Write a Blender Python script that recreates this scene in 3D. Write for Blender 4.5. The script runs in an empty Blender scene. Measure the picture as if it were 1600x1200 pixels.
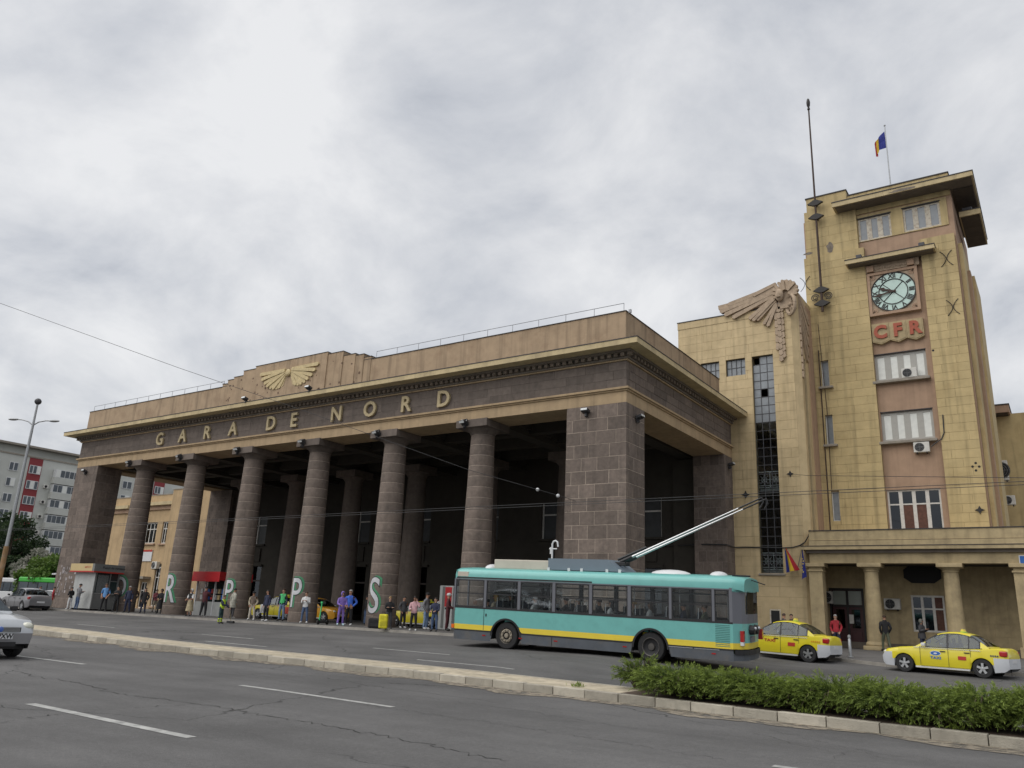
import bpy, bmesh, math, random
import numpy as np
from mathutils import Vector, Matrix
random.seed(7)
SC = bpy.context.scene
COL = SC.collection
PI = math.pi

# ------------------------------------------------------------------ camera
CAM = np.array([16.372, -33.282, 0.85])
F_PX, YAW, PITCH, ROLL = 1248.48, -0.60539, 0.28346, 0.04559
FWD = np.array([math.sin(YAW)*math.cos(PITCH), math.cos(YAW)*math.cos(PITCH), math.sin(PITCH)])
_r0 = np.array([math.cos(YAW), -math.sin(YAW), 0.0]); _u0 = np.cross(_r0, FWD)
RGT = math.cos(ROLL)*_r0 + math.sin(ROLL)*_u0
UPV = -math.sin(ROLL)*_r0 + math.cos(ROLL)*_u0
cd = bpy.data.cameras.new('camera'); co = bpy.data.objects.new('camera', cd); COL.objects.link(co)
cd.sensor_width = 36.0; cd.lens = F_PX/1600*36; cd.clip_start = 0.1; cd.clip_end = 3000
co.matrix_world = Matrix(((RGT[0], UPV[0], -FWD[0], CAM[0]), (RGT[1], UPV[1], -FWD[1], CAM[1]),
                          (RGT[2], UPV[2], -FWD[2], CAM[2]), (0, 0, 0, 1)))
SC.camera = co

# ------------------------------------------------------------------ sky, sun, exposure
W = bpy.data.worlds.new('World'); SC.world = W; W.use_nodes = True
def build_world():
    nt = W.node_tree; nt.nodes.clear(); N = nt.nodes.new; L = nt.links.new
    out = N('ShaderNodeOutputWorld'); bg = N('ShaderNodeBackground')
    sky = N('ShaderNodeTexSky'); sky.sky_type = 'NISHITA'; sky.sun_disc = False
    sky.sun_elevation = math.radians(53); sky.sun_rotation = math.radians(213); sky.air_density = 1.2; sky.dust_density = 3
    tc = N('ShaderNodeTexCoord'); sep = N('ShaderNodeSeparateXYZ'); L(tc.outputs['Generated'], sep.inputs[0])
    zc = N('ShaderNodeMath'); zc.operation = 'MAXIMUM'; L(sep.outputs[2], zc.inputs[0]); zc.inputs[1].default_value = 0.0
    za = N('ShaderNodeMath'); za.operation = 'ADD'; L(zc.outputs[0], za.inputs[0]); za.inputs[1].default_value = 0.42
    dx = N('ShaderNodeMath'); dx.operation = 'DIVIDE'; L(sep.outputs[0], dx.inputs[0]); L(za.outputs[0], dx.inputs[1])
    dy = N('ShaderNodeMath'); dy.operation = 'DIVIDE'; L(sep.outputs[1], dy.inputs[0]); L(za.outputs[0], dy.inputs[1])
    cmb = N('ShaderNodeCombineXYZ'); L(dx.outputs[0], cmb.inputs[0]); L(dy.outputs[0], cmb.inputs[1])
    n1 = N('ShaderNodeTexNoise'); n1.inputs['Scale'].default_value = 3.4; n1.inputs['Detail'].default_value = 10
    n1.inputs['Roughness'].default_value = 0.58; n1.inputs['Distortion'].default_value = 0.25; L(cmb.outputs[0], n1.inputs['Vector'])
    n2 = N('ShaderNodeTexNoise'); n2.inputs['Scale'].default_value = 1.1; n2.inputs['Detail'].default_value = 3; L(cmb.outputs[0], n2.inputs['Vector'])
    mx = N('ShaderNodeMath'); mx.operation = 'MULTIPLY_ADD'; L(n1.outputs[0], mx.inputs[0]); mx.inputs[1].default_value = 0.62
    m2 = N('ShaderNodeMath'); m2.operation = 'MULTIPLY'; L(n2.outputs[0], m2.inputs[0]); m2.inputs[1].default_value = 0.42; L(m2.outputs[0], mx.inputs[2])
    cr = N('ShaderNodeValToRGB'); L(mx.outputs[0], cr.inputs[0])
    e = cr.color_ramp.elements; e[0].position = 0.38; e[0].color = (0.285, 0.302, 0.338, 1); e[1].position = 0.63; e[1].color = (0.575, 0.577, 0.583, 1)
    q = cr.color_ramp.elements.new(0.47); q.color = (0.40, 0.413, 0.44, 1)
    q = cr.color_ramp.elements.new(0.55); q.color = (0.49, 0.497, 0.513, 1)
    # thin gaps where a little of the physical sky comes through
    mul = N('ShaderNodeMix'); mul.data_type = 'RGBA'; mul.blend_type = 'MULTIPLY'; mul.inputs[0].default_value = 1
    L(sky.outputs[0], mul.inputs[6]); mul.inputs[7].default_value = (0.1, 0.1, 0.1, 1)
    mix = N('ShaderNodeMix'); mix.data_type = 'RGBA'; mix.inputs[0].default_value = 0.93
    L(mul.outputs[2], mix.inputs[6]); L(cr.outputs[0], mix.inputs[7])
    L(mix.outputs[2], bg.inputs[0]); bg.inputs[1].default_value = 1.0; L(bg.outputs[0], out.inputs[0])
build_world()
sl = bpy.data.lights.new('sun', 'SUN'); sl.energy = 1.5; sl.angle = math.radians(80); sl.color = (1.0, 0.97, 0.92)
so = bpy.data.objects.new('sun', sl); COL.objects.link(so); so.location = (0, -30, 60)
_sd = Vector((0.40, 0.62, -0.98)).normalized()      # direction the light travels
so.rotation_euler = _sd.to_track_quat('-Z', 'Y').to_euler()
SC.view_settings.view_transform = 'Standard'; SC.view_settings.look = 'None'
SC.view_settings.exposure = 0.58; SC.view_settings.gamma = 1.0; SC.view_settings.use_curve_mapping = False

# ------------------------------------------------------------------ pixel -> place
def ray(x, y): return FWD + (x-800)/F_PX*RGT - (y-600)/F_PX*UPV
def at_y(x, y, Y): d = ray(x, y); return CAM + d*((Y-CAM[1])/d[1])
def at_x(x, y, X): d = ray(x, y); return CAM + d*((X-CAM[0])/d[0])
def at_z(x, y, Z): d = ray(x, y); return CAM + d*((Z-CAM[2])/d[2])
def gk(X):
    t = min(1, max(0, (X-2)/6.)); t = t*t*(3-2*t); return -2.8+7.8*t
def G(X, Y):                                   # height of the road surface
    d = max(0, gk(X)-Y)
    return -.12-.045*min(d, 12)-.006*min(max(0, d-12), 40)
def road_at(x, y, off=0.0):
    z = -.5
    for _ in range(50):
        P = at_z(x, y, z); z = .5*z+.5*(G(P[0], P[1])+off)
    return P
KP = [(-400, -2.8), (1.5, -2.8), (3.5, -2.2), (6, 0.6), (8, 2.0), (9.4, 1.2), (10.4, .6), (14.4, .4), (60, .4), (300, .4)]
def kerb_y(X):
    for (a, b), (c, d) in zip(KP, KP[1:]):
        if a <= X <= c: return b+(d-b)*(X-a)/(c-a)
    return KP[-1][1]
def pave_z(X, Y): return G(X, Y)+.12 if Y < gk(X) else 0.0
def pave_at(x, y):
    z = 0
    for _ in range(50):
        P = at_z(x, y, z); z = .5*z+.5*pave_z(P[0], P[1])
    return P

# ------------------------------------------------------------------ materials
MATS = {}
def mat(name, col, rough=0.7, var=0.12, scale=3.0, bump=0.0, bscale=30.0, metal=0.0, rnd=0.0, streak=0.0, coat=0.0,
        dirt=None, dirt_amt=0.0, dirt_scale=1.2, spec=0.5, coords='Object', emit=0.0):
    if name in MATS: return MATS[name]
    m = bpy.data.materials.new(name); m.use_nodes = True; nt = m.node_tree; b = nt.nodes['Principled BSDF']
    N = nt.nodes.new; L = nt.links.new
    b.inputs['Roughness'].default_value = rough; b.inputs['Metallic'].default_value = metal
    b.inputs['Specular IOR Level'].default_value = spec
    if coat: b.inputs['Coat Weight'].default_value = coat; b.inputs['Coat Roughness'].default_value = 0.08
    if emit: b.inputs['Emission Color'].default_value = (*col, 1); b.inputs['Emission Strength'].default_value = emit
    src = None
    geo = N('ShaderNodeNewGeometry')
    pos = geo.outputs['Position']
    if coords == 'Object': pos = N('ShaderNodeTexCoord').outputs['Object']
    if var > 0:
        n = N('ShaderNodeTexNoise'); n.inputs['Scale'].default_value = scale; n.inputs['Detail'].default_value = 6; n.inputs['Roughness'].default_value = .62
        L(pos, n.inputs['Vector'])
        mr = N('ShaderNodeMapRange'); L(n.outputs[0], mr.inputs[0]); mr.inputs[1].default_value = .3; mr.inputs[2].default_value = .7
        mr.inputs[3].default_value = 1-var; mr.inputs[4].default_value = 1+var
        val = mr.outputs[0]
        if rnd > 0:
            oi = N('ShaderNodeObjectInfo'); r = N('ShaderNodeMapRange'); L(oi.outputs['Random'], r.inputs[0])
            r.inputs[3].default_value = 1-rnd; r.inputs[4].default_value = 1+rnd
            mm = N('ShaderNodeMath'); mm.operation = 'MULTIPLY'; L(val, mm.inputs[0]); L(r.outputs[0], mm.inputs[1]); val = mm.outputs[0]
        if streak > 0:      # long vertical wash marks
            mp = N('ShaderNodeMapping'); mp.inputs['Scale'].default_value = (3.2, 3.2, .16); L(pos, mp.inputs['Vector'])
            s = N('ShaderNodeTexNoise'); s.inputs['Scale'].default_value = 1; s.inputs['Detail'].default_value = 4; L(mp.outputs[0], s.inputs['Vector'])
            sr = N('ShaderNodeMapRange'); L(s.outputs[0], sr.inputs[0]); sr.inputs[1].default_value = .5; sr.inputs[2].default_value = .75
            sr.inputs[3].default_value = 1; sr.inputs[4].default_value = 1-streak
            mm = N('ShaderNodeMath'); mm.operation = 'MULTIPLY'; L(val, mm.inputs[0]); L(sr.outputs[0], mm.inputs[1]); val = mm.outputs[0]
        hs = N('ShaderNodeHueSaturation'); hs.inputs['Color'].default_value = (*col, 1); L(val, hs.inputs['Value'])
        src = hs.outputs[0]
        if dirt is not None:
            dn = N('ShaderNodeTexNoise'); dn.inputs['Scale'].default_value = dirt_scale; dn.inputs['Detail'].default_value = 8; dn.inputs['Roughness'].default_value = .68
            L(pos, dn.inputs['Vector'])
            dr = N('ShaderNodeMapRange'); L(dn.outputs[0], dr.inputs[0]); dr.inputs[1].default_value = .5; dr.inputs[2].default_value = .72; dr.inputs[4].default_value = dirt_amt
            mx = N('ShaderNodeMix'); mx.data_type = 'RGBA'; L(dr.outputs[0], mx.inputs[0]); L(src, mx.inputs[6]); mx.inputs[7].default_value = (*dirt, 1)
            src = mx.outputs[2]
        L(src, b.inputs['Base Color'])
    else:
        b.inputs['Base Color'].default_value = (*col, 1)
    if bump > 0:
        bn = N('ShaderNodeTexNoise'); bn.inputs['Scale'].default_value = bscale; bn.inputs['Detail'].default_value = 5; L(pos, bn.inputs['Vector'])
        bp = N('ShaderNodeBump'); bp.inputs['Strength'].default_value = bump; bp.inputs['Distance'].default_value = .02; L(bn.outputs[0], bp.inputs['Height'])
        L(bp.outputs[0], b.inputs['Normal'])
    MATS[name] = m
    return m
def glass(name, tint, rough=0.05, alpha=0.35):
    """thin window glass: tinted, reflective, partly see-through"""
    if name in MATS: return MATS[name]
    m = bpy.data.materials.new(name); m.use_nodes = True; nt = m.node_tree; nt.nodes.clear(); N = nt.nodes.new; L = nt.links.new
    o = N('ShaderNodeOutputMaterial'); tr = N('ShaderNodeBsdfTransparent'); tr.inputs[0].default_value = (*tint, 1)
    gl = N('ShaderNodeBsdfGlossy'); gl.inputs['Roughness'].default_value = rough; gl.inputs[0].default_value = (.9, .95, 1, 1)
    fr = N('ShaderNodeLayerWeight'); fr.inputs[0].default_value = .25
    ad = N('ShaderNodeMath'); ad.operation = 'ADD'; ad.inputs[1].default_value = alpha; ad.use_clamp = True; L(fr.outputs[0], ad.inputs[0])
    mx = N('ShaderNodeMixShader'); L(ad.outputs[0], mx.inputs[0]); L(tr.outputs[0], mx.inputs[1]); L(gl.outputs[0], mx.inputs[2]); L(mx.outputs[0], o.inputs[0])
    MATS[name] = m; return m

# ------------------------------------------------------------------ objects
def tag(o, label=None, cat=None, group=None, kind=None):
    if label: o['label'] = label
    if cat: o['category'] = cat
    if group: o['group'] = group
    if kind: o['kind'] = kind
    return o
def thing(name, loc, label, cat, group=None, rz=0.0):
    o = bpy.data.objects.new(name, None); COL.objects.link(o); o.location = loc; o.rotation_euler = (0, 0, rz)
    o.empty_display_size = .3
    return tag(o, label, cat, group)
def link(name, me, parent=None, world=False, loc=None, rot=None, scale=None):
    o = bpy.data.objects.new(name, me); COL.objects.link(o)
    if loc is not None: o.location = loc
    if rot is not None: o.rotation_euler = rot
    if scale is not None: o.scale = scale
    if parent is not None:
        o.parent = parent
        if world and parent.parent is None:
            o.matrix_parent_inverse = Matrix.Translation(-Vector(parent.location))
    return o
class MB:
    def __init__(s): s.v = []; s.f = []; s.m = []; s.mi = 0; s.sm = []; s.smooth = False
    def mat(s, i): s.mi = i; return s
    def add(s, vs, fs):
        n = len(s.v); s.v += [tuple(map(float, q)) for q in vs]
        for f in fs: s.f.append([i+n for i in f]); s.m.append(s.mi); s.sm.append(s.smooth)
        return s
    def box(s, x0, x1, y0, y1, z0, z1):
        return s.add([(x0, y0, z0), (x1, y0, z0), (x1, y1, z0), (x0, y1, z0), (x0, y0, z1), (x1, y0, z1), (x1, y1, z1), (x0, y1, z1)],
                     [(0, 3, 2, 1), (4, 5, 6, 7), (0, 1, 5, 4), (1, 2, 6, 5), (2, 3, 7, 6), (3, 0, 4, 7)])
    def bbox(s, x0, x1, y0, y1, z0, z1, b):       # box with chamfered edges
        n = len(s.v)
        bm = bmesh.new(); bmesh.ops.create_cube(bm, size=1)
        for v in bm.verts: v.co = Vector(((x0+x1)/2+v.co.x*(x1-x0), (y0+y1)/2+v.co.y*(y1-y0), (z0+z1)/2+v.co.z*(z1-z0)))
        bmesh.ops.bevel(bm, geom=bm.edges[:], offset=b, segments=2, affect='EDGES', profile=.5)
        bm.verts.index_update(); s.add([v.co for v in bm.verts], [[v.index for v in f.verts] for f in bm.faces]); bm.free(); return s
    def prism(s, poly, d0, d1, plane='xz'):       # polygon extruded along the third axis
        n = len(poly)
        def P(a, b, d): return {'xz': (a, d, b), 'xy': (a, b, d), 'yz': (d, a, b)}[plane]
        vs = [P(a, b, d0) for a, b in poly]+[P(a, b, d1) for a, b in poly]
        fs = [tuple(range(n)), tuple(range(2*n-1, n-1, -1))]+[(i, i+n, (i+1) % n+n, (i+1) % n) for i in range(n)]
        return s.add(vs, fs)
    def tube(s, pts, r, n=8, cap=True):
        pts = [Vector(p) for p in pts]; rs = r if isinstance(r, (list, tuple)) else [r]*len(pts)
        rings = []; up = None
        for i, p in enumerate(pts):
            t = (pts[min(i+1, len(pts)-1)]-pts[max(i-1, 0)]).normalized()
            if up is None: up = Vector((0, 0, 1)) if abs(t.z) < .9 else Vector((0, 1, 0))
            a = t.cross(up).normalized(); b = a.cross(t).normalized(); up = b
            rings.append([p+(a*math.cos(2*PI*k/n)+b*math.sin(2*PI*k/n))*rs[i] for k in range(n)])
        vs = [q for R in rings for q in R]; fs = []
        for i in range(len(pts)-1):
            for k in range(n): fs.append((i*n+k, i*n+(k+1) % n, (i+1)*n+(k+1) % n, (i+1)*n+k))
        if cap: fs += [tuple(range(n-1, -1, -1)), tuple(range((len(pts)-1)*n, len(pts)*n))]
        return s.add(vs, fs)
    def lathe(s, prof, n=20, c=(0, 0, 0), axis='z', a0=0, a1=2*PI):
        full = abs(a1-a0-2*PI) < 1e-6; k = n if full else n+1
        vs = []; fs = []
        for r, h in prof:
            for j in range(k):
                a = a0+(a1-a0)*j/n; x, y = r*math.cos(a), r*math.sin(a)
                q = {'z': (x, y, h), 'y': (x, h, y), 'x': (h, x, y)}[axis]
                vs.append((c[0]+q[0], c[1]+q[1], c[2]+q[2]))
        for i in range(len(prof)-1):
            for j in range(n):
                j2 = (j+1) % k if full else j+1
                q = (i*k+j, i*k+j2, (i+1)*k+j2, (i+1)*k+j); fs.append(q if axis != 'y' else q[::-1])
        return s.add(vs, fs)
    def disc(s, c, r, n=16, axis='y', r2=None):
        vs = []
        for j in range(n):
            a = 2*PI*j/n; x, y = r*math.cos(a), (r2 or r)*math.sin(a)
            q = {'z': (x, y, 0), 'y': (x, 0, y), 'x': (0, x, y)}[axis]; vs.append((c[0]+q[0], c[1]+q[1], c[2]+q[2]))
        return s.add(vs, [tuple(range(n))])
    def sphere(s, c, r, n=10, m=7):
        rx, ry, rz = r if isinstance(r, (tuple, list)) else (r, r, r)
        vs = []; fs = []
        for i in range(m+1):
            t = PI*i/m
            for j in range(n):
                a = 2*PI*j/n; vs.append((c[0]+rx*math.sin(t)*math.cos(a), c[1]+ry*math.sin(t)*math.sin(a), c[2]+rz*math.cos(t)))
        for i in range(m):
            for j in range(n): fs.append((i*n+j, (i+1)*n+j, (i+1)*n+(j+1) % n, i*n+(j+1) % n))
        return s.add(vs, fs)
    def mesh(s, name, mats):
        me = bpy.data.meshes.new(name); me.from_pydata(s.v, [], s.f)
        for m in (mats if isinstance(mats, (list, tuple)) else [mats]): me.materials.append(m)
        me.polygons.foreach_set('material_index', s.m); me.polygons.foreach_set('use_smooth', s.sm); me.update(); me.validate()
        if any(s.sm):
            bm = bmesh.new(); bm.from_mesh(me); bmesh.ops.remove_doubles(bm, verts=bm.verts, dist=2e-4); bmesh.ops.recalc_face_normals(bm, faces=bm.faces); bm.to_mesh(me); bm.free()
            me.set_sharp_from_angle(angle=math.radians(42)); me.update()
        return me
    def build(s, name, mats, parent=None, world=False, **kw): return link(name, s.mesh(name, mats), parent, world, **kw)
    def fix(s):
        bm = bmesh.new(); bmv = [bm.verts.new(v) for v in s.v]; bm.verts.ensure_lookup_table()
        return bm
CUBE = {}
def unit_cube(m):
    if m.name not in CUBE:
        q = MB().box(-.5, .5, -.5, .5, -.5, .5); CUBE[m.name] = q.mesh('stone_block', m)
    return CUBE[m.name]
def block(name, x0, x1, y0, y1, z0, z1, m, parent, world=True):
    return link(name, unit_cube(m), parent, world, loc=((x0+x1)/2, (y0+y1)/2, (z0+z1)/2), scale=(x1-x0, y1-y0, z1-z0))
_tc = {}
TMP = bpy.data.scenes.new('workbench')          # scratch scene for evaluating curves and modifiers, removed at the end
def evaluated_mesh(o):
    with bpy.context.temp_override(scene=TMP, view_layer=TMP.view_layers[0]):
        dg = bpy.context.evaluated_depsgraph_get(); dg.update(); return bpy.data.meshes.new_from_object(o.evaluated_get(dg))
def text_mesh(txt, size, depth, m, bold=0.0):
    """letters as real extruded geometry, centred"""
    key = (txt, round(size, 4), round(depth, 4), m.name, bold)
    if key in _tc: return _tc[key]
    c = bpy.data.curves.new('txt', 'FONT'); c.body = txt; c.size = size; c.extrude = depth/2; c.offset = bold
    c.align_x = 'CENTER'; c.align_y = 'CENTER'; c.resolution_u = 3
    o = bpy.data.objects.new('txt', c); TMP.collection.objects.link(o); me = evaluated_mesh(o)
    bpy.data.objects.remove(o); me.name = 'letter'; me.materials.clear(); me.materials.append(m); _tc[key] = me
    return me
def text(txt, size, loc, m, parent=None, world=False, rot=(PI/2, 0, 0), depth=.01, name='lettering', bold=0.0, sx=1.0):
    return link(name, text_mesh(txt, size, depth, m, bold), parent, world, loc=loc, rot=rot, scale=(sx, 1, 1))
# ------------------------------------------------------------------ ground, road, pavements, median
def asphalt(name, base, crack=True):
    m = bpy.data.materials.new(name); m.use_nodes = True; nt = m.node_tree; b = nt.nodes['Principled BSDF']; N = nt.nodes.new; L = nt.links.new
    b.inputs['Roughness'].default_value = .8; b.inputs['Specular IOR Level'].default_value = .35
    geo = N('ShaderNodeNewGeometry'); pos = geo.outputs['Position']
    def noise(sc, det, vec=pos, rough=.6):
        n = N('ShaderNodeTexNoise'); n.inputs['Scale'].default_value = sc; n.inputs['Detail'].default_value = det; n.inputs['Roughness'].default_value = rough
        L(vec, n.inputs['Vector']); return n.outputs[0]
    def rng(v, a, b_, c, d):
        r = N('ShaderNodeMapRange'); L(v, r.inputs[0])
        for i, q in enumerate((a, b_, c, d)): r.inputs[i+1].default_value = q
        return r.outputs[0]
    def mul(a, b_):
        q = N('ShaderNodeMath'); q.operation = 'MULTIPLY'; L(a, q.inputs[0]); L(b_, q.inputs[1]); return q.outputs[0]
    v = rng(noise(.35, 4), .3, .7, .74, 1.22)
    mp = N('ShaderNodeMapping'); mp.inputs['Scale'].default_value = (.045, .9, 1); L(pos, mp.inputs['Vector'])
    v = mul(v, rng(noise(1, 3, mp.outputs[0]), .3, .7, .84, 1.14))          # wheel tracks along the lanes
    v = mul(v, rng(noise(90, 2), .25, .75, .62, 1.38))                      # grit
    v = mul(v, rng(noise(14, 3), .3, .7, .9, 1.1))
    sp = N('ShaderNodeTexVoronoi'); sp.inputs['Scale'].default_value = 38; L(pos, sp.inputs['Vector'])
    v = mul(v, rng(sp.outputs[0], .04, .1, 1.7, 1.0))                       # pale chippings
    if crack:
        wv = N('ShaderNodeMapping'); L(pos, wv.inputs['Vector'])
        dn = N('ShaderNodeTexNoise'); dn.inputs['Scale'].default_value = 1.7; dn.inputs['Detail'].default_value = 7; L(pos, dn.inputs['Vector'])
        ad = N('ShaderNodeMixRGB'); ad.blend_type = 'LINEAR_LIGHT'; ad.inputs[0].default_value = .35; L(pos, ad.inputs[1]); L(dn.outputs['Color'], ad.inputs[2])
        mp2 = N('ShaderNodeMapping'); mp2.inputs['Scale'].default_value = (.11, .2, .1); L(ad.outputs[0], mp2.inputs['Vector'])
        vo = N('ShaderNodeTexVoronoi'); vo.feature = 'DISTANCE_TO_EDGE'; vo.inputs['Scale'].default_value = 1.0; L(mp2.outputs[0], vo.inputs['Vector'])
        msk = rng(noise(.22, 2), .42, .55, 0.0, 1.0)
        ck = rng(vo.outputs[0], .0012, .0042, .3, 1.0)
        mixc = N('ShaderNodeMix'); mixc.data_type = 'FLOAT'; L(msk, mixc.inputs[0]); mixc.inputs[2].default_value = 1.0; L(ck, mixc.inputs[3])
        v = mul(v, mixc.outputs[0])
    hs = N('ShaderNodeHueSaturation'); hs.inputs['Color'].default_value = (*base, 1); L(v, hs.inputs['Value']); L(hs.outputs[0], b.inputs['Base Color'])
    bp = N('ShaderNodeBump'); bp.inputs['Strength'].default_value = .55; bp.inputs['Distance'].default_value = .012; L(noise(75, 3), bp.inputs['Height']); L(bp.outputs[0], b.inputs['Normal'])
    return m
M_road = asphalt('asphalt', (.100, .098, .097))
M_pave = mat('pavement_asphalt', (.105, .1, .096), .85, .25, .9, .4, 40, coords='World', dirt=(.05, .048, .045), dirt_amt=.6)
M_kerb = mat('kerb_granite', (.37, .34, .28), .8, .2, 6, .6, 45, rnd=.3, coords='World', dirt=(.19, .17, .14), dirt_amt=.55, dirt_scale=3)
M_kerb2 = mat('kerb_concrete', (.30, .28, .25), .85, .2, 2, .4, 40, coords='World', dirt=(.14, .13, .12), dirt_amt=.5)
M_sand = mat('dusty_slabs', (.42, .365, .27), .95, .3, 2.2, .6, 25, coords='World', dirt=(.14, .12, .09), dirt_amt=.6, dirt_scale=4)
M_soil = mat('bark_soil', (.075, .05, .036), .95, .4, 9, .9, 30, coords='World')
M_line = mat('road_paint', (.36, .36, .345), .75, .25, 5, .3, 60, coords='World', dirt=(.12, .12, .12), dirt_amt=.75, dirt_scale=7)
M_grit = mat('gutter_grit', (.25, .215, .165), .95, .35, 5, .5, 45, coords='World', dirt=(.09, .085, .08), dirt_amt=.7, dirt_scale=2.5)

def sheet(name, xs, yfun, zfun, m):
    mb = MB()
    rows = [[(X, Y, zfun(X, Y)) for Y in yfun(X)] for X in xs]; n = len(rows[0])
    vs = [p for r in rows for p in r]; fs = []
    for i in range(len(rows)-1):
        for j in range(n-1): fs.append((i*n+j, (i+1)*n+j, (i+1)*n+j+1, i*n+j+1))
    mb.add(vs, fs); o = mb.build(name, m); tag(o, kind='structure'); return o
XS = [-900, -400, -200, -100, -60, -30, -10, 0, 1.5]+[2+.5*i for i in range(14)]+[9.4, 10.4, 12, 14.4, 20, 30, 60, 150, 400, 900]
YR = [-900, -300, -120, -70, -50, -40, -33, -28, -24, -21, -19, -17, -16, -15, -14, -13, -12, -11, -10, -9, -8, -7, -6, -5, -4, -3.4, -2.9, -2, -1, 0, 1, 2, 3, 4, 5, 6]
ROAD = sheet('road', XS, lambda X: YR, lambda X, Y: G(X, Y), M_road)
sheet('pavement', [-72, -60, -30, -10, 0, 1.5]+[2+.5*i for i in range(14)]+[9.4, 10.4, 12, 14.4, 20, 30, 60, 150, 400],
      lambda X: [kerb_y(X)+.14+t*(30-kerb_y(X)) for t in (0, .03, .06, .1, .14, .18, .25, .3, .4, .6, 1, 8, 30)], lambda X, Y: pave_z(X, Y)-.004, M_pave)
# the ground beyond the left end of the pavement and behind everything
g = MB().add([(-900, -1.5, -.16), (-72, -1.5, -.16), (-72, 900, -.16), (-900, 900, -.16)], [(0, 1, 2, 3)]).build('side_street', M_road); tag(g, kind='structure')

# kerb of the station pavement: a chain of stones with open joints
kb = MB()
def kerb_chain(mb, pts, w, top, bot, L0, gap=.012, zf=None):
    for (a, b) in zip(pts, pts[1:]):
        a = Vector((a[0], a[1])); b = Vector((b[0], b[1])); n = max(1, int((b-a).length/L0)); t = (b-a).normalized(); q = Vector((-t.y, t.x))
        for i in range(n):
            p0 = a+(b-a)*(i/n)+t*gap/2; p1 = a+(b-a)*((i+1)/n)-t*gap/2
            c = []
            for z in (bot, top):
                for p in (p0, p1, p1+q*w, p0+q*w): c.append((p.x, p.y, zf(p.x, p.y, z)))
            mb.add(c, [(0, 3, 2, 1), (4, 5, 6, 7), (0, 1, 5, 4), (1, 2, 6, 5), (2, 3, 7, 6), (3, 0, 4, 7)])
pts = [(-72, -2.8)]+[(x, kerb_y(x)) for x in (-40, -20, -8, 1.5, 3.5, 6, 8, 9.4, 10.4, 14.4, 30)]
kerb_chain(kb, pts, .15, .0, -.3, 1.0, zf=lambda x, y, z: (G(x, kerb_y(x))+.121 if z > -.1 else G(x, kerb_y(x))-.15))
o = kb.build('pavement_kerb', M_kerb2); tag(o, kind='structure')

# planted median: two rows of kerb stones, dusty slabs, then a bed of bark soil
NEAR = [(-75, -13.2), (-40, -14.4), (-18.6, -15.85), (-7.85, -17.05), (2, -17.42), (7, -17.5), (12.9, -18.05), (19, -18.5), (26, -19), (40, -20)]
def poly_y(P, X):
    for (a, b), (c, d) in zip(P, P[1:]):
        if a <= X <= c: return b+(d-b)*(X-a)/(c-a)
    return P[-1][1] if X > P[-1][0] else P[0][1]
def near_y(X): return poly_y(NEAR, X)
def far_y(X): return near_y(X)+1.75
med = thing('median', (0, -17, G(0, -17)), None, None); tag(med, kind='structure')
x = -40.0
while x < 26:
    l = random.uniform(.74, .86)
    x1 = x+l; ya, yb = near_y(x), near_y(x1); a = math.atan2(yb-ya, l)
    cx, cy = (x+x1)/2, (ya+yb)/2; h = .17+random.uniform(-.006, .006)
    z = G(cx, cy)
    if x > -24:
        mb = MB().bbox(-l/2+.006, l/2-.006, 0, .17, -.12, h, .014)
        o = mb.build('kerb_stone', M_kerb, med, True, loc=(cx, cy+random.uniform(-.006, .006), z), rot=(random.uniform(-.012, .012), 0, a))
    else:
        kx = MB().box(-l/2+.006, l/2-.006, 0, .17, -.12, h).build('kerb_stone', M_kerb, med, True, loc=(cx, cy, z), rot=(0, 0, a))
    x = x1
fk = MB()
kerb_chain(fk, [(X, far_y(X)-.15) for X in (-75, -40, -18.6, -7.85, 2, 7, 12.9, 19, 26, 40)], .15, .17, -.2, .8, zf=lambda x, y, z: G(x, y)+z)
fk.build('far_kerb', M_kerb, med, True)
sl_ = MB(); XM = [-75, -50, -40, -30, -18.6, -12, -7.85, -3, 2, 5, 7, 9, 9.6]
for a, b in zip(XM, XM[1:]):
    sl_.add([(a, near_y(a)+.16, G(a, near_y(a))+.158), (b, near_y(b)+.16, G(b, near_y(b))+.158), (b, far_y(b)-.14, G(b, far_y(b))+.158), (a, far_y(a)-.14, G(a, far_y(a))+.158)], [(0, 1, 2, 3)])
sl_.build('paved_strip', M_sand, med, True)
so_ = MB(); XM = [8.4, 10, 12, 14, 17, 20, 26, 40]
for a, b in zip(XM, XM[1:]):
    so_.add([(a, near_y(a)+.16, G(a, near_y(a))+.162), (b, near_y(b)+.16, G(b, near_y(b))+.162), (b, far_y(b)-.14, G(b, far_y(b))+.162), (a, far_y(a)-.14, G(a, far_y(a))+.162)], [(0, 1, 2, 3)])
so_.build('soil_bed', M_soil, med, True)
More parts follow.
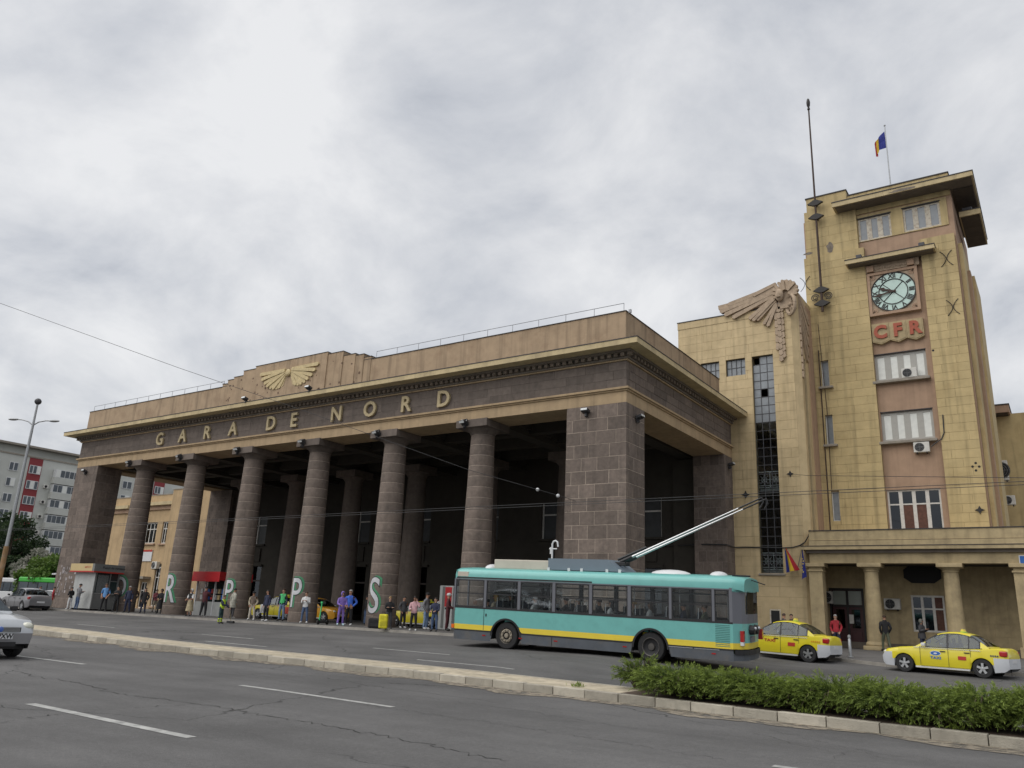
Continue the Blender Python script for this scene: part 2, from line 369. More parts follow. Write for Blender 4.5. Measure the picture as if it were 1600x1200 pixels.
# grit washed up along the foot of the kerb
gt = MB(); xs = [-40+i*.5 for i in range(134)]
for a, b in zip(xs, xs[1:]):
    wa = .55+.25*math.sin(a*1.3)+.16*math.sin(a*3.1+1); wb = .55+.25*math.sin(b*1.3)+.16*math.sin(b*3.1+1)
    gt.add([(a, near_y(a)-wa, G(a, near_y(a)-wa)+.009), (b, near_y(b)-wb, G(b, near_y(b)-wb)+.009), (b, near_y(b), G(b, near_y(b))+.010), (a, near_y(a), G(a, near_y(a))+.010)], [(0, 1, 2, 3)])
def grit_mask():
    """grit thins out into the asphalt: ragged see-through edge"""
    m = M_grit.copy(); m.name = 'gutter_grit_ragged'; nt = m.node_tree; b = nt.nodes['Principled BSDF']; N = nt.nodes.new; L = nt.links.new
    geo = N('ShaderNodeNewGeometry'); n = N('ShaderNodeTexNoise'); n.inputs['Scale'].default_value = 6; n.inputs['Detail'].default_value = 8; L(geo.outputs['Position'], n.inputs['Vector'])
    r = N('ShaderNodeMapRange'); L(n.outputs[0], r.inputs[0]); r.inputs[1].default_value = .30; r.inputs[2].default_value = .56; r.inputs[4].default_value = .95
    L(r.outputs[0], b.inputs['Alpha']); return m
o = gt.build('gutter_grit', grit_mask()); tag(o, kind='stuff', label='pale grit and dust along the foot of the median kerb', cat='grit')

# painted lane dashes
def dash(x0, y0, x1, y1, w):
    mb = MB(); n = 6; vs = []; fs = []
    for i in range(n+1):
        t = i/n; X, Y = x0+(x1-x0)*t, y0+(y1-y0)*t
        vs += [(X, Y-w/2, G(X, Y-w/2)+.005), (X, Y+w/2, G(X, Y+w/2)+.005)]
    for i in range(n): fs.append((2*i, 2*i+2, 2*i+3, 2*i+1))
    mb.add(vs, fs).build('lane_dash', M_line, ROAD)
for k in range(-6, 4):
    o_ = .75 if k > 0 else 0; dash(2.37+k*10.0+o_, -22.12-(.5 if k > 0 else 0), 6.4+k*10.0+o_, -22.05-(.5 if k > 0 else 0), .15)
for k in range(-5, 4): dash(3.1+k*10.0, -26.55, 7.05+k*10.0, -26.5, .16)
for k in range(-5, 4):
    dash(-5.06+k*10.2, -10.5, -1.32+k*10.2, -10.7, .12); dash(-.92+k*10.8, -12.85, 2.83+k*10.8, -12.95, .12)

# long cracks in the near carriageway
M_crk = mat('crack_tar', (.022, .021, .02), .9, .3, 10, coords='World')
def crack(pxs, w):
    pts = []
    for (a, b), (c, d) in zip(pxs, pxs[1:]):
        n = max(3, int(math.hypot(c-a, d-b)/7))
        for i in range(n): t = i/n; P = road_at(a+(c-a)*t, b+(d-b)*t); pts.append((P[0]+random.gauss(0, .035), P[1]+random.gauss(0, .05)))
    mb = MB(); vs = []; fs = []
    for i, (X, Y) in enumerate(pts):
        q = w*random.uniform(.25, 1.2); vs += [(X, Y-q/2, G(X, Y)+.004), (X, Y+q/2, G(X, Y)+.004)]
    for i in range(len(pts)-1): fs.append((2*i, 2*i+2, 2*i+3, 2*i+1))
    mb.add(vs, fs).build('road_crack', M_crk, ROAD)
crack([(20, 1048), (60, 1058), (120, 1067), (150, 1074), (180, 1084), (250, 1092), (310, 1101), (335, 1103), (400, 1116), (470, 1128), (530, 1138), (600, 1149), (700, 1170), (800, 1191)], .026)
crack([(-10, 1131), (75, 1118), (150, 1112), (190, 1107), (300, 1101)], .022)
crack([(180, 1068), (300, 1062), (370, 1057), (440, 1049)], .015)
crack([(185, 1023), (400, 1056), (560, 1076), (800, 1108), (1000, 1140)], .012)
crack([(560, 1100), (700, 1120), (900, 1150), (1150, 1190)], .012)
crack([(1290, 1190), (1310, 1178), (1345, 1170), (1380, 1184)], .02)
crack([(1200, 1140), (1330, 1170), (1420, 1185)], .01)
# ------------------------------------------------------------------ station portico
LX, SY = -49.2, 14.74
ZA, ZT, ZD, ZC, ZP = 10.92, 11.63, 13.44, 13.74, 15.60
M_stone = mat('andesite_block', (.160, .126, .105), .85, .22, 5, .6, 35, rnd=.22, coords='World', dirt=(.05, .042, .038), dirt_amt=.5, dirt_scale=1.1, streak=.25)
M_drum = mat('andesite_drum', (.172, .136, .113), .85, .2, 4, .6, 35, rnd=.14, coords='World', dirt=(.06, .05, .045), dirt_amt=.45, dirt_scale=1.4, streak=.2)
M_frz = mat('andesite_frieze', (.146, .118, .100), .85, .18, 4, .4, 35, rnd=.13, coords='World', dirt=(.055, .046, .04), dirt_amt=.4, dirt_scale=.9, streak=.2)
M_mort = mat('lime_mortar', (.40, .33, .27), .9, .25, 8, .3, 50, coords='World', dirt=(.2, .165, .14), dirt_amt=.7, dirt_scale=2)
M_mortd = mat('dark_mortar', (.21, .17, .145), .9, .25, 8, .3, 50, coords='World')
M_beam = mat('ochre_render', (.41, .30, .18), .85, .12, 1.5, .25, 30, coords='World', dirt=(.27, .19, .115), dirt_amt=.5, dirt_scale=.9, streak=.22)
M_corn = mat('cream_render', (.52, .42, .245), .85, .12, 1.5, .25, 30, coords='World', dirt=(.25, .2, .13), dirt_amt=.55, dirt_scale=.8, streak=.2)
M_para = mat('brown_render', (.39, .285, .185), .88, .13, 1.2, .35, 22, coords='World', dirt=(.2, .125, .075), dirt_amt=.55, dirt_scale=.8, streak=.4)
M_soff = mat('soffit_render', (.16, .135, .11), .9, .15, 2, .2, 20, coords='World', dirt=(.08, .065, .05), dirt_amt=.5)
M_dent = mat('dentil_render', (.20, .16, .125), .9, .15, 3, .2, 30, rnd=.15, coords='World')
M_let = mat('letter_paint', (.48, .39, .23), .7, .1, 4, coords='World', dirt=(.3, .23, .13), dirt_amt=.4)
M_dark = mat('sheet_flashing', (.035, .03, .03), .6, .2, 4, coords='World')
M_inner = mat('shade_darkened_render', (.05, .044, .035), .9, .15, 1.5, .2, 20, coords='World', dirt=(.06, .052, .043), dirt_amt=.5)  # base colour darkened to stand in for the shade indoors
M_lamp = mat('lamp_housing', (.06, .06, .065), .5, .1, 5, metal=.4)
M_lens = mat('lamp_lens', (.6, .62, .62), .2, 0)
M_black = mat('black_void', (.012, .012, .013), .7, 0)
M_dull = mat('shade_dark_pane', (.03, .034, .036), .45, .3, 2, coords='World')  # opaque panes without sky reflection, interior shade put into their dark colour
M_glassd = glass('dark_glass', (.25, .28, .3), .04, .04)
M_wfr = mat('white_frame', (.62, .6, .56), .6, .1, 6, coords='World', dirt=(.35, .32, .28), dirt_amt=.4, dirt_scale=5)
M_steel = mat('grey_steel', (.33, .34, .35), .45, .1, 8, metal=.6)

ST = thing('station_portico', (LX/2, SY/2, 0), 'dark stone railway station portico with six round columns and GARA DE NORD lettering', 'station')

def pier(x0, x1, y0, y1, ztop, faces, rows=None, mm=None):
    """core of mortar with separate blocks on the listed faces"""
    p = MB().box(x0+.009, x1-.009, y0+.009, y1-.009, -.02, ztop-.004).build('pier', mm or M_mort, ST, True)
    n = rows or 17; h = ztop/n; T = .26
    fr = {0: (.26, .52, .855), 1: (.12, .37, .72)}; sd = {0: (.28, .74), 1: (.5,)}
    def row(cuts, a, b): c = [a]+[a+(b-a)*(q+random.uniform(-.03, .03)) for q in cuts]+[b]; return list(zip(c, c[1:]))
    g = .015
    for i in range(n):
        z0, z1 = i*h+g, (i+1)*h-g
        if i == n-1: z1 = ztop-.006
        if 'f' in faces:
            for a, b in row(fr[i % 2], x0, x1):
                e = random.uniform(-.007, .007)
                block('stone_block', a+(g if a > x0 else 0), b-(g if b < x1 else 0), y0+e, y0+T, z0, z1, M_stone, p)
        for f, xa, xb in (('r', x1-T, x1), ('l', x0, x0+T)):
            if f in faces:
                for a, b in row(sd[i % 2], y0+(T if 'f' in faces else 0), y1):
                    e = random.uniform(-.007, .007)
                    block('stone_block', xa+(e if f == 'l' else 0), xb+(e if f == 'r' else 0), a+g, b-g, z0, z1, M_stone, p)
        if 'b' in faces:
            for a, b in row(fr[i % 2], x0+.3, x1-.3): block('stone_block', a+g, b-g, y1-T, y1+random.uniform(-.005, .005), z0, z1, M_stone, p)
    return p
pier(-3.26, 0, 0, 2.02, ZA, 'frl')
pier(LX, -46.04, 0, 2.02, ZA, 'fr', mm=M_mortd)
pier(-2.0, 0, 13.37, SY-.02, ZA, 'fr', 17, M_mortd)
pier(LX, -46.04, 12.7, SY+.2, ZA, 'fr', 17, M_mortd)
# plinth of the left pier
MB().bbox(LX-.25, -45.9, -.25, 2.2, 0, .75, .03).build('plinth', M_stone, ST, True)

# columns
COLX = [-9.12-6.36*k for k in range(6)]; CY = 1.0; ND = 18; ZTOP = 10.22
def col_r(z): t = z/ZTOP; return .84-.17*t-.05*max(0, t-.3)**2
DRUMS = []
for i in range(ND):
    z0, z1 = ZTOP*i/ND, ZTOP*(i+1)/ND; r0, r1 = col_r(z0), col_r(z1)
    mb = MB(); mb.smooth = True
    mb.lathe([(r0-.02, z0+.011), (r0-.001, z0+.013), (r0, z0+.018), (r1, z1-.018), (r1-.001, z1-.013), (r1-.02, z1-.011)], 28)
    DRUMS.append(mb.mesh('drum', M_drum))
capm = MB(); capm.smooth = True
rt = col_r(ZTOP); capm.lathe([(rt-.03, ZTOP), (rt+.035, ZTOP+.01), (rt+.035, ZTOP+.05), (rt+.01, ZTOP+.06), (rt+.045, ZTOP+.1), (rt+.12, ZTOP+.19), (rt+.24, ZTOP+.28), (rt+.26, ZTOP+.31), (.5, ZTOP+.31)], 28)
CAPM = capm.mesh('capital', M_frz)
abm = MB().bbox(-1.03, 1.03, -1.12, 1.03, ZTOP+.305, ZA+.03, .015); ABM = abm.mesh('abacus', M_frz)
corem = MB(); corem.smooth = True; corem.lathe([(col_r(ZTOP*i/12)-.006, ZTOP*i/12) for i in range(13)], 24); COREM = corem.mesh('column', M_mort)
lampm = MB().bbox(-.2, .2, -.34, -.02, -.03, .12, .03).box(-.05, .05, -.1, .06, -.2, 0)
lampm.mat(1).box(-.17, .17, -.355, -.342, -.01, .1); LAMPM = lampm.mesh('floodlight', [M_lamp, M_lens])
for X in COLX:
    c = link('column', COREM, ST, True, loc=(X, CY, 0))
    for i, me in enumerate(DRUMS): link('drum', me, c, rot=(0, 0, random.uniform(0, 6)))
    link('capital', CAPM, c); link('abacus', ABM, c)
    link('floodlight', LAMPM, ST, True, loc=(X-.35, -.16, 10.88), rot=(.5, 0, random.uniform(-.3, .3)))
    link('floodlight', LAMPM, ST, True, loc=(X-.38, -.13, 10.62), rot=(-.6, 0, random.uniform(-.3, .3)))
for x, y, z, r in ((-2.1, -.06, 10.55, 0), (.06, 1.05, 10.3, PI/2), (.06, 14.0, 10.3, PI/2), (LX+1.6, -.06, 10.45, 0), (-27.3, -.98, 13.85, 0), (-21.2, -.98, 13.85, 0)):
    link('floodlight', LAMPM, ST, True, loc=(x, y, z), rot=(-.3, 0, r))

# entablature: architrave, moulding, frieze of blocks, bed mould, dentils, cornice, parapet. Front, right and left runs
def ring(name, z0, z1, e, m, t=.6, back=SY-.02):
    """a course running along front, right side and left side, e metres proud"""
    mb = MB()
    mb.box(LX-e, e, -e, t, z0, z1); mb.box(-t, e, t, back, z0, z1); mb.box(LX-e, LX+t, t, back, z0, z1)
    return mb.build(name, m, ST, True)
ring('architrave', ZA, ZT-.15, 0, M_beam, 2.0)
ring('moulding', ZT-.15, ZT-.07, .07, M_beam); ring('moulding', ZT-.07, ZT+.03, .16, M_beam)
ring('frieze', ZT+.03, ZT+1.36, -.02, M_mortd)
# frieze blocks
def frieze_rows(a, b, fix, axis):
    for r in range(3):
        z0, z1 = ZT+.035+r*.44, ZT+.035+(r+1)*.44; s = a+(0 if r % 2 else -.6)
        while s < b:
            l = random.choice((1.1, 1.3, 1.55, 1.8)); u0, u1 = max(s, a), min(s+l, b); s += l
            if u1-u0 < .12: continue
            e = random.uniform(-.006, .006)
            if axis == 'x': block('stone_block', u0+.005, u1-.005, fix+e, fix+.3, z0+.005, z1-.005, M_frz, ST)
            else: block('stone_block', fix-.3, fix+e, u0+.012, u1-.012, z0+.01, z1-.01, M_stone, ST)
frieze_rows(LX+.0, 0, 0, 'x'); frieze_rows(.31, SY-.05, 0.004, 'y')
ring('bed_moulding', ZT+1.36, ZT+1.43, .09, M_beam); ring('bed_moulding', ZT+1.43, ZT+1.52, .16, M_soff)
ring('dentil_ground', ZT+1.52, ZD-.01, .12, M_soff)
DM = MB().box(-.095, .095, 0, .2, 0, .25).mesh('dentil', M_dent); P_ = .36
zz = ZT+1.53
n = int((-LX+.6)/P_)
for i in range(n+1): link('dentil', DM, ST, True, loc=(LX-.28+i*(-LX+.56)/n, -.31, zz))
n = int(SY/P_)
for i in range(1, n): link('dentil', DM, ST, True, loc=(.31, i*SY/n, zz), rot=(0, 0, PI/2))
# cornice: soffit, fascia, dark flashing
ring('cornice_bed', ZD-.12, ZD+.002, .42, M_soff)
ring('cornice', ZD+.002, ZC-.035, 1.065, M_corn, .8)
ring('flashing', ZC-.035, ZC+.012, 1.085, M_dark, .8)
# parapet with stepped centre
mb = MB(); e = .1
mb.box(LX+e, -e, e, .5, ZC, ZP); mb.box(-.5, -e, .5, SY-1.6, ZC, ZP); mb.box(LX+e, LX+.5, .5, SY, ZC, ZP)
PAR = mb.build('parapet', M_para, ST, True)
mb = MB(); mb.box(LX+.06, -.06, .06, .56, ZP, ZP+.035); mb.box(-.56, -.06, .56, SY-1.6, ZP, ZP+.035); mb.build('coping', M_dark, ST, True)
XC = -24.45
for hw, zt, yo in ((7.2, 15.78, .07), (6.6, 16.0, .03), (5.9, 16.12, -.01), (4.85, 16.42, -.06), (3.5, 16.55, -.12)):
    MB().box(XC-hw, XC+hw, yo, .9+yo, ZC+.013, zt).build('parapet_step', M_para, ST, True)
    MB().box(XC-hw-.03, XC+hw+.03, yo-.03, .93+yo, zt, zt+.03).build('coping', M_dark, ST, True)
# bullet-pocked marks on the raised part
pk = MB()
for i in range(46):
    X = XC+random.uniform(-6.5, 6.5); Z = random.uniform(14.1, 15.9); r = random.uniform(.03, .085); y = -.124 if abs(X-XC) < 3.5 else (-.064 if abs(X-XC) < 4.85 else -.014 if abs(X-XC) < 5.9 else .026)
    pk.disc((X, y, Z), r, 7, 'y', r*random.uniform(.6, 1.3))
o = pk.build('chipped_marks', mat('bare_mortar', (.14, .09, .06), .95, .3, 8, coords='World'), ST, True); o['kind'] = 'stuff'
# winged wheel emblem
M_gold = mat('emblem_paint', (.55, .44, .235), .65, .15, 5, coords='World', dirt=(.28, .2, .1), dirt_amt=.5, dirt_scale=4)
em = MB().lathe([(0, -.30), (.16, -.29), (.24, -.24), (.24, -.12)], 14, (XC, 0, 15.62), 'y').build('emblem', M_gold, ST, True)
for s in (-1, 1):
    for k in range(9):
        a = math.radians(-66+k*8.2); L0 = .78+.21*k
        d = Vector((s*math.cos(a), 0, math.sin(a))); q = Vector((-d.z, 0, d.x)); w = .12
        b0 = Vector((XC+s*.22, 0, 15.62+.03*k))+d*.1; e0 = b0+d*min(L0, 2.45)
        pts = [b0-q*w*.7, e0-q*w, e0+d*.1, e0+q*w, b0+q*w*.7]
        MB().prism([(p.x, p.z) for p in pts], -.135-.03*(k % 2)-.012*k, -.11).build('feather', M_gold, em)
# roof rail
M_rail = mat('rail_steel', (.30, .31, .33), .5, .1, 5, metal=.5)
for a, b in ((LX+.3, XC-7.4), (XC+7.4, -.3)):
    mb = MB(); mb.tube([(a, .3, ZP+.52), (b, .3, ZP+.52)], .018, 5)
    k = int((b-a)/1.55)
    for i in range(k+1):
        X = a+(b-a)*i/k; mb.tube([(X, .3, ZP), (X, .3, ZP+.52)], .016, 5); mb.box(X+.3, X+.42, .2, .3, ZP-.08, ZP+.1)
    mb.build('roof_rail', M_rail, ST, True)
# letters
for ch, X in zip('GARADENORD', (-37.99, -35.2, -32.36, -29.51, -25.62, -23.41, -19.56, -16.76, -13.94, -11.17)):
    text(ch, 1.28, (X, -.085, 12.29), M_let, ST, True, depth=.14, name='letter', bold=.028, sx=1.0)
# roof deck, coffered ceiling with beams
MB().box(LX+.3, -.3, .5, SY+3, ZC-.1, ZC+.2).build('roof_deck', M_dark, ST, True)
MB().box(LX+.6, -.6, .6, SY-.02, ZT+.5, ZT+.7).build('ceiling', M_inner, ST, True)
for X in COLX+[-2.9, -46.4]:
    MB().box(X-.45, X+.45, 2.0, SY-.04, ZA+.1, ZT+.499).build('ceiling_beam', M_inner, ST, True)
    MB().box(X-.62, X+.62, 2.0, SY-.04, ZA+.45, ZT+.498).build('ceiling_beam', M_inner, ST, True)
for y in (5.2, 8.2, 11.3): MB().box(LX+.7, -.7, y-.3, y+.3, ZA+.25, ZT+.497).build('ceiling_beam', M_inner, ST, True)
# back wall with doors, panels and upper windows
bw = MB(); ops = []
xs = [COLX[k]+3.18 for k in range(6)]+[COLX[5]-3.18]
door = []
for c in xs: door.append((c-1.35, c+1.35))
edges = [-46.1]+[v for d in sorted(door) for v in d]+[-2.0]
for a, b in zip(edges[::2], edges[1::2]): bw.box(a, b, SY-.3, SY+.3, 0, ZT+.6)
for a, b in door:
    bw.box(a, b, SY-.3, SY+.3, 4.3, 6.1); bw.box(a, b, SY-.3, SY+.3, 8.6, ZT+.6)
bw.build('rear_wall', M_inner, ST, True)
for c in xs:
    MB().box(c-1.02, c+1.02, SY-.42, SY-.305, 4.6, 5.75).build('wall_panel', M_inner, ST, True)
    MB().box(c-1.5, c+1.5, SY-.5, SY-.303, 4.2, 4.36).build('door_head', M_inner, ST, True)
    MB().box(c-1.45, c+1.45, SY-.46, SY-.303, 5.98, 6.12).build('window_sill', M_inner, ST, True)
    d = MB(); d.box(c-1.33, c-1.22, SY-.12, SY, 0, 4.3); d.box(c+1.22, c+1.33, SY-.12, SY, 0, 4.3); d.box(c-.06, c+.06, SY-.12, SY, 0, 4.3)
    d.box(c-1.22, c+1.22, SY-.12, SY, 4.18, 4.3); d.box(c-1.22, c+1.22, SY-.12, SY, 2.9, 3.02)
    D = d.build('door', mat('door_wood', (.05, .038, .03), .6, .2, 5, coords='World'), ST, True)
    for s in (-1, 1):
        for z0, z1 in ((.5, 2.9), (3.02, 4.18)):
            MB().box(c+s*.64-.56, c+s*.64+.56, SY-.07, SY-.05, z0, z1).build('pane', M_glassd, D)
    w = MB(); w.box(c-1.33, c-1.23, SY-.12, SY, 6.1, 8.6); w.box(c+1.23, c+1.33, SY-.12, SY, 6.1, 8.6); w.box(c-.06, c+.06, SY-.12, SY, 6.1, 8.6); w.box(c-1.23, c+1.23, SY-.12, SY, 7.75, 7.85)
    Wn = w.build('window', M_wfr, ST, True)
    for s in (-1, 1):
        for z0, z1 in ((6.1, 7.75), (7.85, 8.6)): MB().box(c+s*.65-.57, c+s*.65+.57, SY-.07, SY-.05, z0, z1).build('pane', M_dull, Wn)
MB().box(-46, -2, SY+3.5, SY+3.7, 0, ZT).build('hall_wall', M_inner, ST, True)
# inner row of round columns
im = MB(); im.smooth = True; im.lathe([(.84, 0), (.80, 3), (.66, ZTOP), (.70, ZTOP+.05), (.9, ZTOP+.3)], 24); im.smooth = False; im.box(-1, 1, -1, 1, ZTOP+.3, ZA+.12)
IM = im.mesh('inner_column', M_frz)
for X in COLX: link('inner_column', IM, ST, True, loc=(X, 10.4, 0))
MB().box(-3.7, -2.02, 14.2, SY-.31, 0, ZA).build('pilaster', M_inner, ST, True)
# ------------------------------------------------------------------ clock tower, stair annex and porch
TY = 18.0; PKY = 18.28
M_yel = mat('yellow_render', (.50, .39, .20), .85, .1, 1.6, .3, 28, rnd=.055, coords='World', dirt=(.33, .235, .105), dirt_amt=.5, dirt_scale=.7, streak=.36)
M_yelp = mat('pale_yellow_render', (.55, .43, .25), .85, .1, 1.6, .3, 28, rnd=.045, coords='World', dirt=(.36, .275, .145), dirt_amt=.5, dirt_scale=.7, streak=.34)
M_joint = mat('render_joint', (.33, .25, .125), .9, .1, 3, coords='World')
M_pink = mat('salmon_render', (.40, .27, .185), .88, .1, 1.4, .25, 25, coords='World', dirt=(.26, .17, .115), dirt_amt=.45, dirt_scale=.8, streak=.22)
M_relief = mat('relief_cast_stone', (.41, .315, .225), .88, .15, 4, .3, 30, coords='World', dirt=(.2, .14, .1), dirt_amt=.5, dirt_scale=3)
M_oldwood = mat('peeling_paint', (.58, .53, .44), .8, .15, 5, .4, 40, coords='World', dirt=(.23, .13, .06), dirt_amt=.9, dirt_scale=6)
M_grey = mat('net_curtain', (.70, .71, .67), .35, .08, 4, coords='World')
M_greyg = mat('dull_pane', (.22, .24, .26), .25, .15, 3, coords='World')
M_curt = mat('brown_curtain', (.11, .05, .035), .8, .3, 6, coords='World')
M_iron = mat('wrought_iron', (.02, .017, .016), .6, .2, 8, coords='World')
M_rust = mat('rusty_iron', (.05, .028, .02), .7, .3, 8, coords='World')
M_acw = mat('ac_white', (.58, .57, .53), .5, .08, 4, coords='World', dirt=(.33, .31, .27), dirt_amt=.5, dirt_scale=3)
M_dial = mat('dial_glass', (.50, .66, .60), .3, .08, 2, coords='World')
M_redl = mat('red_letter', (.36, .09, .05), .7, .12, 6, coords='World')
M_red_door = mat('maroon_door', (.055, .014, .016), .5, .15, 3, coords='World')
M_porch = mat('porch_stone', (.43, .34, .195), .85, .15, 2, .3, 30, coords='World', dirt=(.2, .16, .1), dirt_amt=.55, dirt_scale=1.2, streak=.25)
M_bsoff = mat('dark_brown_soffit', (.075, .06, .045), .9, .3, 2, .5, 20, coords='World')  # darker brown for the undersides of side eaves and canopies
M_plq = mat('grey_ledge', (.27, .24, .2), .8, .2, 4, coords='World')
M_glassp = glass('stair_glass', (.86, .9, .92), .03, .03)

def rc(Y, *q):
    P = [at_y(x, y, Y) for x, y in q]
    X0 = (P[0][0]+P[2][0])/2; X1 = (P[1][0]+P[3][0])/2; Z1 = (P[0][2]+P[1][2])/2; Z0 = (P[2][2]+P[3][2])/2
    return X0, X1, Z0, Z1
TW = thing('clock_tower', (9, 21, 0), 'yellow clock tower with CFR shields and a tall iron mast', 'tower')
AX = thing('stair_annex', (1, 17, 0), 'pale yellow stair block with a tall glazed window and winged relief at its corner', 'building')

def ashlar(parent, m, x0, x1, yf, z0, z1, h, holes=(), widths=(1.1, 1.4, 1.7), t=.03, pat=0):
    """scored render blocks, each its own piece, leaving window holes free"""
    n = max(1, round((z1-z0)/h)); h = (z1-z0)/n
    for r in range(n):
        a, b = z0+r*h, z0+(r+1)*h; s = x0-(r % 2)*.55
        segs = []
        while s < x1-.01:
            l = random.choice(widths); u, v = max(s, x0), min(s+l, x1); s += l
            if v-u < .3 and segs: segs[-1] = (segs[-1][0], v)
            elif v-u > .02: segs.append((u, v))
        for u, v in segs:
            parts = [(u, v, a, b)]
            for (hx0, hx1, hz0, hz1) in holes:
                q = []
                for (p0, p1, c0, c1) in parts:
                    if p1 <= hx0 or p0 >= hx1 or c1 <= hz0 or c0 >= hz1: q.append((p0, p1, c0, c1)); continue
                    if p0 < hx0: q.append((p0, hx0, c0, c1))
                    if p1 > hx1: q.append((hx1, p1, c0, c1))
                    m0, m1 = max(p0, hx0), min(p1, hx1)
                    if c0 < hz0: q.append((m0, m1, c0, hz0))
                    if c1 > hz1: q.append((m0, m1, hz1, c1))
                parts = q
            for p0, p1, c0, c1 in parts:
                if p1-p0 < .05 or c1-c0 < .03: continue
                g = .006
                block('render_block', p0+g, p1-g, yf-random.uniform(0, .004), yf+t, c0+g, c1-g, m, parent)

def wall_with_holes(x0, x1, y0, y1, z0, z1, holes):
    mb = MB(); xs = sorted({x0, x1, *[q for h in holes for q in h[:2] if x0 < q < x1]}); zs = sorted({z0, z1, *[q for h in holes for q in h[2:] if z0 < q < z1]})
    for a, b in zip(xs, xs[1:]):
        run = None
        for c, d in zip(zs, zs[1:]):
            hole = any(h[0] <= (a+b)/2 <= h[1] and h[2] <= (c+d)/2 <= h[3] for h in holes)
            if hole:
                if run: mb.box(a, b, y0, y1, *run); run = None
            else: run = (run[0], d) if run else (c, d)
        if run: mb.box(a, b, y0, y1, *run)
    return mb

def window(parent, r, Y, cols, rows, mf, panes, fw=.07, depth=.1, sill=None, name='window', colw=None):
    """framed window: r = (x0, x1, z0, z1); rows = fractions of the transoms; panes(i, j) -> material"""
    x0, x1, z0, z1 = r; f = MB()
    f.box(x0, x0+fw, Y, Y+depth, z0, z1); f.box(x1-fw, x1, Y, Y+depth, z0, z1); f.box(x0+fw, x1-fw, Y, Y+depth, z0, z0+fw); f.box(x0+fw, x1-fw, Y, Y+depth, z1-fw, z1)
    cx = [x0+fw]+[x0+(x1-x0)*i/cols for i in range(1, cols)]+[x1-fw]; rz = [z0+fw]+[z0+(z1-z0)*q for q in rows]+[z1-fw]
    mw = colw or fw
    for c in cx[1:-1]: f.box(c-mw/2, c+mw/2, Y+.004, Y+depth-.004, z0+fw, z1-fw)
    for z in rz[1:-1]: f.box(x0+fw, x1-fw, Y+.008, Y+depth-.008, z-fw*.4, z+fw*.4)
    F = f.build(name, mf, parent, True)
    for i in range(cols):
        for j in range(len(rz)-1):
            a = cx[i]+(mw/2 if i else 0); b = cx[i+1]-(mw/2 if i < cols-1 else 0)
            MB().box(a, b, Y+.04, Y+.05, rz[j], rz[j+1]).build('pane', panes(i, j), F)
    if sill: MB().bbox(x0-sill, x1+sill, Y-.38, Y+.02, z0-.15, z0-.03, .02).build('sill', M_plq, F)
    return F

# --- main shaft
XL, XR = 4.35, 13.52; ZT0 = 0; PX0, PX1 = 8.05, 11.28      # salmon strip between the two yellow flanks
wU1 = rc(PKY, (1340, 344), (1391, 332.5), (1343, 378.5), (1394, 369)); wU2 = rc(PKY, (1409.5, 327), (1467, 314.5), (1413.5, 364), (1471.5, 351.5))
wA = rc(PKY+.1, (1365.7, 556.4), (1446, 546.5), (1369.8, 597), (1451, 589)); wB = rc(PKY+.1, (1375.8, 644.5), (1457.5, 640.5), (1380, 690), (1462, 686.5))
wC = rc(PKY+.1, (1386.7, 766), (1470, 763), (1390, 826), (1475, 824)); wC = (wC[0], wC[1], wC[2]-.6, wC[3])
nw = [rc(TY, (1281.5, 564), (1294, 563), (1285, 604), (1296.5, 603)), rc(TY, (1288.3, 649), (1300, 648), (1292.5, 694), (1304, 694)), rc(TY, (1297.5, 767.5), (1310, 767), (1302.5, 814), (1314, 814))]
ZSH = at_y(1475, 366, TY)[2]          # where the yellow flanks stop and the salmon band starts
ZTOPW = at_y(1400, 318, TY)[2]
ZEAVE = at_y(1330, 333, TY)[2]
zfl_l = at_y(1290, 396, TY)[2]; zfl_r = at_y(1480, 366, TY)[2]
core = wall_with_holes(XL, XR-.25, PKY, PKY+.6, 0, 27.6, [wU1, wU2, wA, wB, wC]+nw)
core.box(XL, XL+.5, PKY+.6, PKY+9, 0, 27.6); core.box(XR-.75, XR-.25, PKY+.6, PKY+9, 0, 27.6); core.box(XL, XR-.25, PKY+9, PKY+9.4, 0, 27.6)
core.build('shaft', M_pink, TW, True)
for z in (5, 9, 13, 17, 21, 25): MB().box(XL+.5, XR-.75, PKY+.65, PKY+9, z, z+.2).build('floor_slab', M_inner, TW, True)
# flank panels: solid backing (joint colour) plus blocks
zl = at_y(1262, 404, TY)[2]
wall_with_holes(XL-.05, PX0, TY+.012, PKY, 4.5, zl, nw).build('flank', M_joint, TW, True)
wall_with_holes(PX1, XR-.33, TY+.012, PKY, 4.5, zfl_r, []).build('flank', M_joint, TW, True)
ashlar(TW, M_yel, XL-.06, PX0+.0, TY-.02, 6.0, zl+.01, .52, nw, (1.2, 1.5, 1.75), .05)
ashlar(TW, M_yel, PX1, XR-.32, TY-.02, 6.0, zfl_r+.01, .52, [], (1.0, 1.25), .05)
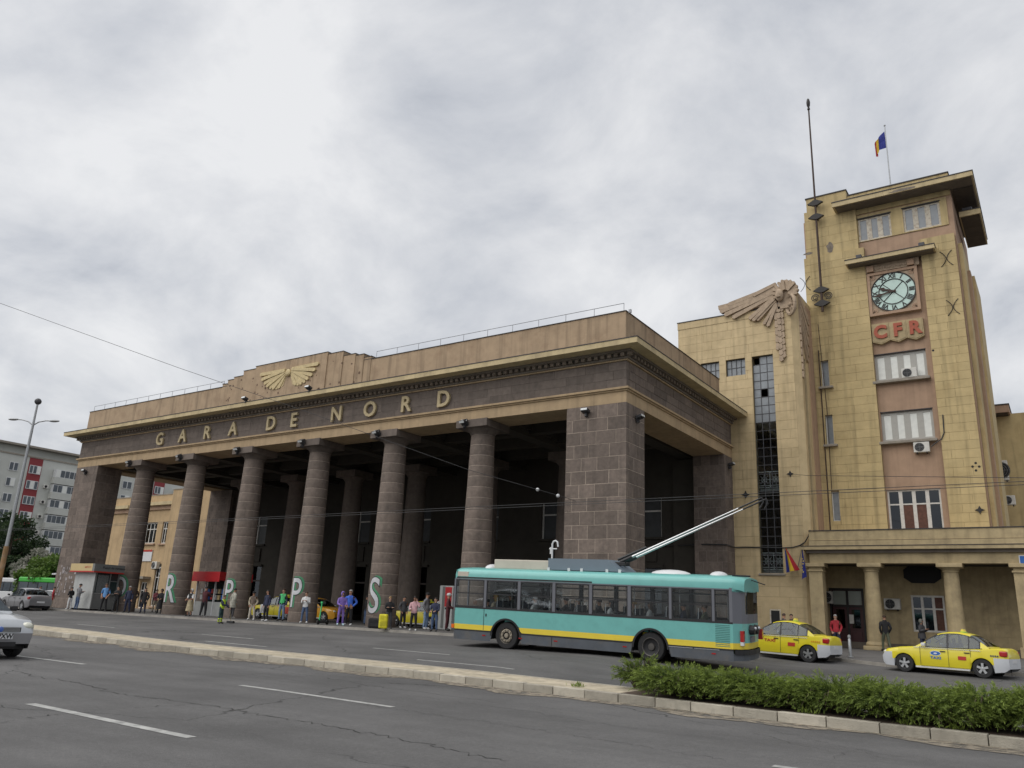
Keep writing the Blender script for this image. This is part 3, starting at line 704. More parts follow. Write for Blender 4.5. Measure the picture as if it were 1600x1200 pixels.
# upper left shoulder, a step back, and the block under the mast
zs1 = at_y(1237, 337, TY)[2]; zs2 = at_y(1240, 316, TY)[2]; XU = at_y(1321, 300, TY)[0]
MB().box(XL+.12, PX0-.32, TY+.10, PKY+.3, zl, zs1).build('upper_shoulder', M_joint, TW, True)
ashlar(TW, M_yel, XL+.11, PX0-.31, TY+.07, zl+.02, zs1+.01, .75, [], (1.5, 1.8), .05)
MB().box(XL+.3, XU, TY+.08, PKY+6, zs1-.02, zs2).build('attic', M_yel, TW, True)
MB().box(XL+.24, XU+.05, TY+.03, PKY+6, zs2, zs2+.07).build('coping', M_dark, TW, True)
zat = at_y(1405, 285, TY)[2]; XE = at_y(1480, 270, TY)[0]
MB().box(XU, XE, TY+.2, PKY+6, 27.3, zat).build('attic', M_yel, TW, True)
MB().box(XU+.05, XE+.05, TY+.15, PKY+6, zat, zat+.07).build('coping', M_dark, TW, True)
# window storey: yellow ground between and beside the upper windows
zb = wU1[2]-.02
wall_with_holes(PX0-.31, XR-.55, PKY-.06, PKY+.0, zb, 27.2, [wU1, wU2]).build('window_storey', M_yel, TW, True)
for w in (wU1, wU2):
    window(TW, w, PKY+.02, 3, [], M_oldwood, lambda i, j: M_greyg, .12, .12, colw=.3)
    MB().box(w[0]-.05, w[1]+.05, PKY-.1, PKY+.02, w[3]-.02, w[3]+.05).build('window_head', M_dark, TW, True)
# eave slab
ex0 = at_y(1300, 322, TY-.9)[0]; zev = at_y(1405, 293, TY-.9)[2]; ex1 = at_y(1519, 268, TY-.9)[0]
MB().box(ex0, ex1, TY-.9, PKY+7.6, zev-.30, zev).build('eave', M_corn, TW, True)
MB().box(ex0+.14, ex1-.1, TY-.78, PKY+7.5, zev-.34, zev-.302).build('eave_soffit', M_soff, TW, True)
MB().box(XR-.1, ex1-.14, TY+.3, PKY+7.2, zev-.42, zev-.345).build('eave_soffit', M_bsoff, TW, True)
MB().box(ex0-.03, ex1+.04, TY-.93, PKY+7.6, zev, zev+.06).build('flashing', M_dark, TW, True)
# right return of the tower: salmon corner, yellow flank on the side
zsr = at_y(1508, 370, TY)[2]
MB().box(XR-.24, XR-.02, PKY+.5, PKY+8.4, 0, zsr).build('side_flank', M_yel, TW, True)
MB().box(XR-.02, XR+.16, PKY+2.2, PKY+8.0, 0, zsr-1.2).build('side_flank', M_pink, TW, True)
MB().box(XR+.16, XR+.3, PKY+3.2, PKY+7.2, 0, zsr-1.2).build('side_flank', M_yel, TW, True)
# little balcony roofs on the side
for px, py, d0, d1, y0 in ((1517, 399, 0, 1.15, PKY+1.2),):
    z = at_x(px, py, XR)[2]
    MB().box(XR-.02, XR+d1, y0, y0+5.0, z-.35, z).build('side_canopy', M_corn, TW, True)
    MB().box(XR+.05, XR+d1-.08, y0+.1, y0+4.9, z-.39, z-.352).build('side_canopy', M_bsoff, TW, True)
    MB().box(XR, XR+d1+.04, y0-.03, y0+5, z, z+.06).build('flashing', M_dark, TW, True)
    MB().bbox(XR+.15, XR+.7, y0+.1, y0+.5, z+.06, z+.3, .04).build('floodlight', M_lamp, TW, True)
# clock canopy and clock
cx0, cx1 = at_y(1320, 407, TY-.75)[0], at_y(1459.5, 382, TY-.75)[0]; cz = at_y(1390, 394, TY-.75)[2]
MB().box(cx0, cx1, TY-.75, PKY, cz-.26, cz).build('clock_canopy', M_corn, TW, True)
MB().box(cx0-.03, cx1+.03, TY-.78, PKY, cz, cz+.05).build('flashing', M_dark, TW, True)
MB().box(cx0+.1, cx1-.1, TY-.65, PKY-.02, cz-.31, cz-.262).build('canopy_soffit', M_soff, TW, True)
for px, py in ((1342, 402), (1440, 384)):
    P = at_y(px, py, TY-.5); MB().bbox(P[0]-.17, P[0]+.17, TY-.6, TY-.35, cz+.05, cz+.33, .03).build('floodlight', M_lamp, TW, True)
fr = rc(TY+.1, (1354.6, 428.7), (1432.5, 416), (1359.6, 494), (1439.6, 481)); ccx, ccz = at_y(1397.3, 455.3, TY+.05)[0], at_y(1397.3, 455.3, TY+.05)[2]
hw = (fr[1]-fr[0])/2; ccx = (fr[0]+fr[1])/2
CLK = MB().box(ccx-hw, ccx+hw, TY+.06, PKY+.01, ccz-hw, ccz+hw).build('clock', M_relief, TW, True)
fm = MB(); w = .17
for a in ((ccx-hw, ccx-hw+w, ccz-hw, ccz+hw), (ccx+hw-w, ccx+hw, ccz-hw, ccz+hw)): fm.box(a[0], a[1], TY-.03, TY+.07, a[2], a[3])
for a in ((ccz-hw, ccz-hw+w), (ccz+hw-w, ccz+hw)): fm.box(ccx-hw+w, ccx+hw-w, TY-.03, TY+.07, a[0], a[1])
fm.build('clock_frame', M_pink, CLK)
R = hw-w-.03
d = MB(); d.disc((ccx, TY+.02, ccz), R, 48, 'y'); d.build('dial', M_dial, CLK)
rg = MB()
for ra, rb in ((R-.02, R+.05), (R*.64, R*.64+.05)):
    rg.lathe([(ra, TY-.01), (rb, TY-.03), (rb, TY+.03)], 48, (ccx, 0, ccz), 'y'); rg.lathe([(ra, TY+.02), (ra, TY-.01)], 48, (ccx, 0, ccz), 'y')
rg.build('dial_ring', M_iron, CLK)
NUM = ['XII', 'I', 'II', 'III', 'IIII', 'V', 'VI', 'VII', 'VIII', 'IX', 'X', 'XI']
for i, s in enumerate(NUM):
    a = PI/2-i*PI/6; rr = R*.83
    text(s, .42, (ccx+rr*math.cos(a), TY, ccz+rr*math.sin(a)), M_iron, CLK, rot=(PI/2, -(a-PI/2), 0), depth=.015, name='numeral', bold=.012, sx=.85)
sp = MB()
for a in (PI/4, 3*PI/4):
    d_ = Vector((math.cos(a), 0, math.sin(a))); sp.tube([Vector((ccx, TY+.0, ccz))-d_*R*.65, Vector((ccx, TY+.0, ccz))+d_*R*.65], .022, 5)
sp.build('dial_bar', M_iron, CLK)
def hand(mins, L, w, name, yo):
    a = PI/2-2*PI*mins/60; d_ = Vector((math.cos(a), 0, math.sin(a))); q = Vector((-d_.z, 0, d_.x)); c = Vector((ccx, 0, ccz))
    pts = [c-d_*.16-q*w*.5, c+d_*L*.55-q*w*.45, c+d_*L*.68-q*w, c+d_*L, c+d_*L*.68+q*w, c+d_*L*.55+q*w*.45, c-d_*.16+q*w*.5]
    MB().prism([(p.x, p.z) for p in pts], TY-yo, TY-yo+.02).build(name, M_rust, CLK)
hand(43.2, R*.95, .11, 'minute_hand', .09); hand(48.6, R*.7, .13, 'hour_hand', .06)
for sx in (-1, 1):
    for sz in (-1, 1):
        for k in range(4):
            a = math.radians(20+k*17); c = Vector((ccx+sx*(hw-w-.02), 0, ccz+sz*(hw-w-.02))); L_ = .55-.07*abs(k-1.5)
            d_ = Vector((-sx*math.cos(a), 0, -sz*math.sin(a))); q = Vector((-d_.z, 0, d_.x))
            L_ *= .62
            pts = [c+q*.02, c+d_*L_+q*.05, c+d_*(L_+.05), c+d_*L_-q*.05, c-q*.02]
            MB().prism([(p.x, p.z) for p in pts], TY+.03, TY+.062).build('leaf_ornament', M_pink, CLK)
# carved lintel above the clock
MB().box(ccx-hw-.1, ccx+hw+.15, TY+.02, PKY, ccz+hw+.06, cz-.32).build('carved_lintel', M_relief, TW, True)
lz0, lz1 = ccz+hw+.1, cz-.36
for k in range(14):
    X = ccx-hw*.72+k*hw*1.44/13; s = 1 if k % 2 else -1
    MB().prism([(X-.07, lz0+.12), (X+.04*s, lz0+.06), (X+.09, (lz0+lz1)/2), (X+.03, lz1-.1), (X-.08, lz1-.16)], TY-.02, TY+.022).build('carved_leaf', M_relief, TW, True)
for X in (ccx-hw*.83, ccx+hw*.78): MB().bbox(X-.2, X+.2, TY-.16, TY+.1, lz0-.04, lz1-.05, .02).build('lintel_bracket', M_pink, TW, True)
# CFR shields
for ch, (tl, tr, tip, zz_) in zip('CFR', (((1361.6, 507.4), (1388, 504), (1376, 538.5), 0), ((1388.4, 504), (1415, 500.5), (1403.6, 534.3), 0), ((1415.3, 500), (1441.5, 496), (1431, 530.8), 0))):
    a = at_y(*tl, TY+.1); b = at_y(*tr, TY+.1); t = at_y(*tip, TY+.1); x0, x1, z1 = a[0], b[0], (a[2]+b[2])/2; z0 = t[2]
    S_ = MB().prism([(x0, z0+.2), ((x0+x1)/2, z0), (x1, z0+.2), (x1, z1), (x0, z1)], TY+.06, PKY).build('shield', M_porch, TW, True)
    MB().prism([(x0+.07, z0+.24), ((x0+x1)/2, z0+.08), (x1-.07, z0+.24), (x1-.07, z1-.07), (x0+.07, z1-.07)], TY+.035, TY+.062).build('shield_face', M_porch, S_)
    text(ch, 1.12, ((x0+x1)/2, TY+.0, (z0+z1)/2+.06), M_redl, S_, depth=.1, name='letter', bold=.05, sx=.95)
# windows of the strip
def pA(i, j): return M_grey
M_wfg = mat('grey_white_frame', (.40, .39, .36), .7, .12, 5, coords='World', dirt=(.25, .23, .2), dirt_amt=.5, dirt_scale=5)
window(TW, wA, PKY+.12, 4, [], M_wfg, pA, .15, .1, colw=.34); window(TW, wB, PKY+.12, 4, [], M_wfg, pA, .15, .1, colw=.34)
for w in (wA, wB):
    MB().bbox(w[0]-.15, w[1]+.12, PKY-.35, PKY+.12, w[2]-.2, w[2]-.04, .02).build('window_sill', M_plq, TW, True)
    MB().box(w[0]-.02, w[1]+.02, PKY-.01, PKY+.1, w[3], w[3]+.06).build('window_head', M_dark, TW, True)
window(TW, wC, PKY+.12, 4, [.70], M_wfr, lambda i, j: M_curt if (j == 0 and i in (1, 2)) else M_glassd, .1, .1, colw=.2)
MB().box(wC[0]+.05, wC[1]-.05, PKY+.5, PKY+.58, wC[2], wC[3]).build('curtain', M_curt, TW, True)
for i, w in enumerate(nw):
    window(TW, w, TY+.16, 1, [], M_wfr, lambda i, j: M_greyg, .05, .08)
    if i < 2: MB().bbox(w[0]-.18, w[1]+.22, TY-.24, TY+.1, w[2]-.18, w[2]-.04, .02).build('window_sill', M_plq, TW, True)
# iron wall anchors ")("
def anchor(px, py, Y, s=.5, half=0):
    P = at_y(px, py, Y); mb = MB()
    for sd in ((-1, 1) if not half else (half,)):
        pts = [(P[0]+sd*(.02+.30*abs(t)**1.7), Y-.05, P[2]+t*s) for t in [k/5 for k in range(-5, 6)]]
        mb.tube(pts, .02, 5)
    mb.build('wall_anchor', M_iron, TW, True)
anchor(1258.5, 444, TY); anchor(1479, 404, TY); anchor(1489.3, 480, TY)
def star(parent, px, py, Y, s=.24):
    P = at_y(px, py, Y); pts = []
    for k in range(8):
        a = k*PI/4; r = s if k % 2 == 0 else s*.45; pts.append((P[0]+r*math.cos(a), P[2]+r*math.sin(a)))
    MB().prism(pts, Y-.07, Y-.005).build('wall_rosette', M_iron, parent, True)
star(TW, 1531, 797, TY)
for px, py in ((1524.5, 723.5), (1519.5, 729), (1530, 729), (1525, 735), (1458, 547.5)):
    P = at_y(px, py, TY-.03); MB().disc((P[0], TY-.027, P[2]), .07, 8, 'y').build('drill_hole', M_black, TW, True)
# patches of lost render near the top
pt = MB()
for px, py, a, b in ((1297, 386, .32, .45), (1263, 396, .4, .12), (1410, 296, .9, .1)):
    Y = TY+.065 if px < 1350 else TY-.905
    P = at_y(px, py, Y); n = 11; pt.add([(P[0]+a*math.cos(2*PI*k/n)*random.uniform(.55, 1), Y-.003, P[2]+b*math.sin(2*PI*k/n)*random.uniform(.55, 1)) for k in range(n)], [tuple(range(n))])
pt.build('lost_render_patch', mat('bare_brick', (.2, .17, .14), .95, .3, 6, .5, 25, coords='World'), TW, True)

# mast with iron collars
P0 = at_y(1285.5, 487, TY-.35); P1 = at_y(1261, 168, TY-.35)
MS = thing('iron_mast', tuple(P0), 'tall dark iron mast clamped to the front of the clock tower', 'mast')
top = Vector((P0[0], TY-.35, P1[2])); bot = Vector((P0[0], TY-.35, P0[2]))
mb = MB(); mb.smooth = True; mb.tube([bot, top], [.085, .05], 8); mb.build('pole', M_rust, MS, True)
mb = MB(); mb.smooth = True; mb.lathe([(.0, top.z-.3), (.1, top.z-.2), (.06, top.z), (.11, top.z+.1), (.13, top.z+.35), (.09, top.z+.6), (0, top.z+.72)], 10, (top.x, top.y, 0)); mb.build('finial', M_iron, MS, True)
for px, py, scroll in ((1271.5, 318, 0), (1274.5, 339, 0), (1283.2, 453, 1), (1285, 474, 1)):
    z = at_y(px, py, TY-.35)[2]; c = (bot.x, TY-.35, z)
    mb = MB(); mb.prism([(c[0]-.5, z-.02), (c[0]-.12, z+.2), (c[0]+.12, z+.2), (c[0]+.5, z-.02), (c[0]+.12, z-.2), (c[0]-.12, z-.2)], TY-.45, TY-.25)
    mb.box(c[0]-.06, c[0]+.06, TY-.3, TY+.1, z-.05, z+.05); mb.build('collar', M_iron, MS, True)
zc_ = at_y(1284, 464, TY-.35)[2]
for s in (-1, 1):
    mb = MB(); pts = []
    for k in range(26):
        a = k/25*4*PI; r = .27*(1-k/34); pts.append((bot.x+s*.42+r*math.cos(a)*-s, TY-.35, zc_+r*math.sin(a)))
    mb.tube(pts, .03, 5); mb.build('scroll', M_iron, MS, True)
# roof flag
F0 = at_y(1391, 285, TY+3); F1 = at_y(1383, 197, TY+3)
FP = thing('flagpole', tuple(F0), 'thin steel flagpole with a furled tricolour on the tower roof', 'flagpole')
MB().tube([(F0[0], TY+3, F0[2]-.6), (F0[0], TY+3, F1[2])], [.045, .03], 6).build('pole', M_steel, FP, True)
MB().sphere((F0[0], TY+3, F1[2]+.05), .07).build('finial', M_steel, FP, True)
fl = MB(); fz = F1[2]-.4
cols = [mat('flag_blue', (.02, .03, .22), .8, .1, 5), mat('flag_yellow', (.55, .36, .02), .8, .1, 5), mat('flag_red', (.32, .01, .02), .8, .1, 5)]
for k in range(12):
    u0, u1 = k/12, (k+1)/12; fl.mat(min(2, int(k/4)))
    def fp(u, v): return (F0[0]-.05-.62*math.sin(u*2.2)-.1*math.sin(9*u), TY+3+.12*math.sin(7*u+2*v), fz-v*1.25*(1-.35*u)-u*1.0)
    fl.add([fp(u0, 0), fp(u1, 0), fp(u1, .5), fp(u0, .5), fp(u1, 1), fp(u0, 1)], [(0, 1, 2, 3), (3, 2, 4, 5)])
fl.build('flag', cols, FP, True)

# --- stair annex (front plane SY)
AX0, AX1, CH = -3.4, 4.07, .36
ZAN = at_y(1090, 501.5, SY)[2]
sw = [rc(SY, (1094.5, 568.5), (1123, 565), (1096, 594), (1125, 590)), rc(SY, (1133.5, 563.2), (1163.5, 559.2), (1135.5, 588.5), (1165.5, 585))]
stw = rc(SY, (1174.3, 557.5), (1206, 553.5), (1190.7, 896), (1226, 895)); stw = (1.5, 2.82, stw[2], stw[3])
sdoor = rc(SY, (1205, 954), (1219, 954), (1207, 990), (1220, 990)); sdoor = (sdoor[0], sdoor[1], .2, sdoor[3])
wall_with_holes(AX0, AX1, SY, SY+.5, 0, ZAN, sw+[stw, sdoor]).build('wall', M_joint, AX, True)
sidew = [(SY+CH+.42, SY+CH+1.0, stw[2], stw[3]-.2)]
cw = MB(); cw.add([(AX1, SY-.02, 0), (AX1+CH, SY+CH, 0), (AX1+CH, SY+CH, ZAN+1), (AX1, SY-.02, ZAN+1)], [(0, 1, 2, 3)]); cw.build('corner_chamfer', M_yelp, AX, True)
sb = MB()
def ybox(y0, y1, z0, z1, x1=AX1+CH, t=.4): sb.box(x1-t, x1, y0, y1, z0, z1)
ybox(SY+CH, sidew[0][0], 0, ZAN+1); ybox(sidew[0][1], PKY+.1, 0, ZAN+1); ybox(sidew[0][0], sidew[0][1], 0, sidew[0][2]); ybox(sidew[0][0], sidew[0][1], sidew[0][3], ZAN+1)
sb.build('side_wall', M_yelp, AX, True)
MB().box(AX1+CH-.002, AX1+CH+.05, SY+CH+1.7, TY-.0, 4.5, ZAN+.6).build('side_strip', M_pink, AX, True)
MB().box(AX1+CH-.3, AX1+CH-.26, sidew[0][0], sidew[0][1], sidew[0][2], sidew[0][3]).build('side_pane', M_glassd, AX, True)
k = MB()
for z in np.arange(sidew[0][2], sidew[0][3], .55): k.box(AX1+CH-.26, AX1+CH-.22, sidew[0][0], sidew[0][1], z, z+.04)
k.build('side_glazing_bars', M_iron, AX, True)
ashlar(AX, M_yelp, AX0-.01, AX1, SY-.02, .9, ZAN-.45, .58, sw+[stw, sdoor], (1.5, 1.9, 2.3), .05)
MB().box(AX0-.03, AX1+.0, SY-.05, SY+.4, ZAN-.45, ZAN+.02).build('parapet_band', M_yelp, AX, True)
MB().box(AX0-.06, AX1-.5, SY-.08, SY+.4, ZAN+.02, ZAN+.08).build('coping', M_dark, AX, True)
MB().box(AX0, AX0+.4, SY+.5, SY+8, 0, ZAN).build('wall', M_yelp, AX, True)
MB().box(AX0+.4, AX1+CH-.4, SY+.5, SY+6, ZAN-.3, ZAN-.1).build('roof', M_dark, AX, True)
MB().box(AX0+.4, AX1, SY+4.2, SY+4.4, 0, ZAN-.3).build('inner_wall', M_inner, AX, True)
MB().box(AX0-.01, AX1+.0, SY-.04, SY+.1, 0, .9).build('plinth', M_porch, AX, True)
M_bar = mat('window_bar', (.05, .05, .055), .5, 0)
for w in sw: window(AX, w, SY+.14, 4, [.5], M_bar, lambda i, j: M_greyg, .04, .05)
# tall glazed window: 3 x 25 panes, some gone
rows = 25; zz_ = np.linspace(stw[2], stw[3], rows+1); xx_ = np.linspace(stw[0], stw[1], 4)
fb = MB()
for x in xx_: fb.box(x-.02, x+.02, SY+.16, SY+.21, stw[2], stw[3])
for z in zz_: fb.box(stw[0], stw[1], SY+.165, SY+.205, z-.02, z+.02)
SWN = fb.build('stair_window', M_bar, AX, True)
pm = MB().box(0, xx_[1]-xx_[0]-.045, 0, .008, 0, zz_[1]-zz_[0]-.045); PNG = pm.mesh('pane', M_glassp); PNS = pm.mesh('pane', M_greyg)
for j in range(rows):
    for i in range(3):
        if (i, j) in ((0, rows-1), (1, rows-5)): continue
        link('pane', PNS if j > 16 else PNG, SWN, loc=(xx_[i]+.0225, SY+.18+random.uniform(-.004, .004), zz_[j]+.0225))
MB().bbox(stw[0]-.1, stw[1]+.12, SY-.12, SY+.1, stw[2]-.14, stw[2]-.02, .02).build('window_sill', M_plq, AX, True)
# stair landings and lattice rails behind the glass
for py, sl in ((655, 1), (762, 1), (890, 1)):
    z = at_y(1205, py, SY+.6)[2]; lat = MB()
    MB().box(stw[0]-.6, stw[1]+.6, SY+.7, SY+2.2, z-.22, z-.04).build('landing', M_wfr, AX, True)
    x0, x1, z0, z1 = stw[0]-.05, stw[1]+.05, z, z+.95
    for q in (z0, z0+.12, z1-.12, z1): lat.box(x0, x1, SY+.45, SY+.48, q-.025, q+.025)
    for s in range(3):
        a = x0+(x1-x0)*s/2; lat.box(a-.025, a+.025, SY+.451, SY+.479, z0, z1)
    for c in (x0+(x1-x0)*.25, x0+(x1-x0)*.75):
        m_ = (z0+z1)/2
        for t in range(8):
            a = t*PI/4; lat.tube([(c, SY+.465, m_), (c+.32*math.cos(a), SY+.465, m_+.33*math.sin(a))], .02, 4)
        lat.tube([(c+.18*math.cos(t*PI/4), SY+.465, m_+.18*math.sin(t*PI/4)) for t in range(9)], .02, 4)
    lat.build('lattice_rail', M_wfr, AX, True)
star(AX, 1165.5, 773, SY); star(AX, 1235, 740.5, SY, .2)
# blind niche with a small dark opening near the ground
nx = at_y(1212, 950, SY)[0]; nz = at_y(1212, 938, SY)[2]
MB().prism([(nx-.8, 1.0), (nx+.8, 1.0), (nx+.8, nz-.12)]+[(nx+.8*math.cos(a), nz-.12+.14*math.sin(a)) for a in np.linspace(0, PI, 9)]+[(nx-.8, nz-.12)], SY-.06, SY-.022).build('niche_panel', M_yelp, AX, True)
MB().box(sdoor[0]+.0, sdoor[1], SY-.07, SY-.061, .9, sdoor[3]).build('hatch', M_black, AX, True)
hb = MB(); hb.box(sdoor[0]-.07, sdoor[0], SY-.085, SY+.1, .9, sdoor[3]+.07); hb.box(sdoor[1], sdoor[1]+.07, SY-.085, SY+.1, .9, sdoor[3]+.07); hb.box(sdoor[0], sdoor[1], SY-.075, SY+.1, sdoor[3], sdoor[3]+.07)
hb.build('hatch_frame', M_oldwood, AX, True)

# winged relief at the chamfered corner
EC = at_y(1216, 470, SY); ezt = at_y(1221, 440, SY)[2]
EG = MB().prism([(AX1-.75, ezt-1.9), (AX1-.55, ezt-.15), (AX1-.2, ezt), (AX1+.15, ezt-.15), (AX1+.3, ezt-1.9)], SY-.2, SY+.6).build('winged_relief', M_relief, AX, True)
def feather(a, b, w, y0, y1, name='feather', par=None):
    a, b = Vector((a[0], 0, a[1])), Vector((b[0], 0, b[1])); d_ = (b-a).normalized(); q = Vector((-d_.z, 0, d_.x))
    pts = [a-q*w*.75, b-q*w, b+d_*w*.7, b+q*w, a+q*w*.75]
    MB().prism([(p.x, p.z) for p in pts], y0, y1).build(name, M_relief, par or EG)
wing = []      # (start px, end px)
for (sx_, sy_), (ex_, ey_), w in (((1212, 452), (1127, 487), .16), ((1212, 456), (1134, 492), .16), ((1212, 460), (1146, 496), .15), ((1210, 464), (1172, 498), .13), ((1211, 467), (1178, 501), .12),
                              ((1212, 470), (1184, 500), .11), ((1213, 473), (1194, 506), .11), ((1214, 476), (1200, 509), .11), ((1212, 447), (1140, 476), .15), ((1213, 444), (1178, 462), .14)):
    a = at_y(sx_, sy_, SY-.15); b = at_y(ex_, ey_, SY-.15); feather((a[0], a[2]), (b[0], b[2]), w*.9, SY-.2-random.uniform(0, .08), SY+.05)
wt = [at_y(*q, SY-.1) for q in ((1122, 478), (1180, 463), (1214, 446), (1214, 470), (1150, 492), (1123, 484))]
MB().prism([(p[0], p[2]) for p in wt], SY-.12, SY+.3).build('wing_back', M_relief, EG)
# tail of chevrons hanging down the front
for col_, (x_, y0_, y1_, n_) in enumerate(((1216.5, 480, 566, 9), (1220.5, 478, 560, 8), (1212, 478, 548, 6))):
    for k in range(n_):
        ya = y0_+(y1_-y0_)*k/n_; yb = y0_+(y1_-y0_)*(k+1)/n_; dx = (ya-y0_)*.06
        a = at_y(x_+dx, ya, SY-.1); b = at_y(x_+dx+.6, yb, SY-.1); feather((a[0], a[2]), (b[0], b[2]+.12), .13, SY-.16-.04*(col_ == 0), SY-.0, 'tail_feather')
# head, locks and wheel
hx, hz = AX1-.2, ezt
for k in range(12):
    a = math.radians(200-k*20); c0 = Vector((hx, 0, hz-.95)); e_ = c0+Vector((math.cos(a)*.75, 0, math.sin(a)*.75+.1))
    feather((c0.x+math.cos(a)*.2, c0.z+math.sin(a)*.2), (e_.x, e_.z), .1, SY-.32-.05*(k % 3), SY-.1, 'head_lock')
fc = MB(); fc.smooth = True; fc.sphere((hx-.35, SY-.38, hz-1.05), (.26, .22, .42), 12, 9); fc.prism([(hx-.48, hz-1.25), (hx-.35, hz-.95), (hx-.22, hz-1.25)], SY-.68, SY-.5); fc.build('face', M_relief, EG)
wh = MB(); wc = Vector((hx+.28, SY-.25, hz-1.75))
tor = [(wc.x+.42*math.cos(a)*.75, wc.y-.42*math.cos(a)*.55, wc.z+.62*math.sin(a)) for a in np.linspace(0, 2*PI, 25)]
wh.tube(tor, .12, 6, cap=False)
for k in range(4):
    a = k*PI/4; v = Vector((.42*math.cos(a)*.75, -.42*math.cos(a)*.55, .62*math.sin(a))); wh.tube([wc-v, wc+v], .05, 5)
wh.sphere(wc, .16, 8, 6); wh.build('wheel', M_relief, EG)
# right wing folded along the side wall
for k in range(9):
    z1_ = hz-.9-k*.22; y0_ = SY+CH+.05; L_ = 2.3-.1*k
    p = [(y0_, z1_), (y0_+L_*.8, z1_-.9-.32*k*.5), (y0_+L_*.86, z1_-1.15-.32*k*.5), (y0_+L_*.7, z1_-1.1-.3*k*.5), (y0_, z1_-.24)]
    MB().prism(p, AX1+CH-.02, AX1+CH+.14+.03*(k % 2), 'yz').build('feather', M_relief, EG)
for k in range(8):
    z1_ = hz-2.6-k*.48; MB().prism([(SY+CH+.02, z1_), (SY+CH+.26, z1_), (SY+CH+.26, z1_-.38), (SY+CH+.14, z1_-.46), (SY+CH+.02, z1_-.38)], AX1+CH-.02, AX1+CH+.1, 'yz').build('tail_feather', M_relief, EG)

# --- porch in front of the tower
PY = SY-.45
PO = thing('colonnade_porch', (10, PY, 0), 'weathered stone porch with four squat columns at the foot of the clock tower', 'porch')
def lz(py, Y=PY): return at_y(1430, py+0, Y)[2]
pz = [lz(826.5), lz(842), lz(852), lz(858.5), lz(863), lz(880)]
PXL, PXR = AX1+CH+.0, 24.0
MB().box(PXL, PXR, PY+.12, TY-.02, pz[1], pz[0]).build('parapet', M_porch, PO, True)
MB().box(PXL, PXR, PY+.08, PY+.5, pz[0], pz[0]+.05).build('coping', M_dark, PO, True)
MB().box(PXL, PXR, PY+.06, TY-.02, pz[2], pz[1]-.03).build('parapet_base', M_porch, PO, True)
MB().box(PXL, PXR, PY+.14, PY+.6, pz[1]-.03, pz[1]).build('groove', M_soff, PO, True)
MB().box(PXL-.35, PXR, PY-.38, TY-.02, pz[3], pz[2]-.04).build('cornice', M_porch, PO, True)
MB().box(PXL-.36, PXR, PY-.40, PY+.2, pz[2]-.04, pz[2]).build('flashing', M_dark, PO, True)
MB().box(PXL-.12, PXR, PY-.16, PY+.5, pz[4]-.02, pz[3]).build('bed_moulding', M_soff, PO, True)
MB().box(PXL, PXR, PY, PY+.7, pz[5], pz[4]-.02).build('architrave', M_porch, PO, True)
MB().box(PXL, PXR, PY+.7, TY+.3, pz[5]+.1, pz[5]+.3).build('porch_ceiling', M_inner, PO, True)
hcol = pz[5]
cm = MB(); cm.smooth = True; cm.lathe([(.43, .42), (.42, 1.2), (.35, hcol-.45)], 22); cm.smooth = True
cm.lathe([(.35, hcol-.45), (.4, hcol-.43), (.4, hcol-.38), (.37, hcol-.36), (.43, hcol-.28), (.5, hcol-.2)], 22); cm.smooth = False
cm.bbox(-.6, .6, -.6, .6, hcol-.21, hcol-.005, .02); cm.smooth = True; cm.lathe([(.52, .2), (.55, .28), (.5, .4), (.43, .44)], 22); cm.smooth = False; cm.bbox(-.58, .58, -.58, .58, 0, .21, .02)
CMM = cm.mesh('column', M_porch)
for px in (1361.5, 1486):
    X = at_y(px, 900, PY+.35)[0]; link('column', CMM, PO, True, loc=(X, PY+.4, 0))
def sqpier(x0, x1, nm='pier'):
    mb = MB().box(x0, x1, PY+.05, PY+.75, 0, hcol-.45); mb.bbox(x0-.06, x1+.06, PY-.02, PY+.8, hcol-.45, hcol-.36, .01); mb.box(x0+.01, x1-.01, PY+.05, PY+.75, hcol-.36, hcol-.2); mb.bbox(x0-.16, x1+.16, PY-.12, PY+.9, hcol-.2, hcol-.004, .02)
    mb.bbox(x0-.12, x1+.12, PY-.07, PY+.87, 0, .5, .02); mb.build(nm, M_porch, PO, True)
xq = at_y(1270, 930, PY)[0]; sqpier(AX1+CH-.1, AX1+CH+.62); xp = at_y(1584, 900, PY)[0]; sqpier(xp, xp+1.0)
sqpier(20.4, 21.4)
# porch rear wall with door, window, air conditioners and a dark oval sign
dr = rc(TY, (1300, 922), (1348, 922), (1303, 1015), (1352, 1015)); dr = (dr[0], dr[1], 0.02, dr[3])
pw = rc(TY, (1423, 930), (1475, 931), (1428, 987), (1481, 989))
wall_with_holes(AX1+CH, 24, TY-.06, PKY, 0, pz[5]+.1, [dr, pw]).build('rear_wall', M_porch, PO, True)
ashlar(PO, M_porch, 11.9, 15.4, TY-.09, 0.3, pz[5]-.3, .62, [], (1.1, 1.5), .035)
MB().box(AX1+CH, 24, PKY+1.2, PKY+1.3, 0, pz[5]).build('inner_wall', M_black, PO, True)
MB().box(AX1+CH+.1, 24, TY-.3, TY-.062, 0, .35).build('plinth', M_soff, PO, True)
DD = MB().box(dr[0], dr[1], TY+.1, TY+.14, 0, dr[3]).build('door', M_red_door, PO, True)
f = MB(); f.box(dr[0]-.1, dr[0], TY-.12, TY+.14, 0, dr[3]+.1); f.box(dr[1], dr[1]+.1, TY-.12, TY+.14, 0, dr[3]+.1); f.box(dr[0], dr[1], TY-.12, TY+.14, dr[3], dr[3]+.1); f.box(dr[0], dr[1], TY+.02, TY+.1, dr[3]-.95, dr[3]-.86); f.box((dr[0]+dr[1])/2-.05, (dr[0]+dr[1])/2+.05, TY+.03, TY+.1, 0, dr[3])
f.build('door_frame', M_iron, DD)
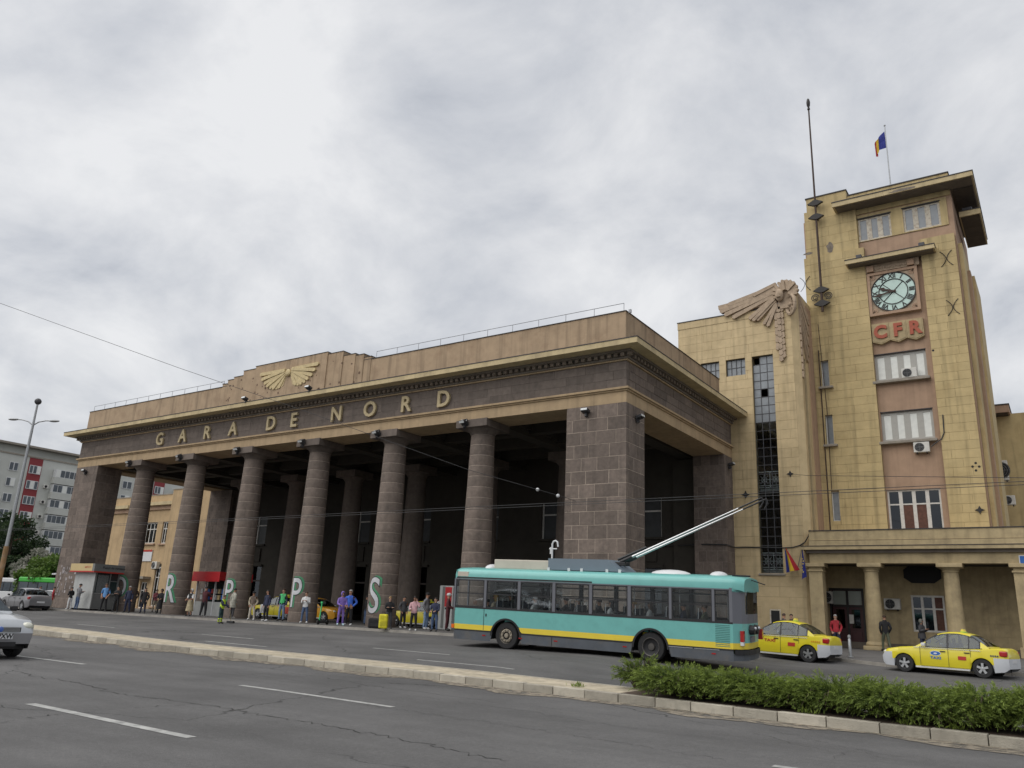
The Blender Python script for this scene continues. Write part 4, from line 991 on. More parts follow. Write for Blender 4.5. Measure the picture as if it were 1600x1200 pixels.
for s in (0, 1):
    a = dr[0]+s*(dr[1]-dr[0])/2; b = a+(dr[1]-dr[0])/2
    MB().box(a+.07, b-.07, TY+.085, TY+.097, dr[3]-.83, dr[3]-.05).build('transom_pane', mat('frosted_pane', (.30, .33, .29), .3, .1, 3, coords='World'), DD)
    MB().box(a+.2, b-.2, TY+.085, TY+.097, 1.1, dr[3]-1.1).build('pane', M_glassd, DD)
    MB().bbox(a+.15, b-.15, TY+.07, TY+.098, .2, .9, .015).build('panel', M_red_door, DD)
MB().box(dr[0]+.85, dr[0]+1.15, TY+.07, TY+.08, 1.35, 1.85).build('notice', M_wfr, DD)
window(PO, pw, TY-.02, 3, [.63], M_wfr, lambda i, j: M_curt if i == 2 else M_glassd, .1, .1, colw=.14)
MB().box(pw[0], pw[1], TY+.25, TY+.27, pw[2], pw[3]).build('curtain', M_greyg, PO, True)
oc = at_y(1433+8, 897, TY-.1); MB().prism([(oc[0]+.95*a, oc[2]+.5*b) for a, b in ((-1, -.45), (-.6, -1), (.6, -1), (1, -.45), (1, .45), (.6, 1), (-.6, 1), (-1, .45))], TY-.2, TY-.095).build('dark_sign', M_black, PO, True)

# --- air conditioner units (each a thing)
def ac_unit(loc, label, w=.85, h=.6, d=.32, rz=0, group=None):
    t = thing('air_conditioner', loc, label, 'air conditioner', group, rz)
    MB().bbox(-w/2, w/2, -d, 0, 0, h, .03).build('casing', M_acw, t)
    MB().lathe([(0, -d-.012), (h*.4, -d-.012), (h*.43, -d-.002)], 20, (-w*.12, 0, h/2), 'y').build('fan_opening', M_black, t)
    g = MB()
    for r in (.1, .2, .3, .4): g.tube([(-w*.12+h*r*math.cos(a), -d-.022, h/2+h*r*math.sin(a)) for a in np.linspace(0, 2*PI, 17)], .007, 4, False)
    for a in (0, PI/2, PI, -PI/2): g.tube([(-w*.12, -d-.022, h/2), (-w*.12+h*.42*math.cos(a), -d-.022, h/2+h*.42*math.sin(a))], .008, 4)
    g.build('fan_grille', M_steel, t)
    b = MB()
    for x in (-w*.3, w*.3): b.box(x-.03, x+.03, -d, .12, -.06, -.002)
    b.build('bracket', M_iron, t); return t
P = at_y(1422, 591, PKY-.1); ac_unit((P[0], PKY-.02, P[2]), 'white air conditioner on the sill of the window below the CFR shields')
P = at_y(1441, 707, PKY-.2); ac_unit((P[0], PKY-.03, P[2]), 'white air conditioner hanging below the sill of a curtained tower window')
P = at_y(1395.5, 952.5, TY-.2); ac_unit((P[0], TY-.1, P[2]), 'white air conditioner on the porch rear wall beside the white framed window')
P = at_y(1294, 943, TY-.4); ac_unit((P[0], TY-.1, P[2]), 'white air conditioner beside the maroon porch door', .5, .7, .4)
# far right wing and its eaves, side air conditioners
RWG = thing('rear_wing', (19, 32, 0), 'rear wing with dark timber eaves behind the clock tower', 'building')
wy = PKY+9.5; q = at_y(1553, 634, wy); q2 = at_y(1575.5, 632.5, wy)
MB().box(XR+.0, XR+2.0, wy+1, wy+40, 0, q[2]-.4).build('wall', M_yel, RWG, True)
MB().box(XR-.1, q2[0], wy, wy+42, q[2]-.5, q[2]).build('eave', M_pink, RWG, True)
MB().box(XR+.1, q2[0]-.1, wy+.15, wy+41.8, q[2]-.56, q[2]-.502).build('eave_soffit', M_bsoff, RWG, True)
MB().box(XR-.1, q2[0]+.05, wy-.04, wy+42, q[2], q[2]+.08).build('flashing', M_dark, RWG, True)
for px, py, z_, n_ in ((1568, 752, 0, 'upper white'), (1578, 790, 0, 'lower white')):
    P = at_y(px, py, PKY+9); ac_unit((P[0], PKY+9, P[2]), f'{n_} air conditioner on the side of the rear wing', .7, 1.3 if n_ == 'upper white' else .6, .4)
# small flags on short poles at the annex corner
FB = at_y(1245.5, 892, SY-.1)
for nm, lab, cols_, tip, endpx in (('wall_flag', 'blue yellow red tricolour drooping beside the stair window', cols, (1226, 857), ((1226, 857), (1243, 889), (1230, 893), (1224, 880))),
                        ('wall_flag', 'dark blue flag with a ring of gold stars drooping beside the porch', None, (1253, 857), ((1253, 857), (1260, 899), (1254, 907), (1250, 900)))):
    b = Vector(tuple(FB)); t_ = Vector(tuple(at_y(*tip, SY-.75)))
    fT = thing(nm, tuple(FB), lab, 'flag'); MB().tube([b, t_], .025, 6).build('pole', M_steel, fT, True)
    mb = MB(); n = 12
    H_ = 1.75 if cols_ is None else 1.35; Wd = .5 if cols_ is None else .75; sgn = 1 if cols_ is not None else .55
    for i in range(n):
        for j in range(6):
            def fp(u, v): return (t_.x+sgn*Wd*u*(.12+.88*v)-(.25*Wd if cols_ is None else 0)*v, t_.y+.1*math.sin(6*u+2*v)*(.3+v), t_.z-v*H_*(1-.12*u))
            u0, u1, v0, v1 = i/n, (i+1)/n, j/6, (j+1)/6
            mb.mat(0 if cols_ is None else min(2, int(i*3/n))); mb.add([fp(u0, v0), fp(u1, v0), fp(u1, v1), fp(u0, v1)], [(0, 1, 2, 3)])
    F_ = mb.build('cloth', cols if cols_ else [cols[0]], fT, True)
    if cols_ is None:
        for k in range(6):
            v = .35+.09*k; u = .5+.25*math.sin(k*1.3)
            p = (t_.x+sgn*Wd*u*(.12+.88*v)-.25*Wd*v, t_.y+.1*math.sin(6*u+2*v)*(.3+v)-.015, t_.z-v*H_*(1-.12*u))
            s_ = []
            for q in range(10): a = q*PI/5+PI/2; r = .055 if q % 2 == 0 else .024; s_.append((p[0]+r*math.cos(a), p[1], p[2]+r*math.sin(a)))
            MB().add(s_, [tuple(range(10))]).build('star', mat('flag_star', (.8, .62, .12), .7, 0), F_)
# ------------------------------------------------------------------ vehicles
M_teal = mat('teal_paint', (.15, .43, .40), .35, .05, 1.5, coat=.3, dirt=(.10, .28, .26), dirt_amt=.4, dirt_scale=1.6)
M_ylw = mat('stripe_yellow', (.72, .56, .05), .4, .05, 2, coat=.2)
M_bgry = mat('bus_grey', (.075, .085, .10), .55, .15, 2, dirt=(.13, .12, .105), dirt_amt=.7, dirt_scale=1.6)
M_bpil = mat('bus_pillar_grey', (.13, .135, .155), .45, .05, 2)
M_rub = mat('tyre_rubber', (.018, .018, .019), .8, .15, 8)
M_blk = mat('black_plastic', (.015, .015, .017), .5, .1, 4)
M_beige = mat('roof_beige', (.50, .45, .38), .6, .08, 2)
M_slate = mat('roof_slate', (.15, .19, .23), .5, .06, 2)
M_silv = mat('bright_metal', (.55, .56, .57), .3, .05, 4, metal=.8)
M_redl2 = mat('red_lens', (.35, .012, .012), .2, .05, 3, coat=.5)
M_oran = mat('orange_lens', (.7, .14, .01), .25, 0)
M_white = mat('white_plastic', (.62, .63, .64), .4, .04, 2)
M_busgl = glass('bus_glass', (.9, .92, .92), .02, .03)
M_cargl = glass('car_glass', (.42, .48, .47), .02, .05)
M_skin = mat('skin', (.42, .23, .15), .6, .06, 8)
M_seat = mat('seat_fabric', (.04, .05, .07), .8, .2, 6)
def px_of(P):
    d = np.array(P, float)-CAM; z = d@FWD
    return 800+F_PX*(d@RGT)/z, 600-F_PX*(d@UPV)/z

def wheel(parent, x, y, r, w, rimm, outer=-1, kind='spokes', name='wheel'):
    """wheel with its axle along local y; outer = side that shows the rim"""
    t = MB(); t.smooth = True
    t.lathe([(r*.58, -w/2), (r*.62, -w/2-.0), (r*.93, -w/2), (r, -w*.33), (r, w*.33), (r*.93, w/2), (r*.62, w/2), (r*.58, w/2)], 28, (x, y, r), 'y')
    T = t.build(name, M_rub, parent)
    yo = y+outer*w*.42
    m = MB(); m.smooth = True
    m.lathe([(r*.62, yo), (r*.60, yo-outer*.04), (r*.5, yo-outer*.06), (0.001, yo-outer*.06)], 28, (x, 0, r), 'y')
    m.build('rim_well', M_blk, T)
    q = MB()
    rg = [(r*.64, yo+outer*.004), (r*.60, yo+outer*.012), (r*.57, yo)]
    q.smooth = True; q.lathe(rg, 28, (x, 0, r), 'y'); q.smooth = False
    if kind == 'spokes':
        for k in range(5):
            a = k*2*PI/5+.3; d_ = Vector((math.cos(a), 0, math.sin(a))); n_ = Vector((-d_.z, 0, d_.x)); c = Vector((x, 0, r))
            pts = [c+n_*r*.10, c+d_*r*.58+n_*r*.13, c+d_*r*.58-n_*r*.13, c-n_*r*.10]
            q.prism([(p.x, p.z) for p in pts], yo-.012, yo+.012)
        q.lathe([(0, yo+outer*.022), (r*.13, yo+outer*.018), (r*.15, yo)], 14, (x, 0, r), 'y')
    elif kind == 'bolts':
        for k in range(10):
            a = k*2*PI/10; c = (x+r*.4*math.cos(a), yo+outer*.03, r+r*.4*math.sin(a)); q.sphere(c, r*.075, 6, 4)
        q.lathe([(0, yo+outer*.05), (r*.16, yo+outer*.04), (r*.2, yo)], 14, (x, 0, r), 'y'); q.lathe([(r*.5, yo+outer*.01), (r*.3, yo+outer*.02), (r*.3, yo)], 20, (x, 0, r), 'y')
    else:
        q.lathe([(0, yo+outer*.01), (r*.22, yo), (r*.26, yo-outer*.05)], 16, (x, 0, r), 'y')
    q.build('rim', rimm, T); return T

# --- trolleybus
O = Vector(tuple(road_at(790, 1014.5))); B2 = Vector(tuple(road_at(1017, 1034.5)))
ax = (B2-O).normalized(); ay = Vector((-ax.y, ax.x, .045)).normalized(); az = ax.cross(ay).normalized(); ay = az.cross(ax)
BM = Matrix(((ax.x, ay.x, az.x, O.x), (ax.y, ay.y, az.y, O.y), (ax.z, ay.z, az.z, O.z), (0, 0, 0, 1)))
BUS = thing('trolleybus', O, 'teal and yellow trolleybus with raised poles passing the station', 'trolleybus'); BUS.matrix_world = BM
WB = (B2-O).length
def solve_x(px, z=1.0, y=0):
    a, b = -6, 14
    for _ in range(50):
        m = (a+b)/2
        if px_of(BM @ Vector((m, y, z)))[0] < px: a = m
        else: b = m
    return m
XF = solve_x(708, 1.0); XB = solve_x(1146, 1.2); BW = 2.45; Y0 = -.06
zs_ = dict(sk=.24, y0=.62, y1=.81, w0=1.44, w1=2.5, rf=2.9)
def side_panel(x0, x1, z0, z1, y, m, name, arches=True, n=120):
    """body side between two heights, cut out round the wheels"""
    mb = MB(); xs = sorted(set(list(np.linspace(x0, x1, n))))
    for a, b in zip(xs, xs[1:]):
        def lo(x):
            z = z0
            for c in (0, WB):
                d = abs(x-c)
                if arches and d < .66: z = max(z, .5+math.sqrt(max(0, .66**2-d*d))-.06)
            return z
        la, lb = lo(a), lo(b)
        if min(la, lb) >= z1:
            if mb.f: mb.build(name, m, BUS); mb = MB()
            continue
        la, lb = min(la, z1), min(lb, z1)
        mb.add([(a, y, la), (b, y, lb), (b, y, z1), (a, y, z1)], [(0, 1, 2, 3)])
    return mb.build(name, m, BUS)
for y, sg in ((Y0, 1), (Y0+BW, -1)):
    side_panel(XF+.12, XB, zs_['sk'], zs_['y0']-.05, y, M_bgry, 'skirt_panel')
    side_panel(XF+.12, XB, zs_['y0'], zs_['y1'], y-.004*sg, M_ylw, 'stripe')
    side_panel(XF+.12, XB, zs_['y1'], zs_['w0']-.03, y, M_teal, 'side_panel')
    for a, b in ((XF+.12, -.64), (.64, WB-.64), (WB+.64, XB)): MB().box(a, b, y-.006, y+.03, zs_['y0']-.055, zs_['y0']-.002).build('trim_strip', M_blk, BUS)
    MB().box(XF+.1, XB, y-.008, y+.03, zs_['w0']-.035, zs_['w0']+.02).build('trim_strip', M_blk, BUS)
# window band: pillars and glass, near side from the photo, same on the far side
edges = [(711, 757.5), (761, 810), (814, 864), (868.5, 921.5), (926, 981.5), (986.5, 1046), (1050, 1113), (1117, 1140)]
WX = [(solve_x(a, 1.95), solve_x(b, 1.95)) for a, b in edges]
for si, (y, o_) in enumerate(((Y0, -1), (Y0+BW, 1))):
    cuts = [XF+.1]+[v for w in WX for v in w]+[XB]
    pl = MB()
    for a, b in zip(cuts[::2], cuts[1::2]): pl.box(a, b, min(y, y-o_*.05), max(y, y-o_*.05), zs_['w0'], zs_['w1'])
    pl.box(XF+.1, XB, min(y+o_*.003, y-o_*.05), max(y+o_*.003, y-o_*.05), zs_['w1']-.02, zs_['w1']+.05)
    pl.build('window_pillar', M_bpil, BUS)
    for a, b in WX:
        z0, z1 = zs_['w0']+.03, zs_['w1']-.03; yy = y-o_*.02
        fr_ = MB(); fr_.box(a, b, yy-.012, yy+.012, z0-.01, z0+.03); fr_.box(a, b, yy-.012, yy+.012, z1-.03, z1+.01); fr_.box(a, a+.035, yy-.012, yy+.012, z0, z1); fr_.box(b-.035, b, yy-.012, yy+.012, z0, z1)
        if b-a > .8: fr_.box(a, b, yy-.012, yy+.012, z0+.48, z0+.52)
        for cx_, cz_, sx2, sz2 in ((a, z0, 1, 1), (b, z0, -1, 1), (a, z1, 1, -1), (b, z1, -1, -1)):      # rounded corners
            fr_.prism([(cx_, cz_), (cx_+sx2*.15, cz_), (cx_+sx2*.055, cz_+sz2*.055), (cx_, cz_+sz2*.15)], yy-.011, yy+.011)
        F_ = fr_.build('window', M_blk, BUS); MB().box(a, b, yy-.004, yy+.004, z0, z1).build('pane', M_busgl, F_)
# roof with rounded shoulders
sec = [(Y0-.004, zs_['w1']+.02), (Y0-.004, zs_['w1']+.2), (Y0+.03, zs_['rf']-.1), (Y0+.13, zs_['rf']-.02), (Y0+.35, zs_['rf']+.03), (Y0+BW/2, zs_['rf']+.07), (Y0+BW-.35, zs_['rf']+.03), (Y0+BW-.13, zs_['rf']-.02), (Y0+BW-.03, zs_['rf']-.1), (Y0+BW+.004, zs_['w1']+.2), (Y0+BW+.004, zs_['w1']+.02)]
rf = MB(); rf.smooth = True
st_ = [(XF+.02, .94), (XF+.1, .99), (XF+.3, 1), (XB-.1, 1), (XB+.22, .93), (XB+.36, .84)]
vs = []; fs = []
for x, s in st_:
    for y, z in sec: vs.append((x, Y0+BW/2+(y-Y0-BW/2)*s, z-(1-s)*.5))
ns = len(sec)
for i in range(len(st_)-1):
    for j in range(ns-1): fs.append((i*ns+j, i*ns+j+1, (i+1)*ns+j+1, (i+1)*ns+j))
fs.append(tuple(range(ns))); fs.append(tuple(range(len(st_)*ns-1, (len(st_)-1)*ns-1, -1)))
rf.add(vs, fs); rf.build('roof', M_teal, BUS)
MB().box(XF+.14, solve_x(926, 2.5), Y0-.008, Y0, zs_['w1']+.03, zs_['w1']+.085).build('gutter', M_blk, BUS)
# front end (slightly bowed) and rear end with chamfered corners
def endwall(xs_ys, bands, name):
    for z0, z1, m, nm in bands:
        mb = MB()
        for (a, b), (c, d) in zip(xs_ys, xs_ys[1:]): mb.add([(a, b, z0), (c, d, z0), (c, d, z1), (a, b, z1)], [(0, 1, 2, 3)])
        mb.build(nm, m, BUS)
fx = [(XF+.12, Y0), (XF+.02, Y0+.12), (XF-.06, Y0+.6), (XF-.08, Y0+BW/2), (XF-.06, Y0+BW-.6), (XF+.02, Y0+BW-.12), (XF+.12, Y0+BW)]
endwall(fx, ((.3, .57, M_bgry, 'front_skirt'), (.57, .62, M_blk, 'front_bumper'), (.62, .81, M_ylw, 'stripe'), (.81, 1.32, M_teal, 'front_panel'), (2.5, 2.86, M_teal, 'front_panel')), 'front')
endwall(fx, ((1.34, 2.5, M_busgl, 'windscreen'),), 'front')
mp_ = MB()
for a, b in fx[1:-1:2]: mp_.box(a-.03, a+.03, b-.03, b+.03, 1.32, 2.5)
mp_.build('windscreen_pillar', M_bpil, BUS)
MB().box(XF-.02, XF+.1, Y0-.012, Y0+.06, .64, .78).build('indicator', M_oran, BUS)
rx = [(XB, Y0), (XB+.25, Y0+.22), (XB+.36, Y0+.5), (XB+.4, Y0+BW/2), (XB+.36, Y0+BW-.5), (XB+.25, Y0+BW-.22), (XB, Y0+BW)]
endwall(rx, ((.26, .48, M_bgry, 'rear_skirt'), (.62, .81, M_ylw, 'stripe'), (.81, 1.42, M_teal, 'rear_panel'), (1.42, 1.72, M_bpil, 'rear_panel'), (2.42, 2.56, M_teal, 'rear_panel')), 'rear')
endwall([rx[0], rx[1], (XB+.32, Y0+.42)], ((1.72, 2.45, M_bpil, 'rear_quarter'),), 'rear'); endwall([(XB+.32, Y0+BW-.42), rx[5], rx[6]], ((1.72, 2.45, M_bpil, 'rear_quarter'),), 'rear')
endwall([(XB+.325, Y0+.42), rx[2], rx[3], rx[4], (XB+.325, Y0+BW-.42)], ((1.72, 2.45, M_cargl, 'rear_window'),), 'rear')
bp_ = [(a+.05, b) for a, b in rx]; endwall(bp_, ((.44, .60, M_blk, 'rear_bumper'),), 'rear')
MB().box(XB+.2, XB+.31, Y0+.12, Y0+.3, .86, 1.2).build('tail_light', M_redl2, BUS); MB().box(XB+.2, XB+.30, Y0+.12, Y0+.3, .74, .85).build('tail_light', M_white, BUS)
MB().box(XB+.30, XB+.45, Y0+BW-.3, Y0+BW-.12, .86, 1.2).build('tail_light', M_redl2, BUS)
rt_ = MB()      # trolley rope catchers
for yy in (.75, 1.25):
    rt_.lathe([(0, XB+.55), (.14, XB+.53), (.16, XB+.42), (.16, XB+.36)], 12, (0, Y0+yy, 1.22), 'x')
rt_.build('rope_retriever', M_blk, BUS)
rs = MB()
for yy in (.75, 1.25): rs.sphere((XB+.54, Y0+yy, 1.27), .06, 8, 6)
rs.build('retriever_cap', M_silv, BUS)
MB().box(XB+.3, XB+.44, Y0+.7, Y0+1.15, .84, 1.02).build('number_plate', M_bpil, BUS)
lv = MB()
for k in range(13): lv.box(XB-.58, XB-.1, Y0-.008, Y0-.0045, .68+k*.055, .70+k*.055)
lv.build('louvre', mat('teal_shadow_line', (.05, .17, .155), .5, 0), BUS)
for px in (758, 815, 870, 978, 1117): x = solve_x(px, .45); MB().box(x-.09, x+.05, Y0-.012, Y0-.002, .42, .46).build('side_marker', M_redl2, BUS)
MB().box(solve_x(863, .4)-.012, solve_x(863, .4)+.012, Y0-.006, Y0-.001, .26, .56).build('panel_seam', M_blk, BUS); MB().box(solve_x(757, 1)-.01, solve_x(757, 1)+.01, Y0-.006, Y0-.001, .63, 1.4).build('panel_seam', M_blk, BUS)
MB().box(solve_x(1045, .5), solve_x(1083, .5), Y0-.01, Y0-.002, .555, .575).build('trim_strip', M_silv, BUS); MB().box(solve_x(1086, .5), solve_x(1125, .5), Y0-.01, Y0-.002, .555, .575).build('trim_strip', M_silv, BUS)
MB().box(solve_x(757, 1)+.07, solve_x(757, 1)+.12, Y0-.015, Y0-.002, 1.14, 1.24).build('door_lock', M_blk, BUS)
MB().bbox(XF+.16, XF+.66, Y0-.012, Y0+.05, 2.6, 2.78, .006).build('route_box', M_beige, BUS)
# floor, arches, wheels
MB().box(XF+.1, XB+.2, Y0+.55, Y0+BW-.55, .30, .45).build('floor', M_blk, BUS)
for a, b in ((XF+.12, -.66), (.66, WB-.66), (WB+.66, XB)):
    MB().box(a, b, Y0+.03, Y0+.549, .32, .45).build('floor_side', M_blk, BUS); MB().box(a, b, Y0+BW-.549, Y0+BW-.03, .32, .45).build('floor_side', M_blk, BUS)
for c in (0, WB):
    a = MB(); a.lathe([(.60, Y0-.012), (.665, Y0-.016), (.665, Y0+.02)], 24, (c, 0, .45), 'y', 0, PI); a.build('wheel_arch', M_blk, BUS)
    a = MB(); a.lathe([(.64, Y0+.01), (.64, Y0+.5)], 20, (c, 0, .45), 'y', 0, PI); a.build('arch_liner', M_blk, BUS)
wheel(BUS, 0, Y0+.22, .49, .3, mat('bolt_metal', (.32, .28, .22), .5, .2, 10, metal=.5), -1, 'bolts'); wheel(BUS, WB, Y0+.22, .49, .3, mat('wheel_steel', (.06, .055, .05), .6, .2, 10), -1, 'plain')
wheel(BUS, 0, Y0+BW-.22, .49, .3, M_bgry, 1, 'plain'); wheel(BUS, WB, Y0+BW-.22, .49, .3, M_bgry, 1, 'plain')
ringp = MB(); ringp.smooth = True; ringp.lathe([(.31, Y0+.06), (.30, Y0+.045), (.285, Y0+.06)], 26, (WB, 0, .49), 'y'); ringp.build('wheel_ring', mat('worn_ring', (.16, .15, .14), .5, .2, 8, metal=.5), BUS)
# seats and grab rails
for k in range(8):
    for yy in (.35, .8, 1.75, 2.15):
        if yy == 1.75: continue
        x = XF+1.5+k*1.12
        s = MB(); s.bbox(x, x+.42, Y0+yy-.2, Y0+yy+.2, 1.04, 1.12, .02); s.bbox(x+.36, x+.44, Y0+yy-.2, Y0+yy+.2, 1.1, 1.72, .03); s.tube([(x+.2, Y0+yy, .45), (x+.2, Y0+yy, 1.06)], .03, 5); S_ = s.build('seat', M_seat, BUS)
        s = MB(); s.tube([(x+.42, Y0+yy-.2, 1.5), (x+.42, Y0+yy-.19, 1.84), (x+.42, Y0+yy+.19, 1.84), (x+.42, Y0+yy+.2, 1.5)], .014, 5); s.build('seat_handle', M_silv, S_)
gr_ = MB()
for k in range(6): gr_.tube([(XF+2+k*1.7, Y0+1.15, .45), (XF+2+k*1.7, Y0+1.15, 2.5)], .018, 6)
for yy in (.75, 1.7): gr_.tube([(XF+1.5, Y0+yy, 2.3), (XB-.5, Y0+yy, 2.3)], .018, 6)
gr_.build('grab_rail', M_silv, BUS)
# driver's dash and wheel
dsh = MB(); dsh.bbox(XF+.05, XF+.55, Y0+.15, Y0+2.2, .9, 1.3, .05); dsh.build('dashboard', M_blk, BUS)
# roof gear
rz_ = zs_['rf']+.04
x0, x1 = solve_x(758, 3.0), solve_x(850, 3.0); MB().bbox(x0, x1+.15, Y0+.75, Y0+1.8, rz_, rz_+.36, .03).build('roof_box', M_beige, BUS)
x0, x1, x2 = solve_x(849, 3.0), solve_x(943, 3.1), solve_x(966, 3.0)
gm = MB().prism([(x0, rz_+.02), (x0, rz_+.44), (x1, rz_+.44), (x2, rz_+.02)], Y0+.45, Y0+1.95); gm.build('trolley_base', M_slate, BUS)
for px in (850, 882, 902, 942, 962): x = solve_x(px, 2.95); MB().box(x-.05, x+.05, Y0+.42, Y0+.5, rz_-.04, rz_+.1).build('gear_foot', M_white, BUS)
for px, l, h in ((749, .28, .17), (1033, .75, .16), (1110, .3, .15)):
    vt = MB(); vt.smooth = True; x = solve_x(px, 3.0); vt.sphere((x, Y0+1.1, rz_), (l, .4, h), 14, 8); vt.build('roof_vent', M_white, BUS)
ck = MB(); x = solve_x(843, 3.2); ck.tube([(x, Y0+1.1, rz_+.3), (x, Y0+1.1, rz_+1.0), (x+.05, Y0+1.1, rz_+1.1), (x+.14, Y0+1.1, rz_+1.13), (x+.22, Y0+1.1, rz_+1.08), (x+.25, Y0+1.1, rz_+.9)], .035, 8); ck.tube([(x-.12, Y0+1.1, rz_+.82), (x+.2, Y0+1.1, rz_+.82)], .025, 6); ck.tube([(x-.06, Y0+1.1, rz_+.62), (x-.06, Y0+1.1, rz_+.88)], .04, 6)
ck.build('pole_hook', M_white, BUS)
MBI = BM.inverted()
tip = MBI @ Vector(tuple(at_y(1183, 778, O.y+1.2)))
for k, yy in enumerate((.95, 1.35)):
    b_ = Vector((solve_x(955, 3.2), Y0+yy, rz_+.38)); t_ = Vector((tip.x, Y0+yy+(.25 if k else -.05), tip.z+(.0 if k else -.03)))
    pm_ = MB(); pm_.smooth = True; n_ = 10
    pm_.tube([b_.lerp(t_, i/n_) for i in range(n_+1)], [.05-.028*i/n_ for i in range(n_+1)], 8); pm_.build('trolley_pole', M_silv, BUS)
    h = MB(); h.tube([t_-(t_-b_).normalized()*.75, t_, t_+Vector((.12, 0, .05)), t_+Vector((.16, 0, -.12)), t_+Vector((.05, 0, -.3))], .03, 6); h.build('pole_head', M_blk, BUS)
    s = MB(); s.bbox(b_.x-.35, b_.x+.2, b_.y-.07, b_.y+.07, b_.z-.14, b_.z+.0, .02); d_ = (t_-b_).normalized(); s.tube([b_+Vector((-.1, 0, .08)), b_+d_*1.1+Vector((0, 0, .1))], .05, 6); s.tube([b_, b_+d_*.5], .075, 8); s.build('pole_spring', M_blk, BUS)
wp = MB(); wp.tube([(XB+.1, Y0+1.0, rz_-.02), (XB+.75, Y0+1.5, rz_-.25)], .018, 5); wp.tube([(XB-.1, Y0+.5, rz_+.02), (XB+.4, Y0+.9, rz_+.01)], .03, 5); wp.build('roof_aerial', M_blk, BUS)

# --- saloon cars
def plan(x, L):        # plan taper at nose and tail
    t = 1.0
    if x < .75: t -= .20*(1-x/.75)**2.2
    if x > L-.6: t -= .13*((x-L+.6)/.6)**2.2
    return t
def lerp_tab(tab, x):
    for (a, b), (c, d) in zip(tab, tab[1:]):
        if a <= x <= c: return b+(d-b)*(x-a)/(c-a)
    return tab[-1][1] if x > tab[-1][0] else tab[0][1]
def sedan(name, label, cat, paint, bump, rimm=None, group=None, taxi=False, decals=None, scale=1.0, detail=True):
    """saloon, local x from nose (0) to tail, y centred, z up from the road"""
    L_, HW = 4.29, .865; WF, WR, WRAD = .83, 3.46, .325
    t = thing(name, (0, 0, 0), label, cat, group)
    TOP = [(0, .60), (.06, .70), (.2, .80), (.6, .875), (1.0, .915), (1.3, .935), (2, .95), (3, .965), (3.55, 1.0), (3.9, 1.02), (4.15, 1.02), (4.24, .97), (4.29, .82)]
    BOT = [(0, .32), (.1, .22), (.5, .19), (3.8, .2), (4.15, .25), (4.29, .36)]
    ROOF = [(1.22, .935), (1.5, 1.12), (1.75, 1.30), (1.95, 1.415), (2.15, 1.48), (2.4, 1.515), (2.7, 1.52), (3.0, 1.475), (3.25, 1.375), (3.5, 1.21), (3.72, 1.03)]
    xs = sorted(set([round(v, 3) for v in np.linspace(0, L_, 87)]))
    def arch(x, z):
        for c in (WF, WR):
            d = abs(x-c)
            if d < .37: z = max(z, .30+math.sqrt(.37**2-d*d))
        return z
    rows = []
    for x in xs:
        p = plan(x, L_); zt = lerp_tab(TOP, x); zb = arch(x, lerp_tab(BOT, x)); zb = min(zb, zt-.1)
        zm = .46 if zb < .44 else zb+.01; zm2 = max(.70 if zt > .76 else zt-.06, zm+.01); zm2 = min(zm2, zt-.045)
        zm = min(zm, zm2-.005)
        rows.append([(HW*p*.94, zb), (HW*p*.995, zm), (HW*p*1.0, zm2), (HW*p*.955, zt-.03), (HW*p*.9, zt), (HW*p*.5, zt+.022), (0, zt+.03)])
    def emit(mb, cond):
        for i in range(len(xs)-1):
            for s in (-1, 1):
                for j in range(6):
                    if not cond(xs[i], j): continue
                    a, b = rows[i][j], rows[i][j+1]; c, d = rows[i+1][j+1], rows[i+1][j]
                    q = [(xs[i], s*a[0], a[1]), (xs[i], s*b[0], b[1]), (xs[i+1], s*c[0], c[1]), (xs[i+1], s*d[0], d[1])]
                    mb.add(q if s > 0 else q[::-1], [(0, 1, 2, 3)])
    isb = lambda x, j: (j <= 1 and (x < .62-.25*j)) or (j <= 1 and x > 3.66+.16*j) or (j == 2 and x > 4.0 and False)
    body = MB(); body.smooth = True; emit(body, lambda x, j: not isb(x, j))
    body.smooth = False
    for x, r, rev in ((0, rows[0], 0), (L_, rows[-1], 1)):
        pl_ = [(x, q[0], q[1]) for q in r[2:]]+[(x, -q[0], q[1]) for q in r[2:][::-1][1:]]
        body.add(pl_ if rev else pl_[::-1], [tuple(range(len(pl_)))])
    B = body.build('body', paint, t)
    for r, x, cond in ((rows[0], 0, lambda x, j: isb(x, j) and x < 2), (rows[-1], L_, lambda x, j: isb(x, j) and x > 2)):
        bm_ = MB(); bm_.smooth = True; emit(bm_, cond); q = r[:3]
        bm_.add([(x, a[0], a[1]) for a in q]+[(x, -a[0], a[1]) for a in q[::-1]], [tuple(range(6))]); bm_.build('bumper', bump, t)
    # greenhouse
    def sect(x):
        h = lerp_tab(ROOF, x); z0 = lerp_tab(TOP, x)-.01; k = max(0, min(1, (h-z0)/.5))
        return [(.80*plan(x, L_), z0), (.80*plan(x, L_)-.155*k, h-.055*k), (.60-.0*k, h-.012*k), (.3, h+.012*k), (0, h+.02*k)]
    gx = np.linspace(1.22, 3.72, 46); S_ = [sect(x) for x in gx]
    cab = MB(); cab.smooth = True
    for i in range(45):
        for s in (-1, 1):
            for j in range(4):
                a, b, c, d = S_[i][j], S_[i][j+1], S_[i+1][j+1], S_[i+1][j]
                x = (gx[i]+gx[i+1])/2; tt = j
                glassy = (j == 0 and 1.62 < x < 3.42) or (j >= 1 and (1.3 < x < 2.02 or 3.12 < x < 3.66))
                if glassy: continue
                q = [(gx[i], s*a[0], a[1]), (gx[i], s*b[0], b[1]), (gx[i+1], s*c[0], c[1]), (gx[i+1], s*d[0], d[1])]
                cab.add(q if s > 0 else q[::-1], [(0, 1, 2, 3)])
